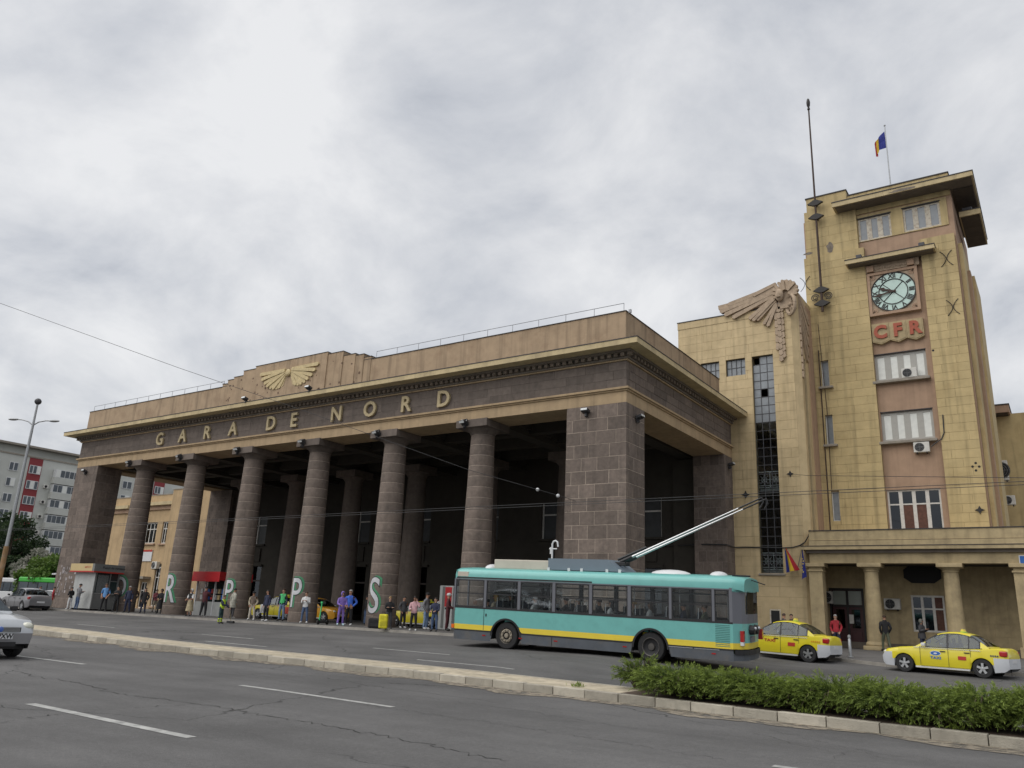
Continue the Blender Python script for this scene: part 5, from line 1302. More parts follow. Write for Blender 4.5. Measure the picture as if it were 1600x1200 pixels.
    cab.build('roof', paint, t)
    def gl(a0, a1, js, nm, sides=(-1, 1)):
        mb = MB(); mb.smooth = True
        ii = [i for i in range(45) if a0 <= (gx[i]+gx[i+1])/2 <= a1]
        for i in ii:
            for s in sides:
                for j in js:
                    a, b, c, d = S_[i][j], S_[i][j+1], S_[i+1][j+1], S_[i+1][j]
                    q = [(gx[i], s*a[0], a[1]), (gx[i], s*b[0], b[1]), (gx[i+1], s*c[0], c[1]), (gx[i+1], s*d[0], d[1])]; mb.add(q if s > 0 else q[::-1], [(0, 1, 2, 3)])
        return mb.build(nm, M_cargl, t)
    gl(1.3, 2.02, (1, 2, 3), 'windscreen'); gl(3.12, 3.66, (1, 2, 3), 'rear_window')
    for s in (-1, 1):
        for a0, a1, nm in ((1.62, 2.34, 'front_window'), (2.38, 3.05, 'rear_door_window'), (3.07, 3.42, 'quarter_window')): gl(a0, a1, (0,), nm, (s,))
        # pillars and rubber edge round the side glass
        pm_ = MB()
        for x in (1.62, 2.36, 3.06, 3.42):
            q = sect(x); w = .035 if x in (2.36,) else .02
            pm_.add([(x-w, s*(q[0][0]+.004), q[0][1]), (x+w, s*(q[0][0]+.004), q[0][1]), (x+w, s*(q[1][0]+.004), q[1][1]), (x-w, s*(q[1][0]+.004), q[1][1])], [(0, 1, 2, 3)])
        pp = [sect(x) for x in np.linspace(1.5, 3.45, 24)]
        pm_.tube([(x, s*(q[1][0]+.003), q[1][1]-.004) for x, q in zip(np.linspace(1.5, 3.45, 24), pp)], .014, 5); pm_.tube([(x, s*(q[0][0]+.004), q[0][1]+.008) for x, q in zip(np.linspace(1.4, 3.5, 24), pp)], .012, 5)
        pm_.build('window_trim', M_blk, t)
        # door seams, handles, mirror, lights
        sm_ = MB(); ys = s*(HW+.002)
        for x in (1.42, 2.38, 3.12): sm_.box(x-.006, x+.006, ys-.004, ys+.002, .3 if x < 3 else .68, .95)
        sm_.box(1.42, 3.1, ys-.004, ys+.002, .27, .282); sm_.build('door_seam', M_blk, t)
        hd = MB()
        for x in (2.2, 3.0): hd.bbox(x-.09, x+.09, ys-.012, ys+.02, .80, .835, .006)
        hd.build('door_handle', M_blk, t)
        mr = MB(); mr.bbox(1.52, 1.66, s*(HW+.12)-.07, s*(HW+.12)+.07, .97, 1.09, .03); mr.build('mirror', M_blk if not taxi else M_white, t)
        hl_ = MB(); hl_.smooth = True; hl_.sphere((.14, s*.60, .68), (.13, .15, .09), 12, 8); hl_.build('headlight', mat('headlight_lens', (.62, .62, .52), .12, .1, 5, coat=1), t)
        tl = MB(); tl.smooth = False; tl.bbox(4.02, 4.27, s*.755-.085, s*.755+.085, .76, .95, .04); tl.build('tail_light', M_redl2, t)
        fg = MB(); fg.lathe([(.0, .02), (.06, .02), (.065, .05)], 12, (0, s*.62, .37), 'x'); fg.build('fog_lamp', M_blk, t)
    # face of the car
    gr2 = MB(); gr2.box(-.012, .03, -.42, .42, .56, .66)
    gr2.build('grille', M_blk, t); gb = MB()
    for k in range(4): gb.box(-.018, .0, -.40, .40, .572+k*.024, .58+k*.024)
    gb.build('grille_bar', M_silv, t)
    MB().lathe([(0, -.035), (.05, -.03), (.06, -.01)], 14, (0, 0, .615), 'x').build('badge', mat('badge_blue', (.05, .12, .4), .3, 0, coat=.5), t)
    MB().box(-.02, .02, -.36, .36, .27, .36).build('lower_grille', M_blk, t)
    MB().box(L_-.01, L_+.012, -.26, .26, .55, .66).build('number_plate', M_white, t)
    MB().box(-.05, -.02, -.26, .26, .42, .53).build('number_plate', M_white, t)
    # underside, cabin
    MB().box(.3, 4.0, -.7, .7, .2, .3).build('underbody', M_blk, t)
    it = MB()
    for x in (2.0, 2.85):
        for y in (-.36, .36): it.bbox(x, x+.45, y-.24, y+.24, .5, .62, .03); it.bbox(x+.4, x+.52, y-.23, y+.23, .6, 1.14, .04); it.bbox(x+.43, x+.5, y-.12, y+.12, 1.14, 1.3, .03)
    it.bbox(1.35, 1.7, -.68, .68, .75, .98, .04); it.build('seats', M_seat, t)
    for c in (WF, WR):
        for s in (-1, 1):
            a = MB(); a.lathe([(.37, s*.55), (.37, s*.80)], 18, (c, 0, .30), 'y', 0, PI); a.box(c-.36, c+.36, min(s*.55, s*.56), max(s*.55, s*.56), .2, .66); a.build('arch_liner', M_blk, t)
            wheel(t, c, s*.755, WRAD, .19, rimm or M_silv, s, 'spokes')
    if taxi:
        for s in (-1, 1): MB().box(1.22, 3.05, min(s*.80, s*.835), max(s*.80, s*.835), .205, .262).build('sill', M_white, t)
        r = MB(); r.prism([(2.62, 1.50), (2.82, 1.49), (2.79, 1.55), (2.65, 1.55)], -.16, .16); r.mat(1).prism([(2.65, 1.55), (2.79, 1.55), (2.75, 1.64), (2.69, 1.64)], -.13, .13); r.build('taxi_sign', [mat('sign_green', (.1, .4, .06), .4, 0), mat('sign_yellow', (.72, .6, .1), .4, 0)], t)
        for s in (-1, 1):      # chequer line below the windows
            ck_ = MB()
            for k in range(30):
                for r_ in range(2):
                    x = 1.2+k*.075+(r_*.0375); ck_.box(x, x+.0375, s*(HW*.985)-.006, s*(HW*.985)+.006, .918-r_*.02, .938-r_*.02)
            ck_.build('chequer_line', M_white, t)
    if decals: decals(t, HW)
    return t
M_taxi = mat('taxi_yellow', (.66, .56, .02), .35, .03, 2, coat=.5)
M_taxio = mat('taxi_amber', (.62, .30, .02), .35, .03, 2, coat=.5)
M_bwh = mat('bumper_white', (.55, .57, .60), .4, .05, 3)
M_silcar = mat('silver_paint', (.46, .48, .50), .3, .04, 3, metal=.35, coat=.6)
M_greycar = mat('grey_paint', (.22, .22, .23), .35, .04, 3, metal=.35, coat=.5)
M_whitecar = mat('white_paint', (.62, .63, .64), .35, .03, 3, coat=.5)
M_decr = mat('decal_red', (.42, .03, .02), .5, .05, 5); M_decb = mat('decal_blue', (.02, .12, .42), .5, .05, 5)
def decals_a(t, HW):       # near side of the right-hand taxi
    y = -HW-.004
    def ov(x, z, a, b, m, yo): MB().prism([(x+a*math.cos(q), z+b*math.sin(q)) for q in np.linspace(0, 2*PI, 22)[:-1]], y-yo, y-yo+.003).build('door_decal', m, t)
    ov(1.95, .74, .19, .085, M_white, 0); ov(1.95, .74, .165, .07, M_decb, .003); ov(1.95, .735, .06, .03, M_white, .006)
    text('TAXI', .13, (1.95, y-.004, .58), M_decb, t, depth=.003, name='door_lettering', bold=.004, sx=1.3)
    MB().bbox(2.70, 2.97, y-.004, y, .56, .69, .0005).build('door_decal', M_decr, t)
    for k in range(4): MB().box(3.75+k*.07, 3.80+k*.07, y-.004, y, .745, .80).build('wing_mark', M_bgry, t)
def decals_b(t, HW):
    y = -HW-.004
    text('TAXI', .15, (1.95, y-.004, .72), M_decr, t, depth=.003, name='door_lettering', bold=.004, sx=1.4)
    MB().bbox(2.68, 2.97, y-.004, y, .56, .70, .0005).build('door_decal', M_decr, t)
    for k in range(5): MB().box(3.6+k*.075, 3.65+k*.075, y-.004, y, .77, .83).build('wing_mark', M_taxio, t)
def place_car(t, pf, pr_, wf=.83, wr=3.46, yside=-.755):
    """stand the car on two wheel contact points (near side)"""
    a, b = Vector(pf), Vector(pr_); ax_ = (b-a).normalized(); ay_ = Vector((-ax_.y, ax_.x, 0)).normalized(); az_ = ax_.cross(ay_)
    s = (b-a).length/(wr-wf); s = max(.93, min(1.06, s)); mid = (a+b)/2
    o = mid-ax_*((wf+wr)/2*s)-ay_*(yside*s)
    M = Matrix(((ax_.x*s, ay_.x*s, az_.x*s, o.x), (ax_.y*s, ay_.y*s, az_.y*s, o.y), (ax_.z*s, ay_.z*s, az_.z*s, o.z), (0, 0, 0, 1))); t.matrix_world = M
c = sedan('taxi', 'yellow taxi with a blue oval door badge parked before the white framed porch window', 'taxi', M_taxi, M_bwh, taxi=True, decals=decals_a)
place_car(c, road_at(1415.8, 1049.7), road_at(1538, 1059.9))
c = sedan('taxi', 'yellow taxi parked behind the trolleybus beside the stair block', 'taxi', M_taxi, M_bwh, taxi=True, decals=decals_b)
R_ = Vector(tuple(road_at(1264, 1035.2))); place_car(c, R_+Vector((-2.58, .2, .07)), R_)
# near silver saloon, nose towards +x, half out of frame
c = sedan('silver_car', 'silver saloon car with number plate PXW driving along the near lane', 'car', M_silcar, M_greycar)
text('PXW', .14, (-.054, -.1, .475), M_blk, c, rot=(PI/2, 0, -PI/2), depth=.003, name='plate_lettering', bold=.004)
c.matrix_world = Matrix.Translation((-5.62, -23.2, G(-6.4, -22.9))) @ Matrix.Rotation(PI+.03, 4, 'Z') @ Matrix.Scale(1.16, 4)
# ------------------------------------------------------------------ people
CLOTH = {}
def cloth(rgb, rough=.85):
    k = 'cloth_%02x%02x%02x' % tuple(int(255*min(1, c)**.45) for c in rgb)
    return mat(k, rgb, rough, .34, 5, .5, 22)
SKINS = [mat('skin_tan', (.40, .215, .14), .6, .06, 8), mat('skin_pale', (.50, .30, .21), .6, .06, 8), mat('skin_dark', (.27, .14, .09), .6, .06, 8)]
HAIRM = {'black': mat('hair_black', (.012, .01, .01), .6, .2, 20), 'brown': mat('hair_brown', (.05, .028, .016), .6, .2, 20), 'grey': mat('hair_grey', (.34, .33, .32), .7, .2, 20), 'blond': mat('hair_blond', (.34, .22, .09), .6, .2, 20)}
M_eye = mat('eye_dark', (.01, .01, .01), .3, 0)
def skeleton(pose, H):
    """joint positions in metres for a 1.75 m figure facing -y, scaled to H"""
    J = {}; k = H/1.75
    lean = pose.get('lean', 0.0)
    sit = pose.get('sit', False)
    hz = .94 if not sit else .50
    J['pelvis'] = (0, 0, hz); J['spine'] = (0, -.02-.06*lean, hz+.22); J['chest'] = (0, -.02-.2*lean, hz+.42); J['neck'] = (0, -.01-.3*lean, hz+.56)
    J['head0'] = (0, -.02-.34*lean, hz+.635); nod = pose.get('nod', 0)
    J['head1'] = (0, -.035-.36*lean-nod*.05, hz+.70); J['head2'] = (0, -.02-.36*lean-nod*.08, hz+.775)
    st = pose.get('stance', .1); walk = pose.get('walk', 0.0)
    for s, n in ((-1, 'l'), (1, 'r')):
        w = walk*s
        if sit:
            J['hip'+n] = (s*.09, -.02, hz); J['knee'+n] = (s*.13, -.44, hz+.02); J['ankle'+n] = (s*.13, -.42, .09); J['toe'+n] = (s*.14, -.60, .04)
        else:
            J['hip'+n] = (s*.09, 0, hz-.06); J['knee'+n] = (s*(.085+st*.35), -.02-w*.18-abs(walk)*.05, .50); J['ankle'+n] = (s*(.08+st*.6), .02-w*.30, .085+(.05 if w < 0 else 0)); J['toe'+n] = (s*(.09+st*.75), -.15-w*.30, .045)
        cy, cz = J['chest'][1], J['chest'][2]
        J['sho'+n] = (s*.185, cy, cz+.055)
        a = pose.get('arm'+n, pose.get('arms', 'down'))
        if a == 'down': e, h = (s*.24, cy+.04, cz-.24), (s*.25, cy-.04, cz-.48)
        elif a == 'phone': e, h = (s*.23, cy-.02, cz-.23), (s*.10, cy-.27, cz-.12)
        elif a == 'ear': e, h = (s*.30, cy-.12, cz-.15), (s*.12, cy-.08, cz+.16)
        elif a == 'cross': e, h = (s*.25, cy-.04, cz-.24), (-s*.09, cy-.2, cz-.2)
        elif a == 'hip': e, h = (s*.36, cy+.08, cz-.21), (s*.19, cy-.02, cz-.40)
        elif a == 'pocket': e, h = (s*.27, cy+.07, cz-.23), (s*.19, cy-.08, cz-.45)
        elif a == 'reach': e, h = (s*.22, cy-.2, cz-.16), (s*.12, cy-.44, cz-.12)
        elif a == 'sweep': e, h = (s*.2, cy-.14, cz-.22), (s*.05+.12, cy-.36, cz-.30-.07*s)
        elif a == 'window': e, h = (s*.32, cy-.02, cz-.10), (s*.36, cy-.26, cz-.02)
        else: e, h = (s*.24, cy-.05, cz-.23), (s*.14, cy-.26, cz-.30)
        J['elb'+n] = e; J['wri'+n] = h
        d = Vector(h)-Vector(e); d.normalize(); J['han'+n] = tuple(Vector(h)+d*.085)
    return {n: Vector(p)*k for n, p in J.items()}, k
BONES = [('pelvis', 'spine'), ('spine', 'chest'), ('chest', 'neck'), ('neck', 'head0'), ('head0', 'head1'), ('head1', 'head2')]
for n in 'lr': BONES += [('chest', 'sho'+n), ('sho'+n, 'elb'+n), ('elb'+n, 'wri'+n), ('wri'+n, 'han'+n), ('pelvis', 'hip'+n), ('hip'+n, 'knee'+n), ('knee'+n, 'ankle'+n), ('ankle'+n, 'toe'+n)]
REG = {('pelvis', 'spine'): 'torso', ('spine', 'chest'): 'torso', ('chest', 'neck'): 'torso', ('neck', 'head0'): 'head', ('head0', 'head1'): 'head', ('head1', 'head2'): 'head'}
RAD = dict(pelvis=(.155, .115), spine=(.145, .105), chest=(.165, .115), neck=(.058, .06), head0=(.062, .075), head1=(.078, .098), head2=(.062, .075))
for n in 'lr':
    REG.update({('chest', 'sho'+n): 'torso', ('sho'+n, 'elb'+n): 'uarm', ('elb'+n, 'wri'+n): 'farm', ('wri'+n, 'han'+n): 'hand', ('pelvis', 'hip'+n): 'hips', ('hip'+n, 'knee'+n): 'leg', ('knee'+n, 'ankle'+n): 'calf', ('ankle'+n, 'toe'+n): 'foot'})
    RAD.update({'sho'+n: (.062, .062), 'elb'+n: (.046, .046), 'wri'+n: (.03, .034), 'han'+n: (.03, .022), 'hip'+n: (.1, .1), 'knee'+n: (.06, .062), 'ankle'+n: (.042, .046), 'toe'+n: (.044, .032)})
def body_mesh(J, k, build_):
    names = list(J); idx = {n: i for i, n in enumerate(names)}
    me = bpy.data.meshes.new('sk'); me.from_pydata([tuple(J[n]) for n in names], [(idx[a], idx[b]) for a, b in BONES], [])
    bm = bmesh.new(); bm.from_mesh(me); lay = bm.verts.layers.skin.verify(); bm.verts.ensure_lookup_table()
    for n in names:
        r = RAD[n]; f = k*(build_ if n in ('pelvis', 'spine', 'chest', 'hipl', 'hipr', 'kneel', 'kneer') else 1.0)
        bm.verts[idx[n]][lay].radius = (r[0]*f, r[1]*f); bm.verts[idx[n]][lay].use_root = (n == 'pelvis')
    bm.to_mesh(me); bm.free()
    o = bpy.data.objects.new('sk', me); TMP.collection.objects.link(o)
    m = o.modifiers.new('s', 'SKIN'); m.use_smooth_shade = True; m.branch_smoothing = .6
    q = o.modifiers.new('d', 'SUBSURF'); q.levels = 1; q.render_levels = 1
    r = evaluated_mesh(o)
    bpy.data.objects.remove(o); bpy.data.meshes.remove(me)
    return r
def region_of(c, J):
    best = None; bd = 1e9
    for a, b in BONES:
        A, B = J[a], J[b]; d = B-A; t = max(0, min(1, (c-A).dot(d)/d.length_squared)); q = (c-A-d*t).length
        if q < bd: bd = q; best = REG[(a, b)]
    return best
def shell(src, keep, off, name, m, parent, J):
    bm = bmesh.new(); bm.from_mesh(src); bm.faces.ensure_lookup_table()
    kill = [f for f in bm.faces if f.index not in keep]
    for v in bm.verts: v.co += v.normal*off
    bmesh.ops.delete(bm, geom=kill, context='FACES')
    if not bm.faces: bm.free(); return None
    me = bpy.data.meshes.new(name); bm.to_mesh(me); bm.free(); me.materials.clear(); me.materials.append(m)
    me.polygons.foreach_set('material_index', [0]*len(me.polygons)); me.polygons.foreach_set('use_smooth', [True]*len(me.polygons))
    return link(name, me, parent)
def person(loc, H, face, label, top, legs, pose=None, hair='black', skin=0, shoes=(.03, .03, .03), sleeves='long', long_hair=False, skirt=None, hat=None, coat=None, build_=1.0, legl='long', vest=None, group='people waiting along the station front', bands=False):
    """face: direction the person looks, in radians from -y turning towards +x"""
    pose = pose or {}; J, k = skeleton(pose, H)
    src = body_mesh(J, k, build_); sk = SKINS[skin]
    t = thing('person', loc, label, 'person', group, face)
    reg = [region_of(p.center.copy(), J) for p in src.polygons]; cen = [p.center.copy() for p in src.polygons]
    # face features, ears and fingers join the body mesh
    ex = MB(); h1, h2 = J['head1'], J['head2']; fy = h1.y-.098*k
    ex.mat(0); ex.smooth = True
    ex.tube([(0, fy+.02*k, h1.z+.035*k), (0, fy-.018*k, h1.z-.008*k), (0, fy+.012*k, h1.z-.016*k)], [.008*k, .015*k, .008*k], 6)
    for s in (-1, 1): ex.sphere((s*.08*k, h1.y+.012*k, h1.z+.01*k), (.012*k, .022*k, .032*k), 6, 5)
    for n in 'lr':
        s = -1 if n == 'l' else 1; d = (J['han'+n]-J['wri'+n]).normalized(); up = Vector((0, 0, 1)) if abs(d.z) < .8 else Vector((0, -1, 0)); a = d.cross(up).normalized(); b = a.cross(d).normalized()
        for q, (o_, L_) in enumerate(((-.026, .062), (-.009, .074), (.009, .07), (.025, .055))):
            r0 = J['han'+n]+a*o_*k-d*.02*k; ex.tube([r0, r0+d*L_*.55*k, r0+d*L_*k-b*.02*k], [.0095*k, .009*k, .007*k], 5)
        r0 = J['wri'+n]+d*.035*k+a*s*.024*k; ex.tube([r0, r0+(d*.6+a*s*.75)*.045*k, r0+(d+a*s*.5)*.075*k], [.011*k, .01*k, .008*k], 5)
    ex.mat(1)
    for s in (-1, 1): ex.sphere((s*.032*k, fy+.016*k, h1.z+.028*k), (.011*k, .008*k, .007*k), 6, 4)
    ex.mat(2); ex.sphere((0, fy+.016*k, h1.z-.045*k), (.024*k, .008*k, .006*k), 8, 4)
    em_ = ex.mesh('x', [sk, M_eye, mat('lip', (.28, .09, .07), .5, 0)])
    bm = bmesh.new(); bm.from_mesh(src)
    for f in bm.faces: f.material_index = 0; f.smooth = True
    bm.from_mesh(em_); body = bpy.data.meshes.new('body'); bm.to_mesh(body); bm.free(); bpy.data.meshes.remove(em_)
    for m in (sk, M_eye, mat('lip', (.28, .09, .07), .5, 0)): body.materials.append(m)
    link('body', body, t)
    # clothing shells
    T = {'torso', 'hips'} | ({'uarm'} if sleeves in ('long', 'short') else set()) | ({'farm'} if sleeves == 'long' else set())
    waist = J['pelvis'].z-.02*k
    keep = {i for i, r in enumerate(reg) if r in T and (r not in ('hips', 'torso') or cen[i].z > waist-.05*k)}
    topo = shell(src, keep, .017*k if not coat else .03*k, 'jacket' if sleeves == 'long' else 'shirt', cloth(top), t, J)
    low = {i for i, r in enumerate(reg) if r in ('leg', 'hips') or (r == 'torso' and cen[i].z < waist+.08*k) or (r == 'calf' and legl == 'long')}
    shell(src, low, .010*k, 'trousers', cloth(legs), t, J)
    for sgn in (-1, 1):
        ft = {i for i, r in enumerate(reg) if r == 'foot' and cen[i].x*sgn > 0}
        shell(src, ft, .012*k, 'shoe', cloth(shoes, .6), t, J)
    if skirt:
        col_, z1 = skirt; mb = MB(); mb.smooth = True
        mb.lathe([(.15*k, J['pelvis'].z+.12*k), (.19*k, J['pelvis'].z-.05*k), (.22*k, (J['pelvis'].z+z1)/2), (.25*k, z1), (.24*k, z1+.005)], 16); mb.build('skirt', cloth(col_), t)
    if coat:
        mb = MB(); mb.smooth = True; mb.lathe([(.185*k, J['pelvis'].z+.1*k), (.205*k, J['pelvis'].z-.06*k), (.215*k, coat), (.2*k, coat+.004)], 16); mb.build('coat_skirt', cloth(top), t)
    if vest:
        kv = {i for i, r in enumerate(reg) if r == 'torso' and cen[i].z > waist-.03*k and cen[i].z < J['neck'].z-.02*k}
        V_ = shell(src, kv, .034*k, 'vest', cloth(vest, .5), t, J)
    if bands:
        for n in 'lr':
            mb = MB(); mb.smooth = True
            for z in (.16, .30): c = J['ankle'+n].lerp(J['knee'+n], (z*k-J['ankle'+n].z)/(J['knee'+n].z-J['ankle'+n].z)); mb.lathe([(.066*k, -.035), (.07*k, 0), (.07*k, .03)], 12, (c.x, c.y, c.z))
            mb.build('reflective_band', cloth((.5, .62, .05), .4), t)
    # hair / hat
    hm = HAIRM[hair]; hb = MB(); hb.smooth = True
    c = Vector((0, h1.y+.012*k, h1.z+.05*k))
    vs = []; n_, m_ = 14, 8
    for i in range(m_+1):
        th = (PI*.62)*i/m_
        for j in range(n_):
            a = 2*PI*j/n_; front = max(0, -math.sin(a)); tt = th*(1-.38*front)
            vs.append((c.x+.09*k*math.sin(tt)*math.cos(a), c.y+.113*k*math.sin(tt)*math.sin(a), c.z+.088*k*math.cos(tt)))
    fs = [(i*n_+j, (i+1)*n_+j, (i+1)*n_+(j+1) % n_, i*n_+(j+1) % n_) for i in range(m_) for j in range(n_)]
    hb.add(vs, fs)
    if long_hair:
        vs = []; L2 = .3*k
        for i in range(6):
            f = i/5
            for j in range(9):
                a = PI*(-.06+1.12*j/8); vs.append((c.x+(.088+.02*f)*k*math.cos(a), c.y+.012*k+(.10+.01*f)*k*math.sin(a), c.z-.01*k-L2*f))
        hb.add(vs, [(i*9+j, i*9+j+1, (i+1)*9+j+1, (i+1)*9+j) for i in range(5) for j in range(8)])
    hb.build('hair', hm, t)
    if hat:
        mb = MB(); mb.smooth = True
        kind, hc = hat
        if kind == 'cap':
            mb.sphere((c.x, c.y, c.z+.012*k), (.096*k, .116*k, .092*k), 14, 8); mb.smooth = False; mb.prism([(-.06*k, c.y-.09*k), (.06*k, c.y-.09*k), (.05*k, c.y-.19*k), (-.05*k, c.y-.19*k)], c.z+.01*k, c.z+.02*k, 'xy')
        else:
            mb.sphere((c.x, c.y+.012*k, c.z-.02*k), (.106*k, .122*k, .135*k), 14, 9)
        if kind == 'cap': mb.build('cap', cloth(hc), t)
        else:
            o = mb.build('headscarf', cloth(hc), t); bm = bmesh.new(); bm.from_mesh(o.data)
            bmesh.ops.delete(bm, geom=[f for f in bm.faces if f.calc_center_median().y < fy+.035*k and abs(f.calc_center_median().x) < .07*k and f.calc_center_median().z < h2.z+.01], context='FACES'); bm.to_mesh(o.data); bm.free()
    bpy.data.meshes.remove(src)
    return t, J
def stand(px, py, head_py, *a, road=False, **kw):
    P = road_at(px, py) if road else pave_at(px, py)
    d = ray(px, head_py); D = math.hypot(P[0]-CAM[0], P[1]-CAM[1]); z = CAM[2]+d[2]*D/math.hypot(d[0], d[1]); H = max(1.5, min(1.88, z-P[2]))
    return person(tuple(P), H, *a, **kw)
C = dict(navy=(.022, .028, .06), black=(.016, .016, .018), jeans=(.07, .11, .2), ljeans=(.15, .22, .34), grey=(.17, .17, .18), dgrey=(.06, .06, .065), white=(.6, .6, .6), beige=(.42, .36, .27), maroon=(.07, .015, .02), red=(.32, .02, .03), blue=(.04, .12, .5), sky=(.1, .24, .48), purple=(.2, .13, .42), pink=(.5, .3, .32), green=(.04, .4, .12), brown=(.1, .07, .05), olive=(.1, .11, .07))
FC = .55      # roughly towards the street and camera
stand(57, 949, 918, FC+1.2, 'person in black walking past the white parked car', C['black'], C['black'], {'walk': .8}, shoes=(.5, .5, .5))
stand(79, 950, 917, FC+2.2, 'person in a red and black jacket beside the yellow sign post', C['red'], C['beige'], {'arms': 'pocket'}, shoes=(.3, .28, .25))
stand(107, 952.5, 924, FC-2, 'short person in a black jacket and white trousers by the ticket kiosk', C['black'], C['white'], {'arms': 'phone'}, shoes=(.5, .5, .5), build_=.9)
stand(118, 953, 912, FC+2.6, 'man in a grey jacket and dark jeans with his back turned by the ticket kiosk', C['grey'], C['jeans'], {'arms': 'phone', 'nod': .5})
p5, _ = stand(160, 955.5, 911.7, FC, 'man in a bright blue shirt with backpack straps in front of the ticket kiosk', C['sky'], C['black'], {'stance': .16, 'arms': 'pocket'}, sleeves='short', hair='brown')
stand(179, 957, 916, FC+.2, 'man in a black jacket reading his phone with both hands', C['black'], C['black'], {'arms': 'phone', 'nod': .6}, skin=1)
stand(197.5, 957.5, 916, FC, 'broad man in a navy jacket standing with arms hanging', C['navy'], C['navy'], {'arms': 'down', 'stance': .14}, build_=1.15, hair='grey')
stand(206, 954, 914, FC+.5, 'man in a dark grey jacket and pale cap behind the navy jacket man', C['dgrey'], C['black'], {'arms': 'pocket'}, hat=('cap', (.45, .45, .43)))
stand(222, 958.5, 918.5, FC+.3, 'woman with long dark hair in an open black coat', C['black'], C['navy'], {'arms': 'pocket'}, long_hair=True, coat=.62, skin=1)
stand(240, 957, 921, FC+.9, 'woman in a dusty pink jacket behind the woman in the black dress', (.38, .12, .14), C['beige'], {'arms': 'phone'}, skin=1)
stand(248, 959, 920.5, FC, 'woman in a long black dress and dark headscarf', C['black'], C['black'], {'arms': 'hold'}, skirt=(C['black'], .3), hat=('scarf', C['black']))
stand(294.5, 963, 920.5, FC-.4, 'older woman in a white blouse, beige skirt and white headscarf by the red kiosk', C['white'], C['beige'], {'arms': 'hold'}, skirt=((.38, .32, .2), .32), hat=('scarf', (.5, .5, .48)), sleeves='short', vest=C['black'], legl='short')
stand(316, 964, 916.5, FC+2.9, 'person in a maroon sweater with back turned at the red kiosk counter', C['maroon'], C['black'], {'arms': 'reach', 'stance': .16}, shoes=(.55, .55, .55), build_=1.12)
stand(333, 962, 917.5, FC+2.0, 'man in a black t-shirt reaching towards the red kiosk', C['black'], C['dgrey'], {'arms': 'reach'}, sleeves='short', skin=0)
sw_, SJ = stand(343, 974.5, 930, FC+1.4, 'street sweeper in a yellow hi-vis vest pushing a broom on the road', C['navy'], (.02, .05, .05), {'arms': 'sweep', 'lean': .25, 'stance': .12}, road=True, vest=(.55, .75, .04), bands=True, group='street cleaning')
stand(361, 966.5, 919.5, FC+2.4, 'person in a long pale grey coat beside the red kiosk', (.34, .33, .28), C['dgrey'], {'arms': 'pocket'}, coat=.66, shoes=(.5, .48, .45))
stand(392, 969, 924.5, FC, 'man in a beige tracksuit with brown waistcoat and dark cap', C['beige'], (.5, .45, .38), {'stance': .14, 'arms': 'pocket'}, vest=C['brown'], hat=('cap', C['black']), shoes=(.6, .6, .6))
p18, _ = stand(414, 971, 922, FC-.6, 'woman in a dark navy jacket carrying a white bag', C['navy'], C['black'], {'arms': 'down', 'stance': .12}, long_hair=True, shoes=(.6, .6, .6))
p19, _ = stand(438.5, 970.5, 920, FC-.2, 'woman in a navy coat with a bright green scarf and jeans', C['navy'], C['ljeans'], {'arms': 'down'}, vest=C['green'], hair='brown', skin=1)
stand(474.5, 974, 924.7, FC, 'young man in a white sweater looking down at his phone', C['white'], C['jeans'], {'arms': 'phone', 'nod': .7, 'stance': .14}, hair='brown', shoes=(.6, .6, .6), skin=1)
stand(531, 977.5, 925, FC+.5, 'woman in a purple hooded tracksuit', C['purple'], C['purple'], {'arms': 'hold'}, shoes=(.4, .55, .6), hat=('scarf', C['purple']))
stand(543.5, 977.8, 920.9, FC-.2, 'man in a bright blue jacket with hands on hips', C['blue'], C['black'], {'arms': 'hip', 'stance': .12}, hair='grey', shoes=(.6, .6, .6), build_=1.1)
stand(569.5, 976, 931, FC+2, 'person in a black jacket and jeans behind a column', C['black'], C['jeans'], {'arms': 'pocket'})
stand(606, 982.5, 932.5, FC+.4, 'woman with blond hair in a black and white top beside the yellow suitcase', C['black'], C['dgrey'], {'arms': 'cross'}, hair='blond', skin=1, build_=1.15)
stand(628, 982, 932, FC+.8, 'person in a dark grey hoodie by the last round column', C['dgrey'], C['black'], {'arms': 'pocket'}, shoes=(.4, .4, .4))
stand(645, 986, 932, FC, 'woman in a pink blouse holding a phone to her ear', C['pink'], C['black'], {'armr': 'ear', 'arml': 'hold'}, sleeves='long', shoes=(.5, .5, .5), skin=2)
stand(664, 984, 923.5, FC+1.2, 'man in a grey hoodie, jeans and dark cap with a backpack', C['grey'], C['ljeans'], {'arms': 'pocket'}, hat=('cap', C['black']), shoes=(.5, .5, .5))
stand(678, 987, 934, FC-.3, 'woman in a dark blue jacket and jeans near the bus', C['navy'], C['jeans'], {'arms': 'hold'}, build_=1.1, skin=1)
stand(688, 983, 928.5, FC+.3, 'woman in a white jacket and crimson scarf near the red cash machine', C['white'], C['black'], {'arms': 'pocket'}, vest=C['red'], long_hair=True)
stand(697.5, 986, 926.5, FC+1.5, 'person in a maroon coat just ahead of the bus', C['maroon'], C['maroon'], {'arms': 'hold'}, hat=('cap', C['white']))
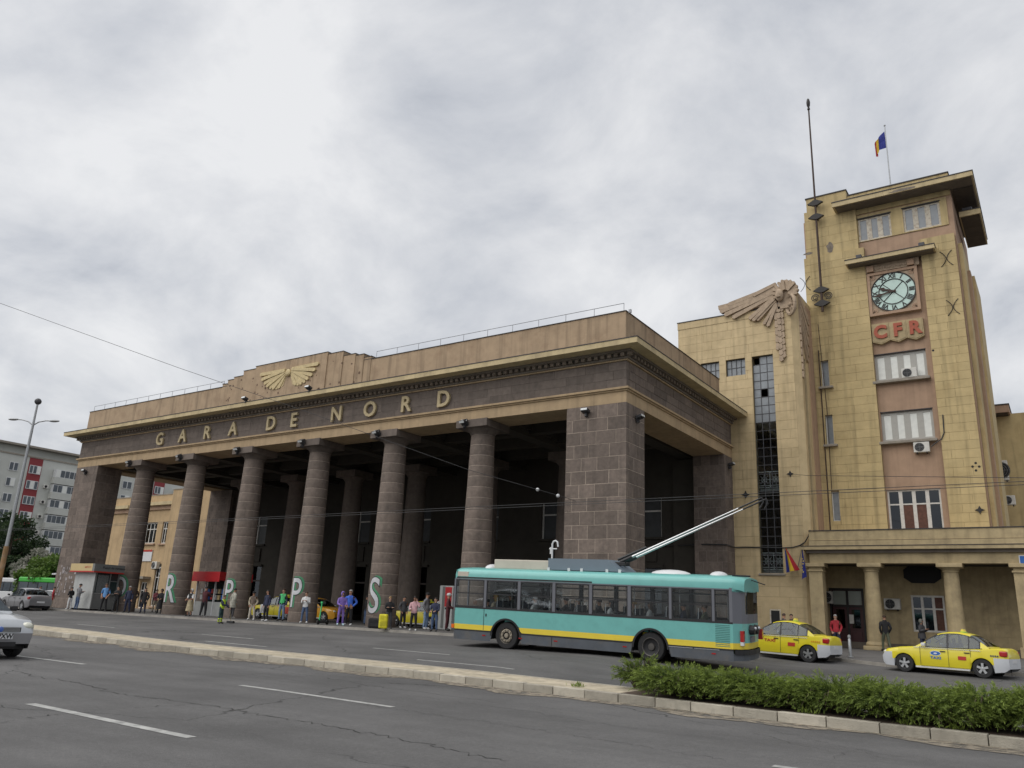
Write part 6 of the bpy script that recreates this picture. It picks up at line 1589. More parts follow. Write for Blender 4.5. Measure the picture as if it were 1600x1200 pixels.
# right-hand side
GR = 'people by the tower porch'
stand(1308.5, 1016, 961, .1, 'bald man in a red jacket and grey shirt before the maroon door', C['red'], C['navy'], {'arms': 'pocket', 'stance': .14}, hair='grey', vest=None, shoes=(.6, .6, .6), group=GR, skin=1)
stand(1227, 1016, 966, 2.8, 'person with curly dark hair half hidden behind the taxi by the stair block', C['dgrey'], C['black'], {'arms': 'hold'}, hair='brown', group=GR)
stand(1239, 1014, 960, .2, 'man in a black jacket and sunglasses behind the taxi by the stair block', C['black'], C['black'], {'arms': 'hold'}, hair='brown', group=GR, skin=1)
stand(1386, 1017.5, 962, 3.6, 'man in a black jacket walking past the second porch column', C['black'], C['olive'], {'walk': .5, 'arms': 'pocket'}, hair='brown', group=GR)
stand(1443, 1020, 968.5, 1.2, 'person in a grey hooded coat by the white framed porch window', C['dgrey'], C['navy'], {'arms': 'phone'}, hat=('scarf', (.16, .16, .14)), coat=.7, group=GR)
# passengers
BG = 'passengers in the trolleybus'
for px, top, hair, lh, lab, yy in ((776, C['beige'], 'blond', True, 'passenger with long blond hair in the trolleybus', .4), (838, C['white'], 'grey', False, 'passenger in a white hooded top in the trolleybus', .4), (800, C['black'], 'black', False, 'passenger in black on the far side of the trolleybus', 2.05),
                              (886, C['black'], 'black', False, 'passenger in a black coat by the fourth bus window', .45), (905, C['grey'], 'grey', False, 'passenger in a grey jumper by the fourth bus window', .8), (938, C['dgrey'], 'black', False, 'tall passenger in dark grey by the fifth bus window', .8), (957, C['white'], 'black', True, 'passenger in a chequered top by the fifth bus window', .4),
                              (993, C['beige'], 'blond', False, 'fair passenger in a cream jacket by the sixth bus window', .4), (1018, C['white'], 'brown', True, 'passenger in a pale coat on the sixth window seat', .75), (1070, C['navy'], 'black', False, 'passenger in a teal-blue jacket by the seventh bus window', .8), (1103, C['olive'], 'brown', False, 'passenger in a green jacket by the rearmost wide bus window', .4)):
    x = solve_x(px, 1.6, yy); P = BM @ Vector((x, Y0+yy, .66))
    person(tuple(P), 1.72, -PI/2+.08, lab, top, C['black'], {'sit': True, 'arms': 'hold'}, hair=hair, long_hair=lh, group=BG)
drv = BM @ Vector((XF+1.15, Y0+.75, .43)); person(tuple(drv), 1.75, -PI/2+.08, 'driver at the wheel of the trolleybus', C['navy'], C['black'], {'sit': True, 'arms': 'reach'}, group=BG)
# taxi driver
tx = bpy.data.objects['taxi']; P = tx.matrix_world @ Vector((2.3, -.36, .12)); person(tuple(P), 1.62, -PI/2, 'taxi driver with his elbow at the open window', C['dgrey'], C['black'], {'sit': True, 'armr': 'reach', 'arml': 'window'}, hair='brown', group='taxi drivers')
# carried and standing luggage
def bag(name, loc, label, w, d, h, col_, rz=0, handle=True, wheels=False):
    t = thing(name, loc, label, 'suitcase' if wheels else 'bag', None, rz); z0 = .04 if wheels else 0
    MB().bbox(-w/2, w/2, -d/2, d/2, z0, z0+h, min(w, d)*.22).build('shell', cloth(col_, .6), t)
    if handle:
        mb = MB(); mb.tube([(-w*.22, 0, z0+h-.01), (-w*.22, 0, z0+h+.1), (w*.22, 0, z0+h+.1), (w*.22, 0, z0+h-.01)], .012, 6); mb.build('handle', M_blk, t)
    if wheels:
        for s in (-1, 1): MB().lathe([(0, -.02), (.04, -.02), (.04, .02), (0, .02)], 10, (s*w*.35, 0, .04), 'y').build('wheel', M_blk, t)
    MB().box(-w*.3, w*.3, -d/2-.012, -d/2, z0+h*.2, z0+h*.5).build('pocket', cloth(tuple(c*.8 for c in col_), .6), t)
    return t
P = pave_at(598, 983.5); bag('suitcase', tuple(P), 'bright yellow suitcase at the foot of a column', .42, .3, .68, (.62, .55, .02), FC, True, True)
P = pave_at(586, 982); bag('holdall', tuple(P), 'black holdall at the foot of a column beside the yellow suitcase', .7, .4, .5, C['black'], FC)
P = pave_at(409, 969.5); bag('shopping_bag', (P[0], P[1], .42), 'white carrier bag held by the woman in navy', .36, .16, .5, C['white'], FC)
P = pave_at(447.5, 970); bag('shopping_bag', (P[0], P[1], .42), 'red carrier bag held by the woman with the green scarf', .3, .14, .42, (.45, .06, .03), FC)
P = p5.location; bag('backpack', (P.x-.1, P.y+.2, P.z+1.02), 'dark backpack worn by the man in the blue shirt', .32, .18, .46, C['navy'], FC)
# sweeper's broom
hw_ = sw_.matrix_basis @ SJ['wril']; P = road_at(360, 974)
BR = thing('broom', tuple(P), 'wooden broom held by the street sweeper', 'broom')
MB().tube([(hw_.x, hw_.y, hw_.z+.25), tuple(P+np.array((0, 0, .1)))], .016, 6).build('stick', mat('broom_wood', (.42, .33, .2), .7, .2, 8), BR, True)
MB().bbox(P[0]-.28, P[0]+.28, P[1]-.07, P[1]+.07, P[2]+.02, P[2]+.13, .02).build('bristles', M_blk, BR, True)
# ------------------------------------------------------------------ background buildings
M_blockg = mat('panel_grey', (.50, .51, .475), .85, .07, .5, coords='World', dirt=(.4, .41, .38), dirt_amt=.4, dirt_scale=.15)
M_blockr = mat('panel_red', (.24, .04, .045), .85, .07, .5, coords='World')
M_winb = mat('far_window_glass', (.07, .085, .10), .2, .3, .6, coords='World')
M_winw = mat('far_window_frame', (.62, .63, .63), .5, .05, 2, coords='World')
AB = thing('apartment_block', (-141, 30, 0), 'grey panel apartment block with red vertical bands of windows', 'building')
BX = -136.0
MB().box(BX-12, BX, -40, 75, 0, 24.9).build('wall', M_blockg, AB, True)
MB().box(BX-12, BX-1.2, -40, 75, 24.9, 26.4).build('attic', M_blockg, AB, True)
MB().box(BX-12, BX+.4, -40.5, 75.5, 26.4, 26.75).build('roof', M_plq, AB, True)
MB().box(BX, BX+.15, -40, 75, 24.7, 24.95).build('ledge', M_plq, AB, True)
ROWZ = [22.6-2.76*i for i in range(8)]
def far_win(y0, y1, z, n, off=.0):
    f = MB().box(BX+.02+off, BX+.12+off, y0, y1, z-.75, z+.75).build('window', M_winw, AB, True)
    w = (y1-y0)/n
    for i in range(n): MB().box(BX+.121+off, BX+.135+off, y0+i*w+.08, y0+(i+1)*w-.08, z-.65, z+.65).build('pane', M_winb if (i+int(z)) % 4 else M_grey, f)
for base in (-13.9, 10.8, 35.5, 60.2):
    if base+2.2 > -14: MB().box(BX, BX+.06, base-.1, base+2.25, 6.5, 24.65).build('red_band', M_blockr, AB, True)
    for z in ROWZ:
        far_win(base+.1, base+2.1, z, 3, .06); far_win(base-3.3, base-1.8, z, 2); far_win(base-6.8, base-4.9, z, 2)
        b0, b1 = base+4.3, base+9.6
        MB().box(BX, BX+1.1, b0, b1, z-2.0, z-.8).build('balcony', M_blockg, AB, True)
        f = MB().box(BX+.05, BX+1.0, b0+.1, b1-.1, z-.8, z+.62).build('balcony_glazing', M_winw, AB, True)
        n = 6
        for i in range(n):
            w = (b1-b0-.3)/n; MB().box(BX+1.0, BX+1.03, b0+.15+i*w+.06, b0+.15+(i+1)*w-.06, z-.7, z+.52).build('pane', M_winb if (i*3+int(z*2)) % 5 else M_grey, f)
for i, (y, z) in enumerate(((39.0, 19.6), (39.0, 16.8), (39.0, 14.2), (39.0, 11.4), (39.0, 8.7), (31.4, 16.4))):
    t = thing('air_conditioner', (BX+.05, y, z), 'small white air conditioner on the grey apartment block', 'air conditioner', 'air conditioners on the apartment block', PI/2)
    MB().bbox(-.42, .42, -.4, 0, 0, .62, .04).build('casing', M_acw, t); MB().lathe([(0, -.41), (.24, -.41), (.25, -.4)], 14, (-.08, 0, .31), 'y').build('fan_opening', M_black, t)

# yellow station wing seen between the left columns
M_wingy = mat('wing_ochre_render', (.46, .33, .185), .85, .1, 1.2, .25, 25, coords='World', dirt=(.3, .2, .11), dirt_amt=.45, dirt_scale=.7, streak=.25)
WG = thing('station_wing', (-64, 20, 0), 'two storey yellow station wing seen through the left columns', 'building')
def wing(x0, x1, y, zt, cz_, wins):
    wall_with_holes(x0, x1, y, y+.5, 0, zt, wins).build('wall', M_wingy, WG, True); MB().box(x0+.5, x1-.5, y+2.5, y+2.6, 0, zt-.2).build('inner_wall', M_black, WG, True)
    MB().box(x0-.05, x1+.05, y-.05, y+8, zt, zt+.1).build('coping', M_plq, WG, True)
    if cz_: MB().box(x0-.3, x1+.3, y-.55, y, cz_, cz_+.35).build('cornice', M_corn, WG, True); MB().box(x0, x1, y-.2, y, cz_-.45, cz_).build('bed_moulding', M_pink, WG, True)
    for w in wins:
        window(WG, w, y+.15, 3 if w[1]-w[0] > 1.2 else 2, [.68], M_wfr, lambda i, j: M_glassd, .1, .1); MB().bbox(w[0]-.15, w[1]+.15, y-.22, y+.1, w[2]-.18, w[2]-.02, .02).build('window_sill', M_pink, WG, True)
wing(-60.9, -50.2, 16.4, 12.2, None, [])
a = rc(17.2, (228, 817), (246, 816), (224, 850), (242, 848)); b = rc(17.2, (254.5, 815), (266, 815), (250, 849), (262, 849))
lo1 = rc(17.2, (243, 881), (253, 881), (240, 912), (250, 912)); dx_ = at_y(224, 915, 17.2)[0]; wing(-69.8, -60.95, 17.2, 11.9, 10.75, [a, b, (lo1[0], lo1[1], .3, lo1[3]), (dx_-.6, dx_+.6, .05, 2.7)])
c_ = rc(16, (160, 818), (174, 817), (157, 850), (171, 849)); wing(-75.5, -67.7, 16.0, 11.6, 10.35, [c_])
MB().box(-68.2, -67.7, 16.5, 18.6, 0, 11.6).build('wall', M_wingy, WG, True); MB().box(-60.9, -60.4, 16.9, 18.6, 0, 12.2).build('wall', M_wingy, WG, True)
MB().box(dx_-1.1, dx_+1.1, 16.3, 17.2, 3.0, 3.25).build('door_canopy', M_plq, WG, True)
for px, py, lab in ((243.5, 889, 'white air conditioner above the side door of the yellow station wing'), (255.5, 898, 'white air conditioner beside a pipe on the yellow station wing')):
    P = at_y(px, py, 17.1); ac_unit((P[0], 17.2, P[2]), lab, .9, .75, .4)
sg = at_y(229, 868, 17.15); SG = thing('wall_sign', (sg[0], 17.15, sg[2]), 'white rectangular sign on the yellow station wing', 'sign'); MB().box(sg[0]-1.0, sg[0]+1.0, 17.1, 17.19, sg[2]-.6, sg[2]+.6).build('panel', M_white, SG, True); MB().box(sg[0]-1.0, sg[0]+1.0, 17.08, 17.1, sg[2]+.4, sg[2]+.6).build('red_strip', M_decr, SG, True)

# ------------------------------------------------------------------ foliage
def leaf_mat(name, c0, c1):
    m = bpy.data.materials.new(name); m.use_nodes = True; nt = m.node_tree; b = nt.nodes['Principled BSDF']; N = nt.nodes.new; L = nt.links.new
    b.inputs['Roughness'].default_value = .6; b.inputs['Specular IOR Level'].default_value = .3
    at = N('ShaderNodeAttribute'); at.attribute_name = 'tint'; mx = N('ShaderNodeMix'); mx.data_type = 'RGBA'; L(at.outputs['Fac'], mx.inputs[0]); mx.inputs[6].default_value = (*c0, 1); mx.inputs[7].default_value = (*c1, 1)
    L(mx.outputs[2], b.inputs['Base Color']); b.inputs['Subsurface Weight'].default_value = 0
    tr = N('ShaderNodeBsdfTranslucent'); L(mx.outputs[2], tr.inputs[0]); ms = N('ShaderNodeMixShader'); ms.inputs[0].default_value = .3; L(b.outputs[0], ms.inputs[1]); L(tr.outputs[0], ms.inputs[2]); L(ms.outputs[0], nt.nodes['Material Output'].inputs[0])
    return m
def leaf_mesh(name, P, D, Nn, Ln, Wd, tint, m):
    """many small pointed leaf blades: position, direction, side vector, length, width arrays"""
    n = len(P); V = np.empty((n, 4, 3)); V[:, 0] = P; V[:, 1] = P+D*(Ln*.5)[:, None]+Nn*(Wd*.5)[:, None]; V[:, 2] = P+D*Ln[:, None]; V[:, 3] = P+D*(Ln*.5)[:, None]-Nn*(Wd*.5)[:, None]
    me = bpy.data.meshes.new(name); me.vertices.add(4*n); me.vertices.foreach_set('co', V.reshape(-1)); me.loops.add(4*n); me.polygons.add(n)
    me.loops.foreach_set('vertex_index', np.arange(4*n)); me.polygons.foreach_set('loop_start', np.arange(0, 4*n, 4)); me.polygons.foreach_set('loop_total', np.full(n, 4)); me.update()
    at = me.attributes.new('tint', 'FLOAT', 'FACE'); at.data.foreach_set('value', tint.astype(np.float32)); me.materials.append(m); me.validate(); return me
RNG = np.random.default_rng(5)
def unit(v): return v/np.linalg.norm(v, axis=-1, keepdims=True)
M_jun = leaf_mat('juniper_leaf', (.036, .066, .018), (.23, .30, .055)); M_bark = mat('bark', (.07, .05, .035), .95, .3, 9, .8, 30)
def juniper(n_tw=420, rx=.95, ry=.8, rz=.72, seed=0):
    r = np.random.default_rng(seed); P = []; D = []; Nn = []; Ln = []; Wd = []; T = []; twigs = []
    for k in range(n_tw):
        a = r.uniform(0, 2*PI); el = abs(r.normal(.42, .42)); L_ = r.uniform(.6, 1.15)
        tipv = np.array([rx*math.cos(a)*math.cos(min(el, 1.4))**.6*L_, ry*math.sin(a)*math.cos(min(el, 1.4))**.6*L_, .24+rz*.62*math.sin(min(el, 1.5))*r.uniform(.7, 1.15)])
        if k % 3 == 0: tipv[2] *= r.uniform(.25, .7)
        base = np.array([tipv[0]*.2, tipv[1]*.2, .02]); ctrl = (base+tipv)/2+np.array([0, 0, .26*r.uniform(.5, 1.3)])
        twigs.append((base, ctrl, tipv))
        for q in range(36):
            t = .4+.6*(q+r.uniform(0, 1))/36; p = (1-t)**2*base+2*t*(1-t)*ctrl+t*t*tipv; dv = unit(2*(1-t)*(ctrl-base)+2*t*(tipv-ctrl))
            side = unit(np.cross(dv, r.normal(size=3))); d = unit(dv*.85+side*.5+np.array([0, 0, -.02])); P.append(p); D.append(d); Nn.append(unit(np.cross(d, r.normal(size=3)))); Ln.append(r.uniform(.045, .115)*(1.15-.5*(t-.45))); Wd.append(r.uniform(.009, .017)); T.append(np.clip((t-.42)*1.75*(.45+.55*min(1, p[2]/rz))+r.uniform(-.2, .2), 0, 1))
    return leaf_mesh('foliage', np.array(P), np.array(D), np.array(Nn), np.array(Ln), np.array(Wd), np.array(T), M_jun), twigs
def twig_mesh(tw, step=6):
    mb = MB()
    for b, c, t in tw[::step]: mb.tube([tuple(b), tuple(c), tuple(b*.2+t*.8)], [.014, .01, .004], 4)
    return mb.mesh('stems', M_bark)
JV = []
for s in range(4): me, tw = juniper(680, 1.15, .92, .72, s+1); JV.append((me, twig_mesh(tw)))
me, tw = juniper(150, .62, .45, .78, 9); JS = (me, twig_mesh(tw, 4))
P = road_at(1003, 1077, .165)
def shrub(loc, v, rz, sc, label, group):
    t = thing('juniper_shrub', loc, label, 'shrub', group, rz); t.scale = sc; link('foliage', v[0], t); link('stems', v[1], t)
GJ = 'juniper shrubs in the median bed'
shrub((P[0]-.05, P[1], P[2]), JS, .4, (.95, .95, 1.0), 'small straggly juniper shrub standing apart at the end of the hedge', GJ)
x = P[0]+1.15; k = 0
while x < 24:
    Y = near_y(x)+1.03; z = G(x, Y)+.16; far = x > 10.3
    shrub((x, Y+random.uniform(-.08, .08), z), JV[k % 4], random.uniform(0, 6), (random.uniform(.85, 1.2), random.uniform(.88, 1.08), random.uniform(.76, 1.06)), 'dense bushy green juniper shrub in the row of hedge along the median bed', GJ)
    k += 1; x += .8
# weeds at the kerb
wd = []
r = RNG; n = 260; ctr = [(12.3, .28), (13.9, .25), (14.6, .25), (9.2, .9), (7.2, .5), (16, .3)]
Pp = []; 
for cx_, oy in ctr:
    for q in range(44): Pp.append((cx_+r.normal()*.1, near_y(cx_)+oy+r.normal()*.06, G(cx_, near_y(cx_))+.165))
Pp = np.array(Pp); dd = unit(np.column_stack([r.normal(size=len(Pp))*.6, r.normal(size=len(Pp))*.6, np.abs(r.normal(size=len(Pp)))+.5]))
o = link('weeds', leaf_mesh('weeds', Pp, dd, unit(np.cross(dd, r.normal(size=(len(Pp), 3)))), r.uniform(.06, .16, len(Pp)), r.uniform(.015, .03, len(Pp)), r.uniform(.3, 1, len(Pp)), M_jun)); tag(o, 'small green weeds sprouting along the median kerb', 'weeds', None, 'stuff')

def tree(loc, label, h, cr, cz, n, leaf, lm, seed, group='trees left of the station'):
    """trunk, limbs and clumps of leaf blades; cr = crown radii, cz = crown centre height"""
    r = np.random.default_rng(seed); t = thing('tree', loc, label, 'tree', group)
    mb = MB(); mb.smooth = True; mb.tube([(0, 0, -.2), (.05, .03, h*.25), (-.05, .05, h*.5), (.02, 0, h*.8)], [h*.028, h*.022, h*.016, h*.006], 8); mb.build('trunk', M_bark, t)
    cl = 46; C_ = []
    for k in range(cl):
        v = unit(r.normal(size=3)); rad = r.uniform(.35, 1.0)**.6; C_.append(np.array([0, 0, cz])+v*np.array(cr)*rad)
    lb = MB()
    for c in C_[::3]: st = np.array([0, 0, min(h*.7, max(h*.25, c[2]*.6))]); lb.tube([tuple(st), tuple((st+c)/2+np.array([0, 0, .2])), tuple(c)], [h*.009, h*.006, .01], 5)
    lb.build('limbs', M_bark, t)
    P = []; D = []; T = []
    m_ = n//cl
    for c in C_:
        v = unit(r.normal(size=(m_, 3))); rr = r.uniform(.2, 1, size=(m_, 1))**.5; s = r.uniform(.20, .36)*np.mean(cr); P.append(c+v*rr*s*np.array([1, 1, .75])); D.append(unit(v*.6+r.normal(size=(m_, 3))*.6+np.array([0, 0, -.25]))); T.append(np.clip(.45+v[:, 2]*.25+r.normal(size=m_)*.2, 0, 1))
    P = np.concatenate(P); D = np.concatenate(D); T = np.concatenate(T); q = len(P)
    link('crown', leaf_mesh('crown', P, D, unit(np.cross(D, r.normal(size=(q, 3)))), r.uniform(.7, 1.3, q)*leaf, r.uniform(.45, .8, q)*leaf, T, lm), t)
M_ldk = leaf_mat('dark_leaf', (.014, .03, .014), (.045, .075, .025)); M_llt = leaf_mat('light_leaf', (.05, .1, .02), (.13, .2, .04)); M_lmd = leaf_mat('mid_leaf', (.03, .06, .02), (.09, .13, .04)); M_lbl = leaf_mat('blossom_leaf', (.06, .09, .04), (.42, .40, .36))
def tree_px(px, py, Y_, top_py, *a, **k):
    P = at_y(px, py, Y_); P[2] = -.16; d = at_y(px, top_py, Y_); return P, d[2]+.16
for px, Yt, tp, hw_, lm, lab, sd in ((2, 22, 806, 4.2, M_ldk, 'tall dark green tree in front of the apartment block', 1), (26, 26, 842, 3.6, M_ldk, 'dark spreading tree beside the tall one before the apartment block', 2), (52, 22, 862, 3.2, M_lbl, 'pale blossoming shrub tree between the darker trees', 3), (80, 18, 868, 4.4, M_llt, 'bright green leafy tree beside the left stone pier', 4), (100, 30, 872, 5.0, M_lmd, 'mid green tree behind the left stone pier', 5), (-25, 30, 800, 7, M_ldk, 'broad dark tree at the far left edge behind the cars', 6)):
    P = at_y(px, 920, Yt); tz = at_y(px, tp, Yt)[2]; h = tz+.16
    tree((P[0], P[1], -.16), lab, h, (hw_, hw_*.9, h*.42), h*.56, 9000, .42, lm, sd)

# ------------------------------------------------------------------ street lamp
B_ = road_at(-16, 975, .17); D_ = math.hypot(B_[0]-CAM[0], B_[1]-CAM[1]); dd_ = ray(50, 634); tz = CAM[2]+dd_[2]*D_/math.hypot(dd_[0], dd_[1])
LP = thing('street_lamp', tuple(B_), 'tall grey double arm street lamp with a rusty lower post', 'street lamp')
zj = B_[2]+(tz-B_[2])*.34
mb = MB(); mb.smooth = True; mb.tube([tuple(B_), (B_[0], B_[1], zj)], [.12, .11], 12); mb.build('lower_post', mat('rusty_post', (.25, .15, .07), .8, .3, 3, coords='World', dirt=(.3, .28, .25), dirt_amt=.6), LP, True)
mb = MB(); mb.smooth = True; mb.tube([(B_[0], B_[1], zj), (B_[0], B_[1], tz-1.2)], [.085, .06], 12); mb.tube([(B_[0], B_[1], tz-1.2), (B_[0], B_[1], tz+.1)], [.06, .05], 8); mb.build('upper_post', M_steel, LP, True)
MB().sphere((B_[0], B_[1], tz+.25), .16, 10, 7).build('sensor_dome', M_lamp, LP, True)
for s in (-1, 1):
    q = Vector((RGT[0], RGT[1], 0)).normalized()*s; b0 = Vector((B_[0], B_[1], tz-.95))
    mb = MB(); mb.smooth = True; mb.tube([b0, b0+q*.25+Vector((0, 0, .18)), b0+q*.6+Vector((0, 0, .26)), b0+q*.85+Vector((0, 0, .26))], .03, 6); mb.build('arm', M_steel, LP, True)
    h_ = MB(); h_.smooth = True; h_.sphere((0, 0, 0), (.26, .11, .06), 12, 6); o = h_.build('lamp_head', M_steel, LP, True); o.location = b0+q*1.0+Vector((0, 0, .26)); o.rotation_euler = (0, -.05*s, math.atan2(q.y, q.x))

# ------------------------------------------------------------------ wires
M_wire = mat('wire', (.03, .03, .032), .6, 0)
def wire(pts, r, name, label, cat='cable'):
    t = thing(name, tuple(pts[0]), label, cat); mb = MB(); mb.smooth = True; mb.tube([tuple(p) for p in pts], r, 5); mb.build('strand', M_wire, t, True); return t
def sagline(a, b, s, n=16): a, b = Vector(a), Vector(b); return [a.lerp(b, i/n)+Vector((0, 0, -4*s*(i/n)*(1-i/n))) for i in range(n+1)]
tp = BM @ tip
for k, (dy, lab) in enumerate(((-.05, 'trolleybus contact wire nearer the median'), (.55, 'trolleybus contact wire nearer the station'))):
    t = wire([(X, tp.y+dy+.0, tp.z+.12+.02*math.sin(X)) for X in (-90, -60, -40, -20, -5, tp.x, 15, 30, 60)], .010, 'contact_wire', lab)
SPW = [Vector(tuple(at_y(x, y, Y))) for x, y, Y in ((-60, 452, -16), (280, 575, -9.7), (480, 643.5, -6.3), (732, 734, -2.6), (882, 777, -.35), (900, 783, -.02))]
t = wire(SPW, .012, 'span_wire', 'span wire slanting down across the portico to the stone pier')
for px, py, Y in ((840, 765, -.9), (872, 774.5, -.5)):
    P = at_y(px, py, Y); MB().sphere(tuple(P), .09, 8, 6).build('insulator', M_white, t, True)
P1, P2 = at_y(1187, 778, tp.y+.55), at_y(1165.5, 773, SY-.05)
wire([at_y(1241, 741, SY-.1), at_y(1262, 743, 10), at_y(1600, 746.5, 2)], .012, 'span_wire', 'thin span wire from the rosette on the stair block')
# thick cable clipped along the walls
cb = [at_y(1010, 854, SY-.35), at_y(1058, 852.5, SY-.5), at_y(1100, 850.5, 13.3), at_y(1136, 851, 13.3), (0.05, 13.5, at_y(1140, 852, 13.4)[2]), (.06, SY-.1, at_y(1148, 856, SY)[2])]+[at_y(x, y, SY-.08) for x, y in ((1165, 855), (1192, 855.5), (1225, 856), (1240, 855), (1250, 852), (1258, 847), (1263, 838), (1266, 828))]
wire(cb, .035, 'wall_cable', 'thick black cable clipped along the pier and stair block')
# downpipe at the annex and tower junction
DP = thing('downpipe', (AX1+CH+.4, TY-.1, 0), 'rusty downpipe in the corner between tower and stair block', 'pipe')
MB().tube([(AX1+CH+.42, TY-.12, 5.8), (AX1+CH+.42, TY-.12, 18.2)], .035, 6).build('pipe', M_rust, DP, True)
MB().tube([(AX1+CH+.65, TY-.08, 9.2), (AX1+CH+.7, TY-.08, 14), (AX1+CH+.5, TY-.08, 20)], .02, 5).build('cable', M_rust, DP, True)
ab = [at_y(x, y, TY-.06) for x, y in ((1473, 648), (1474, 662), (1475, 676), (1471, 686), (1462, 692), (1455, 698))]
wire(ab, .035, 'hose', 'black hose hanging from the tower wall to the air conditioner', 'hose')

# ------------------------------------------------------------------ graffiti on the columns
M_gw = mat('spray_white', (.52, .53, .55), .7, .12, 6, coords='World'); M_gk = mat('spray_black', (.012, .012, .013), .7, 0); M_gg = mat('spray_green', (.06, .24, .12), .7, .2, 6, coords='World')
def wrap_text(ch, X, z0, h, th0, sx):
    for lay, (m, bold, du, off) in enumerate(((M_gg, .06, .11, .010), (M_gk, .055, 0, .014), (M_gw, .012, 0, .018))):
        c = bpy.data.curves.new('g', 'FONT'); c.body = ch; c.size = h/.72; c.offset = bold; c.resolution_u = 6
        o = bpy.data.objects.new('g', c); TMP.collection.objects.link(o); me = evaluated_mesh(o); bpy.data.objects.remove(o)
        bm = bmesh.new(); bm.from_mesh(me)
        for _ in range(4):
            e = [x for x in bm.edges if x.calc_length() > .22]
            if not e: break
            bmesh.ops.subdivide_edges(bm, edges=e, cuts=1); bmesh.ops.triangulate(bm, faces=bm.faces)
        w = .62*h*sx
        for v in bm.verts:
            u = (v.co.x-.32*h)*sx+du; z = z0+v.co.y+(.05 if lay == 0 else 0); R_ = col_r(max(.2, z))+off; a = th0+u/R_; v.co = Vector((X+R_*math.cos(a), CY+R_*math.sin(a), z))
        bm.to_mesh(me); bm.free(); me.materials.clear(); me.materials.append(m)
        yield me
for ch, ci, z0, h, th, sx in (('S', 1, .75, 1.95, -1.5, .66), ('P', 2, .85, 1.75, -1.52, .66), ('P', 3, .95, 1.45, -1.42, .66), ('R', 4, .8, 1.9, -1.5, .62), ('D', 5, 1.0, 1.5, -1.35, .66)):
    gcol = [o for o in ST.children if o.name.startswith('column')]
    t = thing('graffiti', (COLX[ci], CY-.9, z0), f'white bubble letter {ch} sprayed with green shadow on a stone column' if ch != 'P' else ('white bubble letter P beside the young man in the white sweater' if ci == 2 else 'white bubble letter P beside the red kiosk'), 'graffiti', 'graffiti letters on the columns')
    for nm, me in zip(('shadow', 'outline', 'fill'), wrap_text(ch, COLX[ci], z0, h, th, sx)): link(nm, me, t, True)
# torn posters on the left pier
po = MB()
for k in range(34):
    X = LX+random.uniform(.25, 2.9); Z = random.uniform(.9, 3.1); w, h = random.uniform(.06, .28), random.uniform(.1, .4)
    po.add([(X, -.012, Z), (X+w, -.012, Z+random.uniform(-.05, .05)), (X+w*random.uniform(.7, 1), -.012, Z+h), (X+random.uniform(-.03, .05), -.012, Z+h*random.uniform(.7, 1.1))], [(0, 1, 2, 3)])
o = po.build('poster_scraps', mat('torn_paper', (.33, .30, .30), .9, .4, 4, coords='World'), ST, True); o['kind'] = 'stuff'

# ------------------------------------------------------------------ kiosks and street furniture
M_kw = mat('kiosk_white', (.42, .43, .42), .6, .1, 2, coords='World', dirt=(.25, .25, .23), dirt_amt=.4); M_kg = mat('kiosk_grey', (.15, .155, .15), .6, .1, 2, coords='World'); M_ky = mat('kiosk_sign_yellow', (.52, .40, .2), .6, .05, 2); M_kd = mat('kiosk_dark_glass', (.02, .035, .035), .15, .1, 1)
ky = -1.95; kx = at_y(140, 948, ky)[0]; ztop = at_y(140, 893, ky)[2]
x0 = at_y(113, 925, ky)[0]; y1 = at_x(183, 925, kx)[1]; y1 = min(y1, ky+3.6); zs1_ = at_y(143, 881, ky)[2]
KI = thing('ticket_kiosk', (kx, ky, 0), 'grey ticket kiosk with a yellow and grey roof sign by the left pier', 'kiosk')
MB().box(x0, kx, ky, y1, .12, ztop).build('booth', M_kw, KI, True); MB().box(x0+.15, kx-.1, ky+.1, y1-.1, 0, .12).build('base', M_blk, KI, True)
MB().box(kx, kx+.02, ky+.02, y1-.02, .15, 1.15).build('lower_panel', M_kg, KI, True); MB().box(kx, kx+.025, ky+.02, y1-.02, 1.2, ztop-.02).build('shop_window', M_kd, KI, True)
fr_ = MB(); fr_.box(kx+.02, kx+.05, ky+.02, ky+.12, .12, ztop); fr_.box(kx+.02, kx+.05, ky+1.05, ky+1.15, 1.15, ztop); fr_.box(kx+.02, kx+.05, y1-.14, y1-.02, .12, ztop); fr_.box(kx+.02, kx+.05, ky+1.15, y1-.14, 2.0, 2.05); fr_.box(kx+.02, kx+.14, ky+1.15, y1-.14, 1.1, 1.16); fr_.build('window_frame', M_kg, KI, True)
MB().box(kx+.026, kx+.035, ky+.2, ky+.98, 1.2, ztop-.2).build('notice_board', mat('notice_paper', (.13, .14, .14), .6, .5, 14, coords='World'), KI, True)
MB().box(x0-.25, kx+.02, ky-.32, y1, ztop+.03, zs1_).build('sign_front', M_ky, KI, True); MB().box(kx+.021, kx+.3, ky-.32, y1+.1, ztop+.03, zs1_).build('sign_side', M_kg, KI, True)
MB().box(x0-.26, kx+.31, ky-.33, y1+.1, ztop-.06, ztop+.03).build('sign_edge', M_decr, KI, True)
text('tarif 2 3 5', .2, (kx-.55, ky-.325, (ztop+zs1_)/2+.03), M_decr, KI, True, depth=.01, name='sign_lettering'); text('Punct de vanzare', .24, (kx+.305, (ky+y1)/2+.2, (ztop+zs1_)/2+.03), M_blk, KI, True, rot=(PI/2, 0, PI/2), depth=.01, name='sign_lettering')
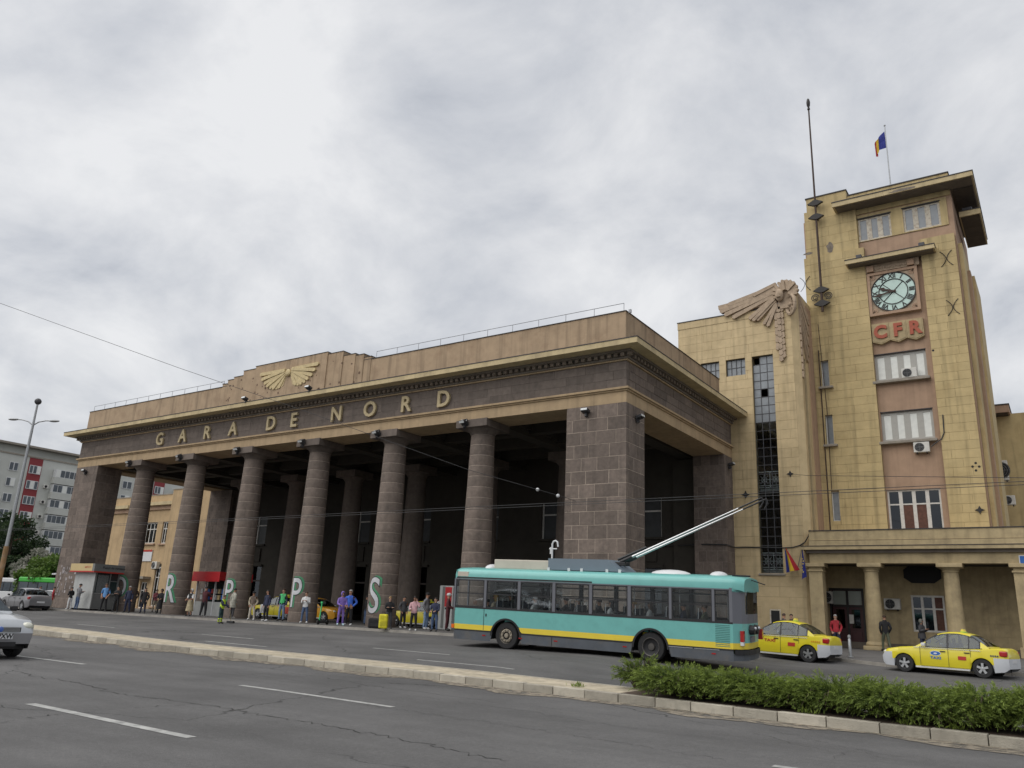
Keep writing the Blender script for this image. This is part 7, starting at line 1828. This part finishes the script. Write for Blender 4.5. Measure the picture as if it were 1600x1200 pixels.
# red kiosk
P = pave_at(322, 961); ry = 3.2; rx0, rx1 = at_y(294, 905, ry-.6)[0], at_y(343, 905, ry-.6)[0]; rz0 = at_y(318, 906, ry-.6)[2]; rz1 = at_y(318, 893, ry-.6)[2]
RK = thing('snack_kiosk', ((rx0+rx1)/2, ry, 0), 'small kiosk with a bright red awning between two columns', 'kiosk')
M_rk = mat('awning_red', (.46, .02, .025), .5, .06, 2)
MB().box(rx0+.5, rx1, ry-.62, ry+2.2, rz0, rz1).build('awning', M_rk, RK, True); MB().prism([(rx0-.1, rz0-.05), (rx0+.5, rz0-.05), (rx0+.5, rz0+.3), (rx0-.1, rz0+.16)], ry-.62, ry+2.2).build('awning_wing', M_rk, RK, True)
MB().box(rx0-.1, rx1+.02, ry-.64, ry-.60, rz0-.1, rz0-.01).build('awning_trim', M_rk, RK, True)
MB().box(rx0+.3, rx1-.1, ry+.9, ry+2.2, 0, rz0).build('booth', M_kd, RK, True); MB().box(rx0+.3, rx1-.1, ry+.0, ry+.9, 0, .95).build('counter', M_kw, RK, True)
for i, X in enumerate((rx0+.3, rx0+1.3, rx1-1.2, rx1-.15)): MB().box(X-.05, X+.05, ry-.02, ry+.08, .0, rz0).build('post', M_white, RK, True)
for i in range(16):
    X = rx0+.5+(rx1-rx0-.8)*(i % 8)/7; Z = 1.1+.42*(i//8); MB().bbox(X-.11, X+.11, ry+.3, ry+.5, Z, Z+.32, .02).build('snack_pack', [M_white, M_decr, M_decb, M_ky][(i*7) % 4], RK, True)
# cash machine
P = pave_at(694, 985); CMX = P[0]; cy_ = P[1]+1.6
zt_ = at_y(694, 915, cy_)[2]; xa, xb = at_y(686, 940, cy_)[0], at_y(707, 940, cy_)[0]
CMc = thing('cash_machine', ((xa+xb)/2, cy_, 0), 'grey free standing cash machine with a red panel ahead of the bus', 'cash machine')
MB().bbox(xa, xb, cy_, cy_+.8, 0, zt_, .03).build('cabinet', M_kw, CMc, True); MB().box(xa+.42, xb-.08, cy_-.012, cy_, zt_*.52, zt_-.08).build('red_panel', M_rk, CMc, True); MB().box(xa+.22, xa+.4, cy_-.012, cy_, .1, zt_-.05).build('dark_strip', M_kg, CMc, True); MB().box(xa+.46, xb-.12, cy_-.02, cy_-.01, 1.1, zt_*.5).build('screen', M_kd, CMc, True)
# green wheeled bin
P = pave_at(492, 969); WBn = thing('wheeled_bin', tuple(P), 'dark green wheeled refuse bin between two columns', 'bin', None, .3)
M_gb = mat('bin_green', (.02, .07, .03), .5, .1, 4)
b = MB(); b.add([(-.24, -.28, .08), (.24, -.28, .08), (.24, .24, .08), (-.24, .24, .08), (-.3, -.36, .98), (.3, -.36, .98), (.3, .32, .98), (-.3, .32, .98)], [(0, 3, 2, 1), (4, 5, 6, 7), (0, 1, 5, 4), (1, 2, 6, 5), (2, 3, 7, 6), (3, 0, 4, 7)]); b.build('body', M_gb, WBn)
MB().prism([(-.4, .98), (.36, .98), (.36, 1.02), (-.1, 1.1), (-.4, 1.04)], -.32, .32, 'yz').build('lid', M_gb, WBn)
for s in (-1, 1): MB().lathe([(0, -.03), (.1, -.03), (.1, .03), (0, .03)], 14, (s*.26, .26, .1), 'x').build('wheel', M_rub, WBn)
# electric scooter
P = pave_at(500, 976); ES = thing('electric_scooter', tuple(P), 'bright green electric scooter parked upright at the kerb', 'scooter', None, .25)
M_sg = mat('scooter_green', (.05, .5, .16), .4, .05, 3)
MB().bbox(-.1, .1, -.1, .62, .1, .17, .02).build('deck', M_blk, ES); MB().tube([(0, -.12, .2), (0, -.02, 1.12)], .035, 8).build('stem', M_sg, ES); MB().tube([(-.26, -.02, 1.13), (.26, -.02, 1.13)], .018, 6).build('handlebar', M_blk, ES); MB().bbox(-.05, .05, -.08, .02, 1.1, 1.2, .01).build('display', M_sg, ES)
for y in (-.2, .68): MB().lathe([(0, -.03), (.12, -.03), (.13, 0), (.12, .03), (0, .03)], 16, (0, y, .13), 'x').build('wheel', M_rub, ES)
# bollard
P = pave_at(1329, 1027); BO = thing('bollard', tuple(P), 'short grey steel bollard at the pavement edge near the maroon door', 'bollard')
mb = MB(); mb.smooth = True; mb.lathe([(.06, 0), (.06, .68), (.045, .7), (.045, .74), (.065, .76), (.06, .84), (0, .88)], 12); mb.build('post', M_steel, BO); mb = MB(); mb.smooth = True; mb.lathe([(.12, 0), (.12, .03), (.06, .05)], 12); mb.build('base', M_steel, BO)
# yellow sign post on the left
P = pave_at(82, 949); zt_ = at_y(82, 897, P[1])[2]; YP = thing('sign_post', tuple(P), 'yellow post with a pale round disc sign left of the pier', 'sign')
MB().tube([(P[0], P[1], 0), (P[0], P[1], zt_)], .07, 8).build('post', M_ky, YP, True); mb = MB(); mb.lathe([(0, zt_-.1), (.5, zt_-.06), (.5, zt_+.04), (0, zt_+.1)], 18, (P[0], P[1], 0)); mb.build('disc', M_white, YP, True)
# street name plate at the right edge of the porch
P = at_y(1598, 876, PY-.05); NP = thing('name_plate', tuple(P), 'small blue street plate with white border on the porch architrave', 'sign'); MB().box(P[0]-.15, P[0]+.5, PY-.06, PY-.02, P[2]-.26, P[2]+.26).build('plate', M_white, NP, True); MB().box(P[0]-.11, P[0]+.46, PY-.066, PY-.061, P[2]-.22, P[2]+.22).build('blue_field', M_decb, NP, True)

# ------------------------------------------------------------------ more vehicles
def stand_car(t, px, py, heading, road=True, z=None):
    P = road_at(px, py) if road else pave_at(px, py)
    a = Vector((P[0], P[1], P[2] if z is None else z)); d = Vector((math.cos(heading), math.sin(heading), 0)); place_car(t, a, a+d*2.63)
c = sedan('taxi', 'yellow taxi under the portico behind the woman with the green scarf', 'taxi', M_taxi, M_taxi, taxi=True); stand_car(c, 403, 966.5, .05, False)
c = sedan('taxi', 'amber taxi under the portico behind the couple in purple and blue', 'taxi', M_taxio, M_taxio, taxi=True); stand_car(c, 534, 972, PI+.05, False)
c.matrix_world = c.matrix_world @ Matrix.Translation((-1.2, 1.5, 0))
c = sedan('taxi', 'yellow taxi under the portico behind the woman in the pink blouse', 'taxi', M_taxi, M_taxi, taxi=True); stand_car(c, 617, 979, .06, False)
c = sedan('grey_car', 'dark grey saloon car parked by the kerb at the far left', 'car', M_greycar, M_greycar); R_ = Vector(tuple(road_at(34, 954))); place_car(c, R_+Vector((-2.63, .05, 0)), R_)
P = at_z(52, 947, -.16); c = sedan('white_car', 'white saloon car parked in the side street left of the portico', 'car', M_whitecar, M_whitecar); place_car(c, Vector((P[0]-.6, P[1], -.16)), Vector((P[0]+1.9, P[1]+.9, -.16)))
def far_bus(loc, rz, label, m, cat='bus'):
    t = thing('city_bus', loc, label, cat, None, rz)
    b = MB(); b.bbox(-5.5, 5.5, 0, 2.45, .35, 1.35, .08); b.build('body', m, t); MB().bbox(-5.5, 5.5, 0, 2.45, 2.45, 3.0, .12).build('roof', m, t)
    p_ = MB()
    for k in range(9): p_.box(-5.45+k*1.34, -5.33+k*1.34, .01, 2.44, 1.35, 2.45)
    p_.build('window_pillars', M_blk, t)
    for k in range(8): MB().box(-5.32+k*1.34, -4.13+k*1.34, .03, .05, 1.36, 2.44).build('window', M_winb, t)
    MB().box(-5.4, 5.4, 1.2, 1.3, 1.36, 2.44).build('interior', M_blk, t)
    for x in (-3.2, 2.8): wheel(t, x, .2, .48, .28, M_steel, -1, 'plain'); wheel(t, x, 2.25, .48, .28, M_steel, 1, 'plain')
    return t
P = at_z(62, 946, -.16); d_ = unit(np.array([P[0]-CAM[0], P[1]-CAM[1]])); q = P[:2]+d_*9
far_bus((q[0]+3.0, q[1], -.16), .35, 'bright green city bus beyond the white parked car', mat('bus_green', (.06, .42, .05), .4, .05, 2)); far_bus((q[0]-16, q[1]+2, -.16), .2, 'white city bus beyond the grey parked car', M_white)
bpy.data.scenes.remove(TMP)
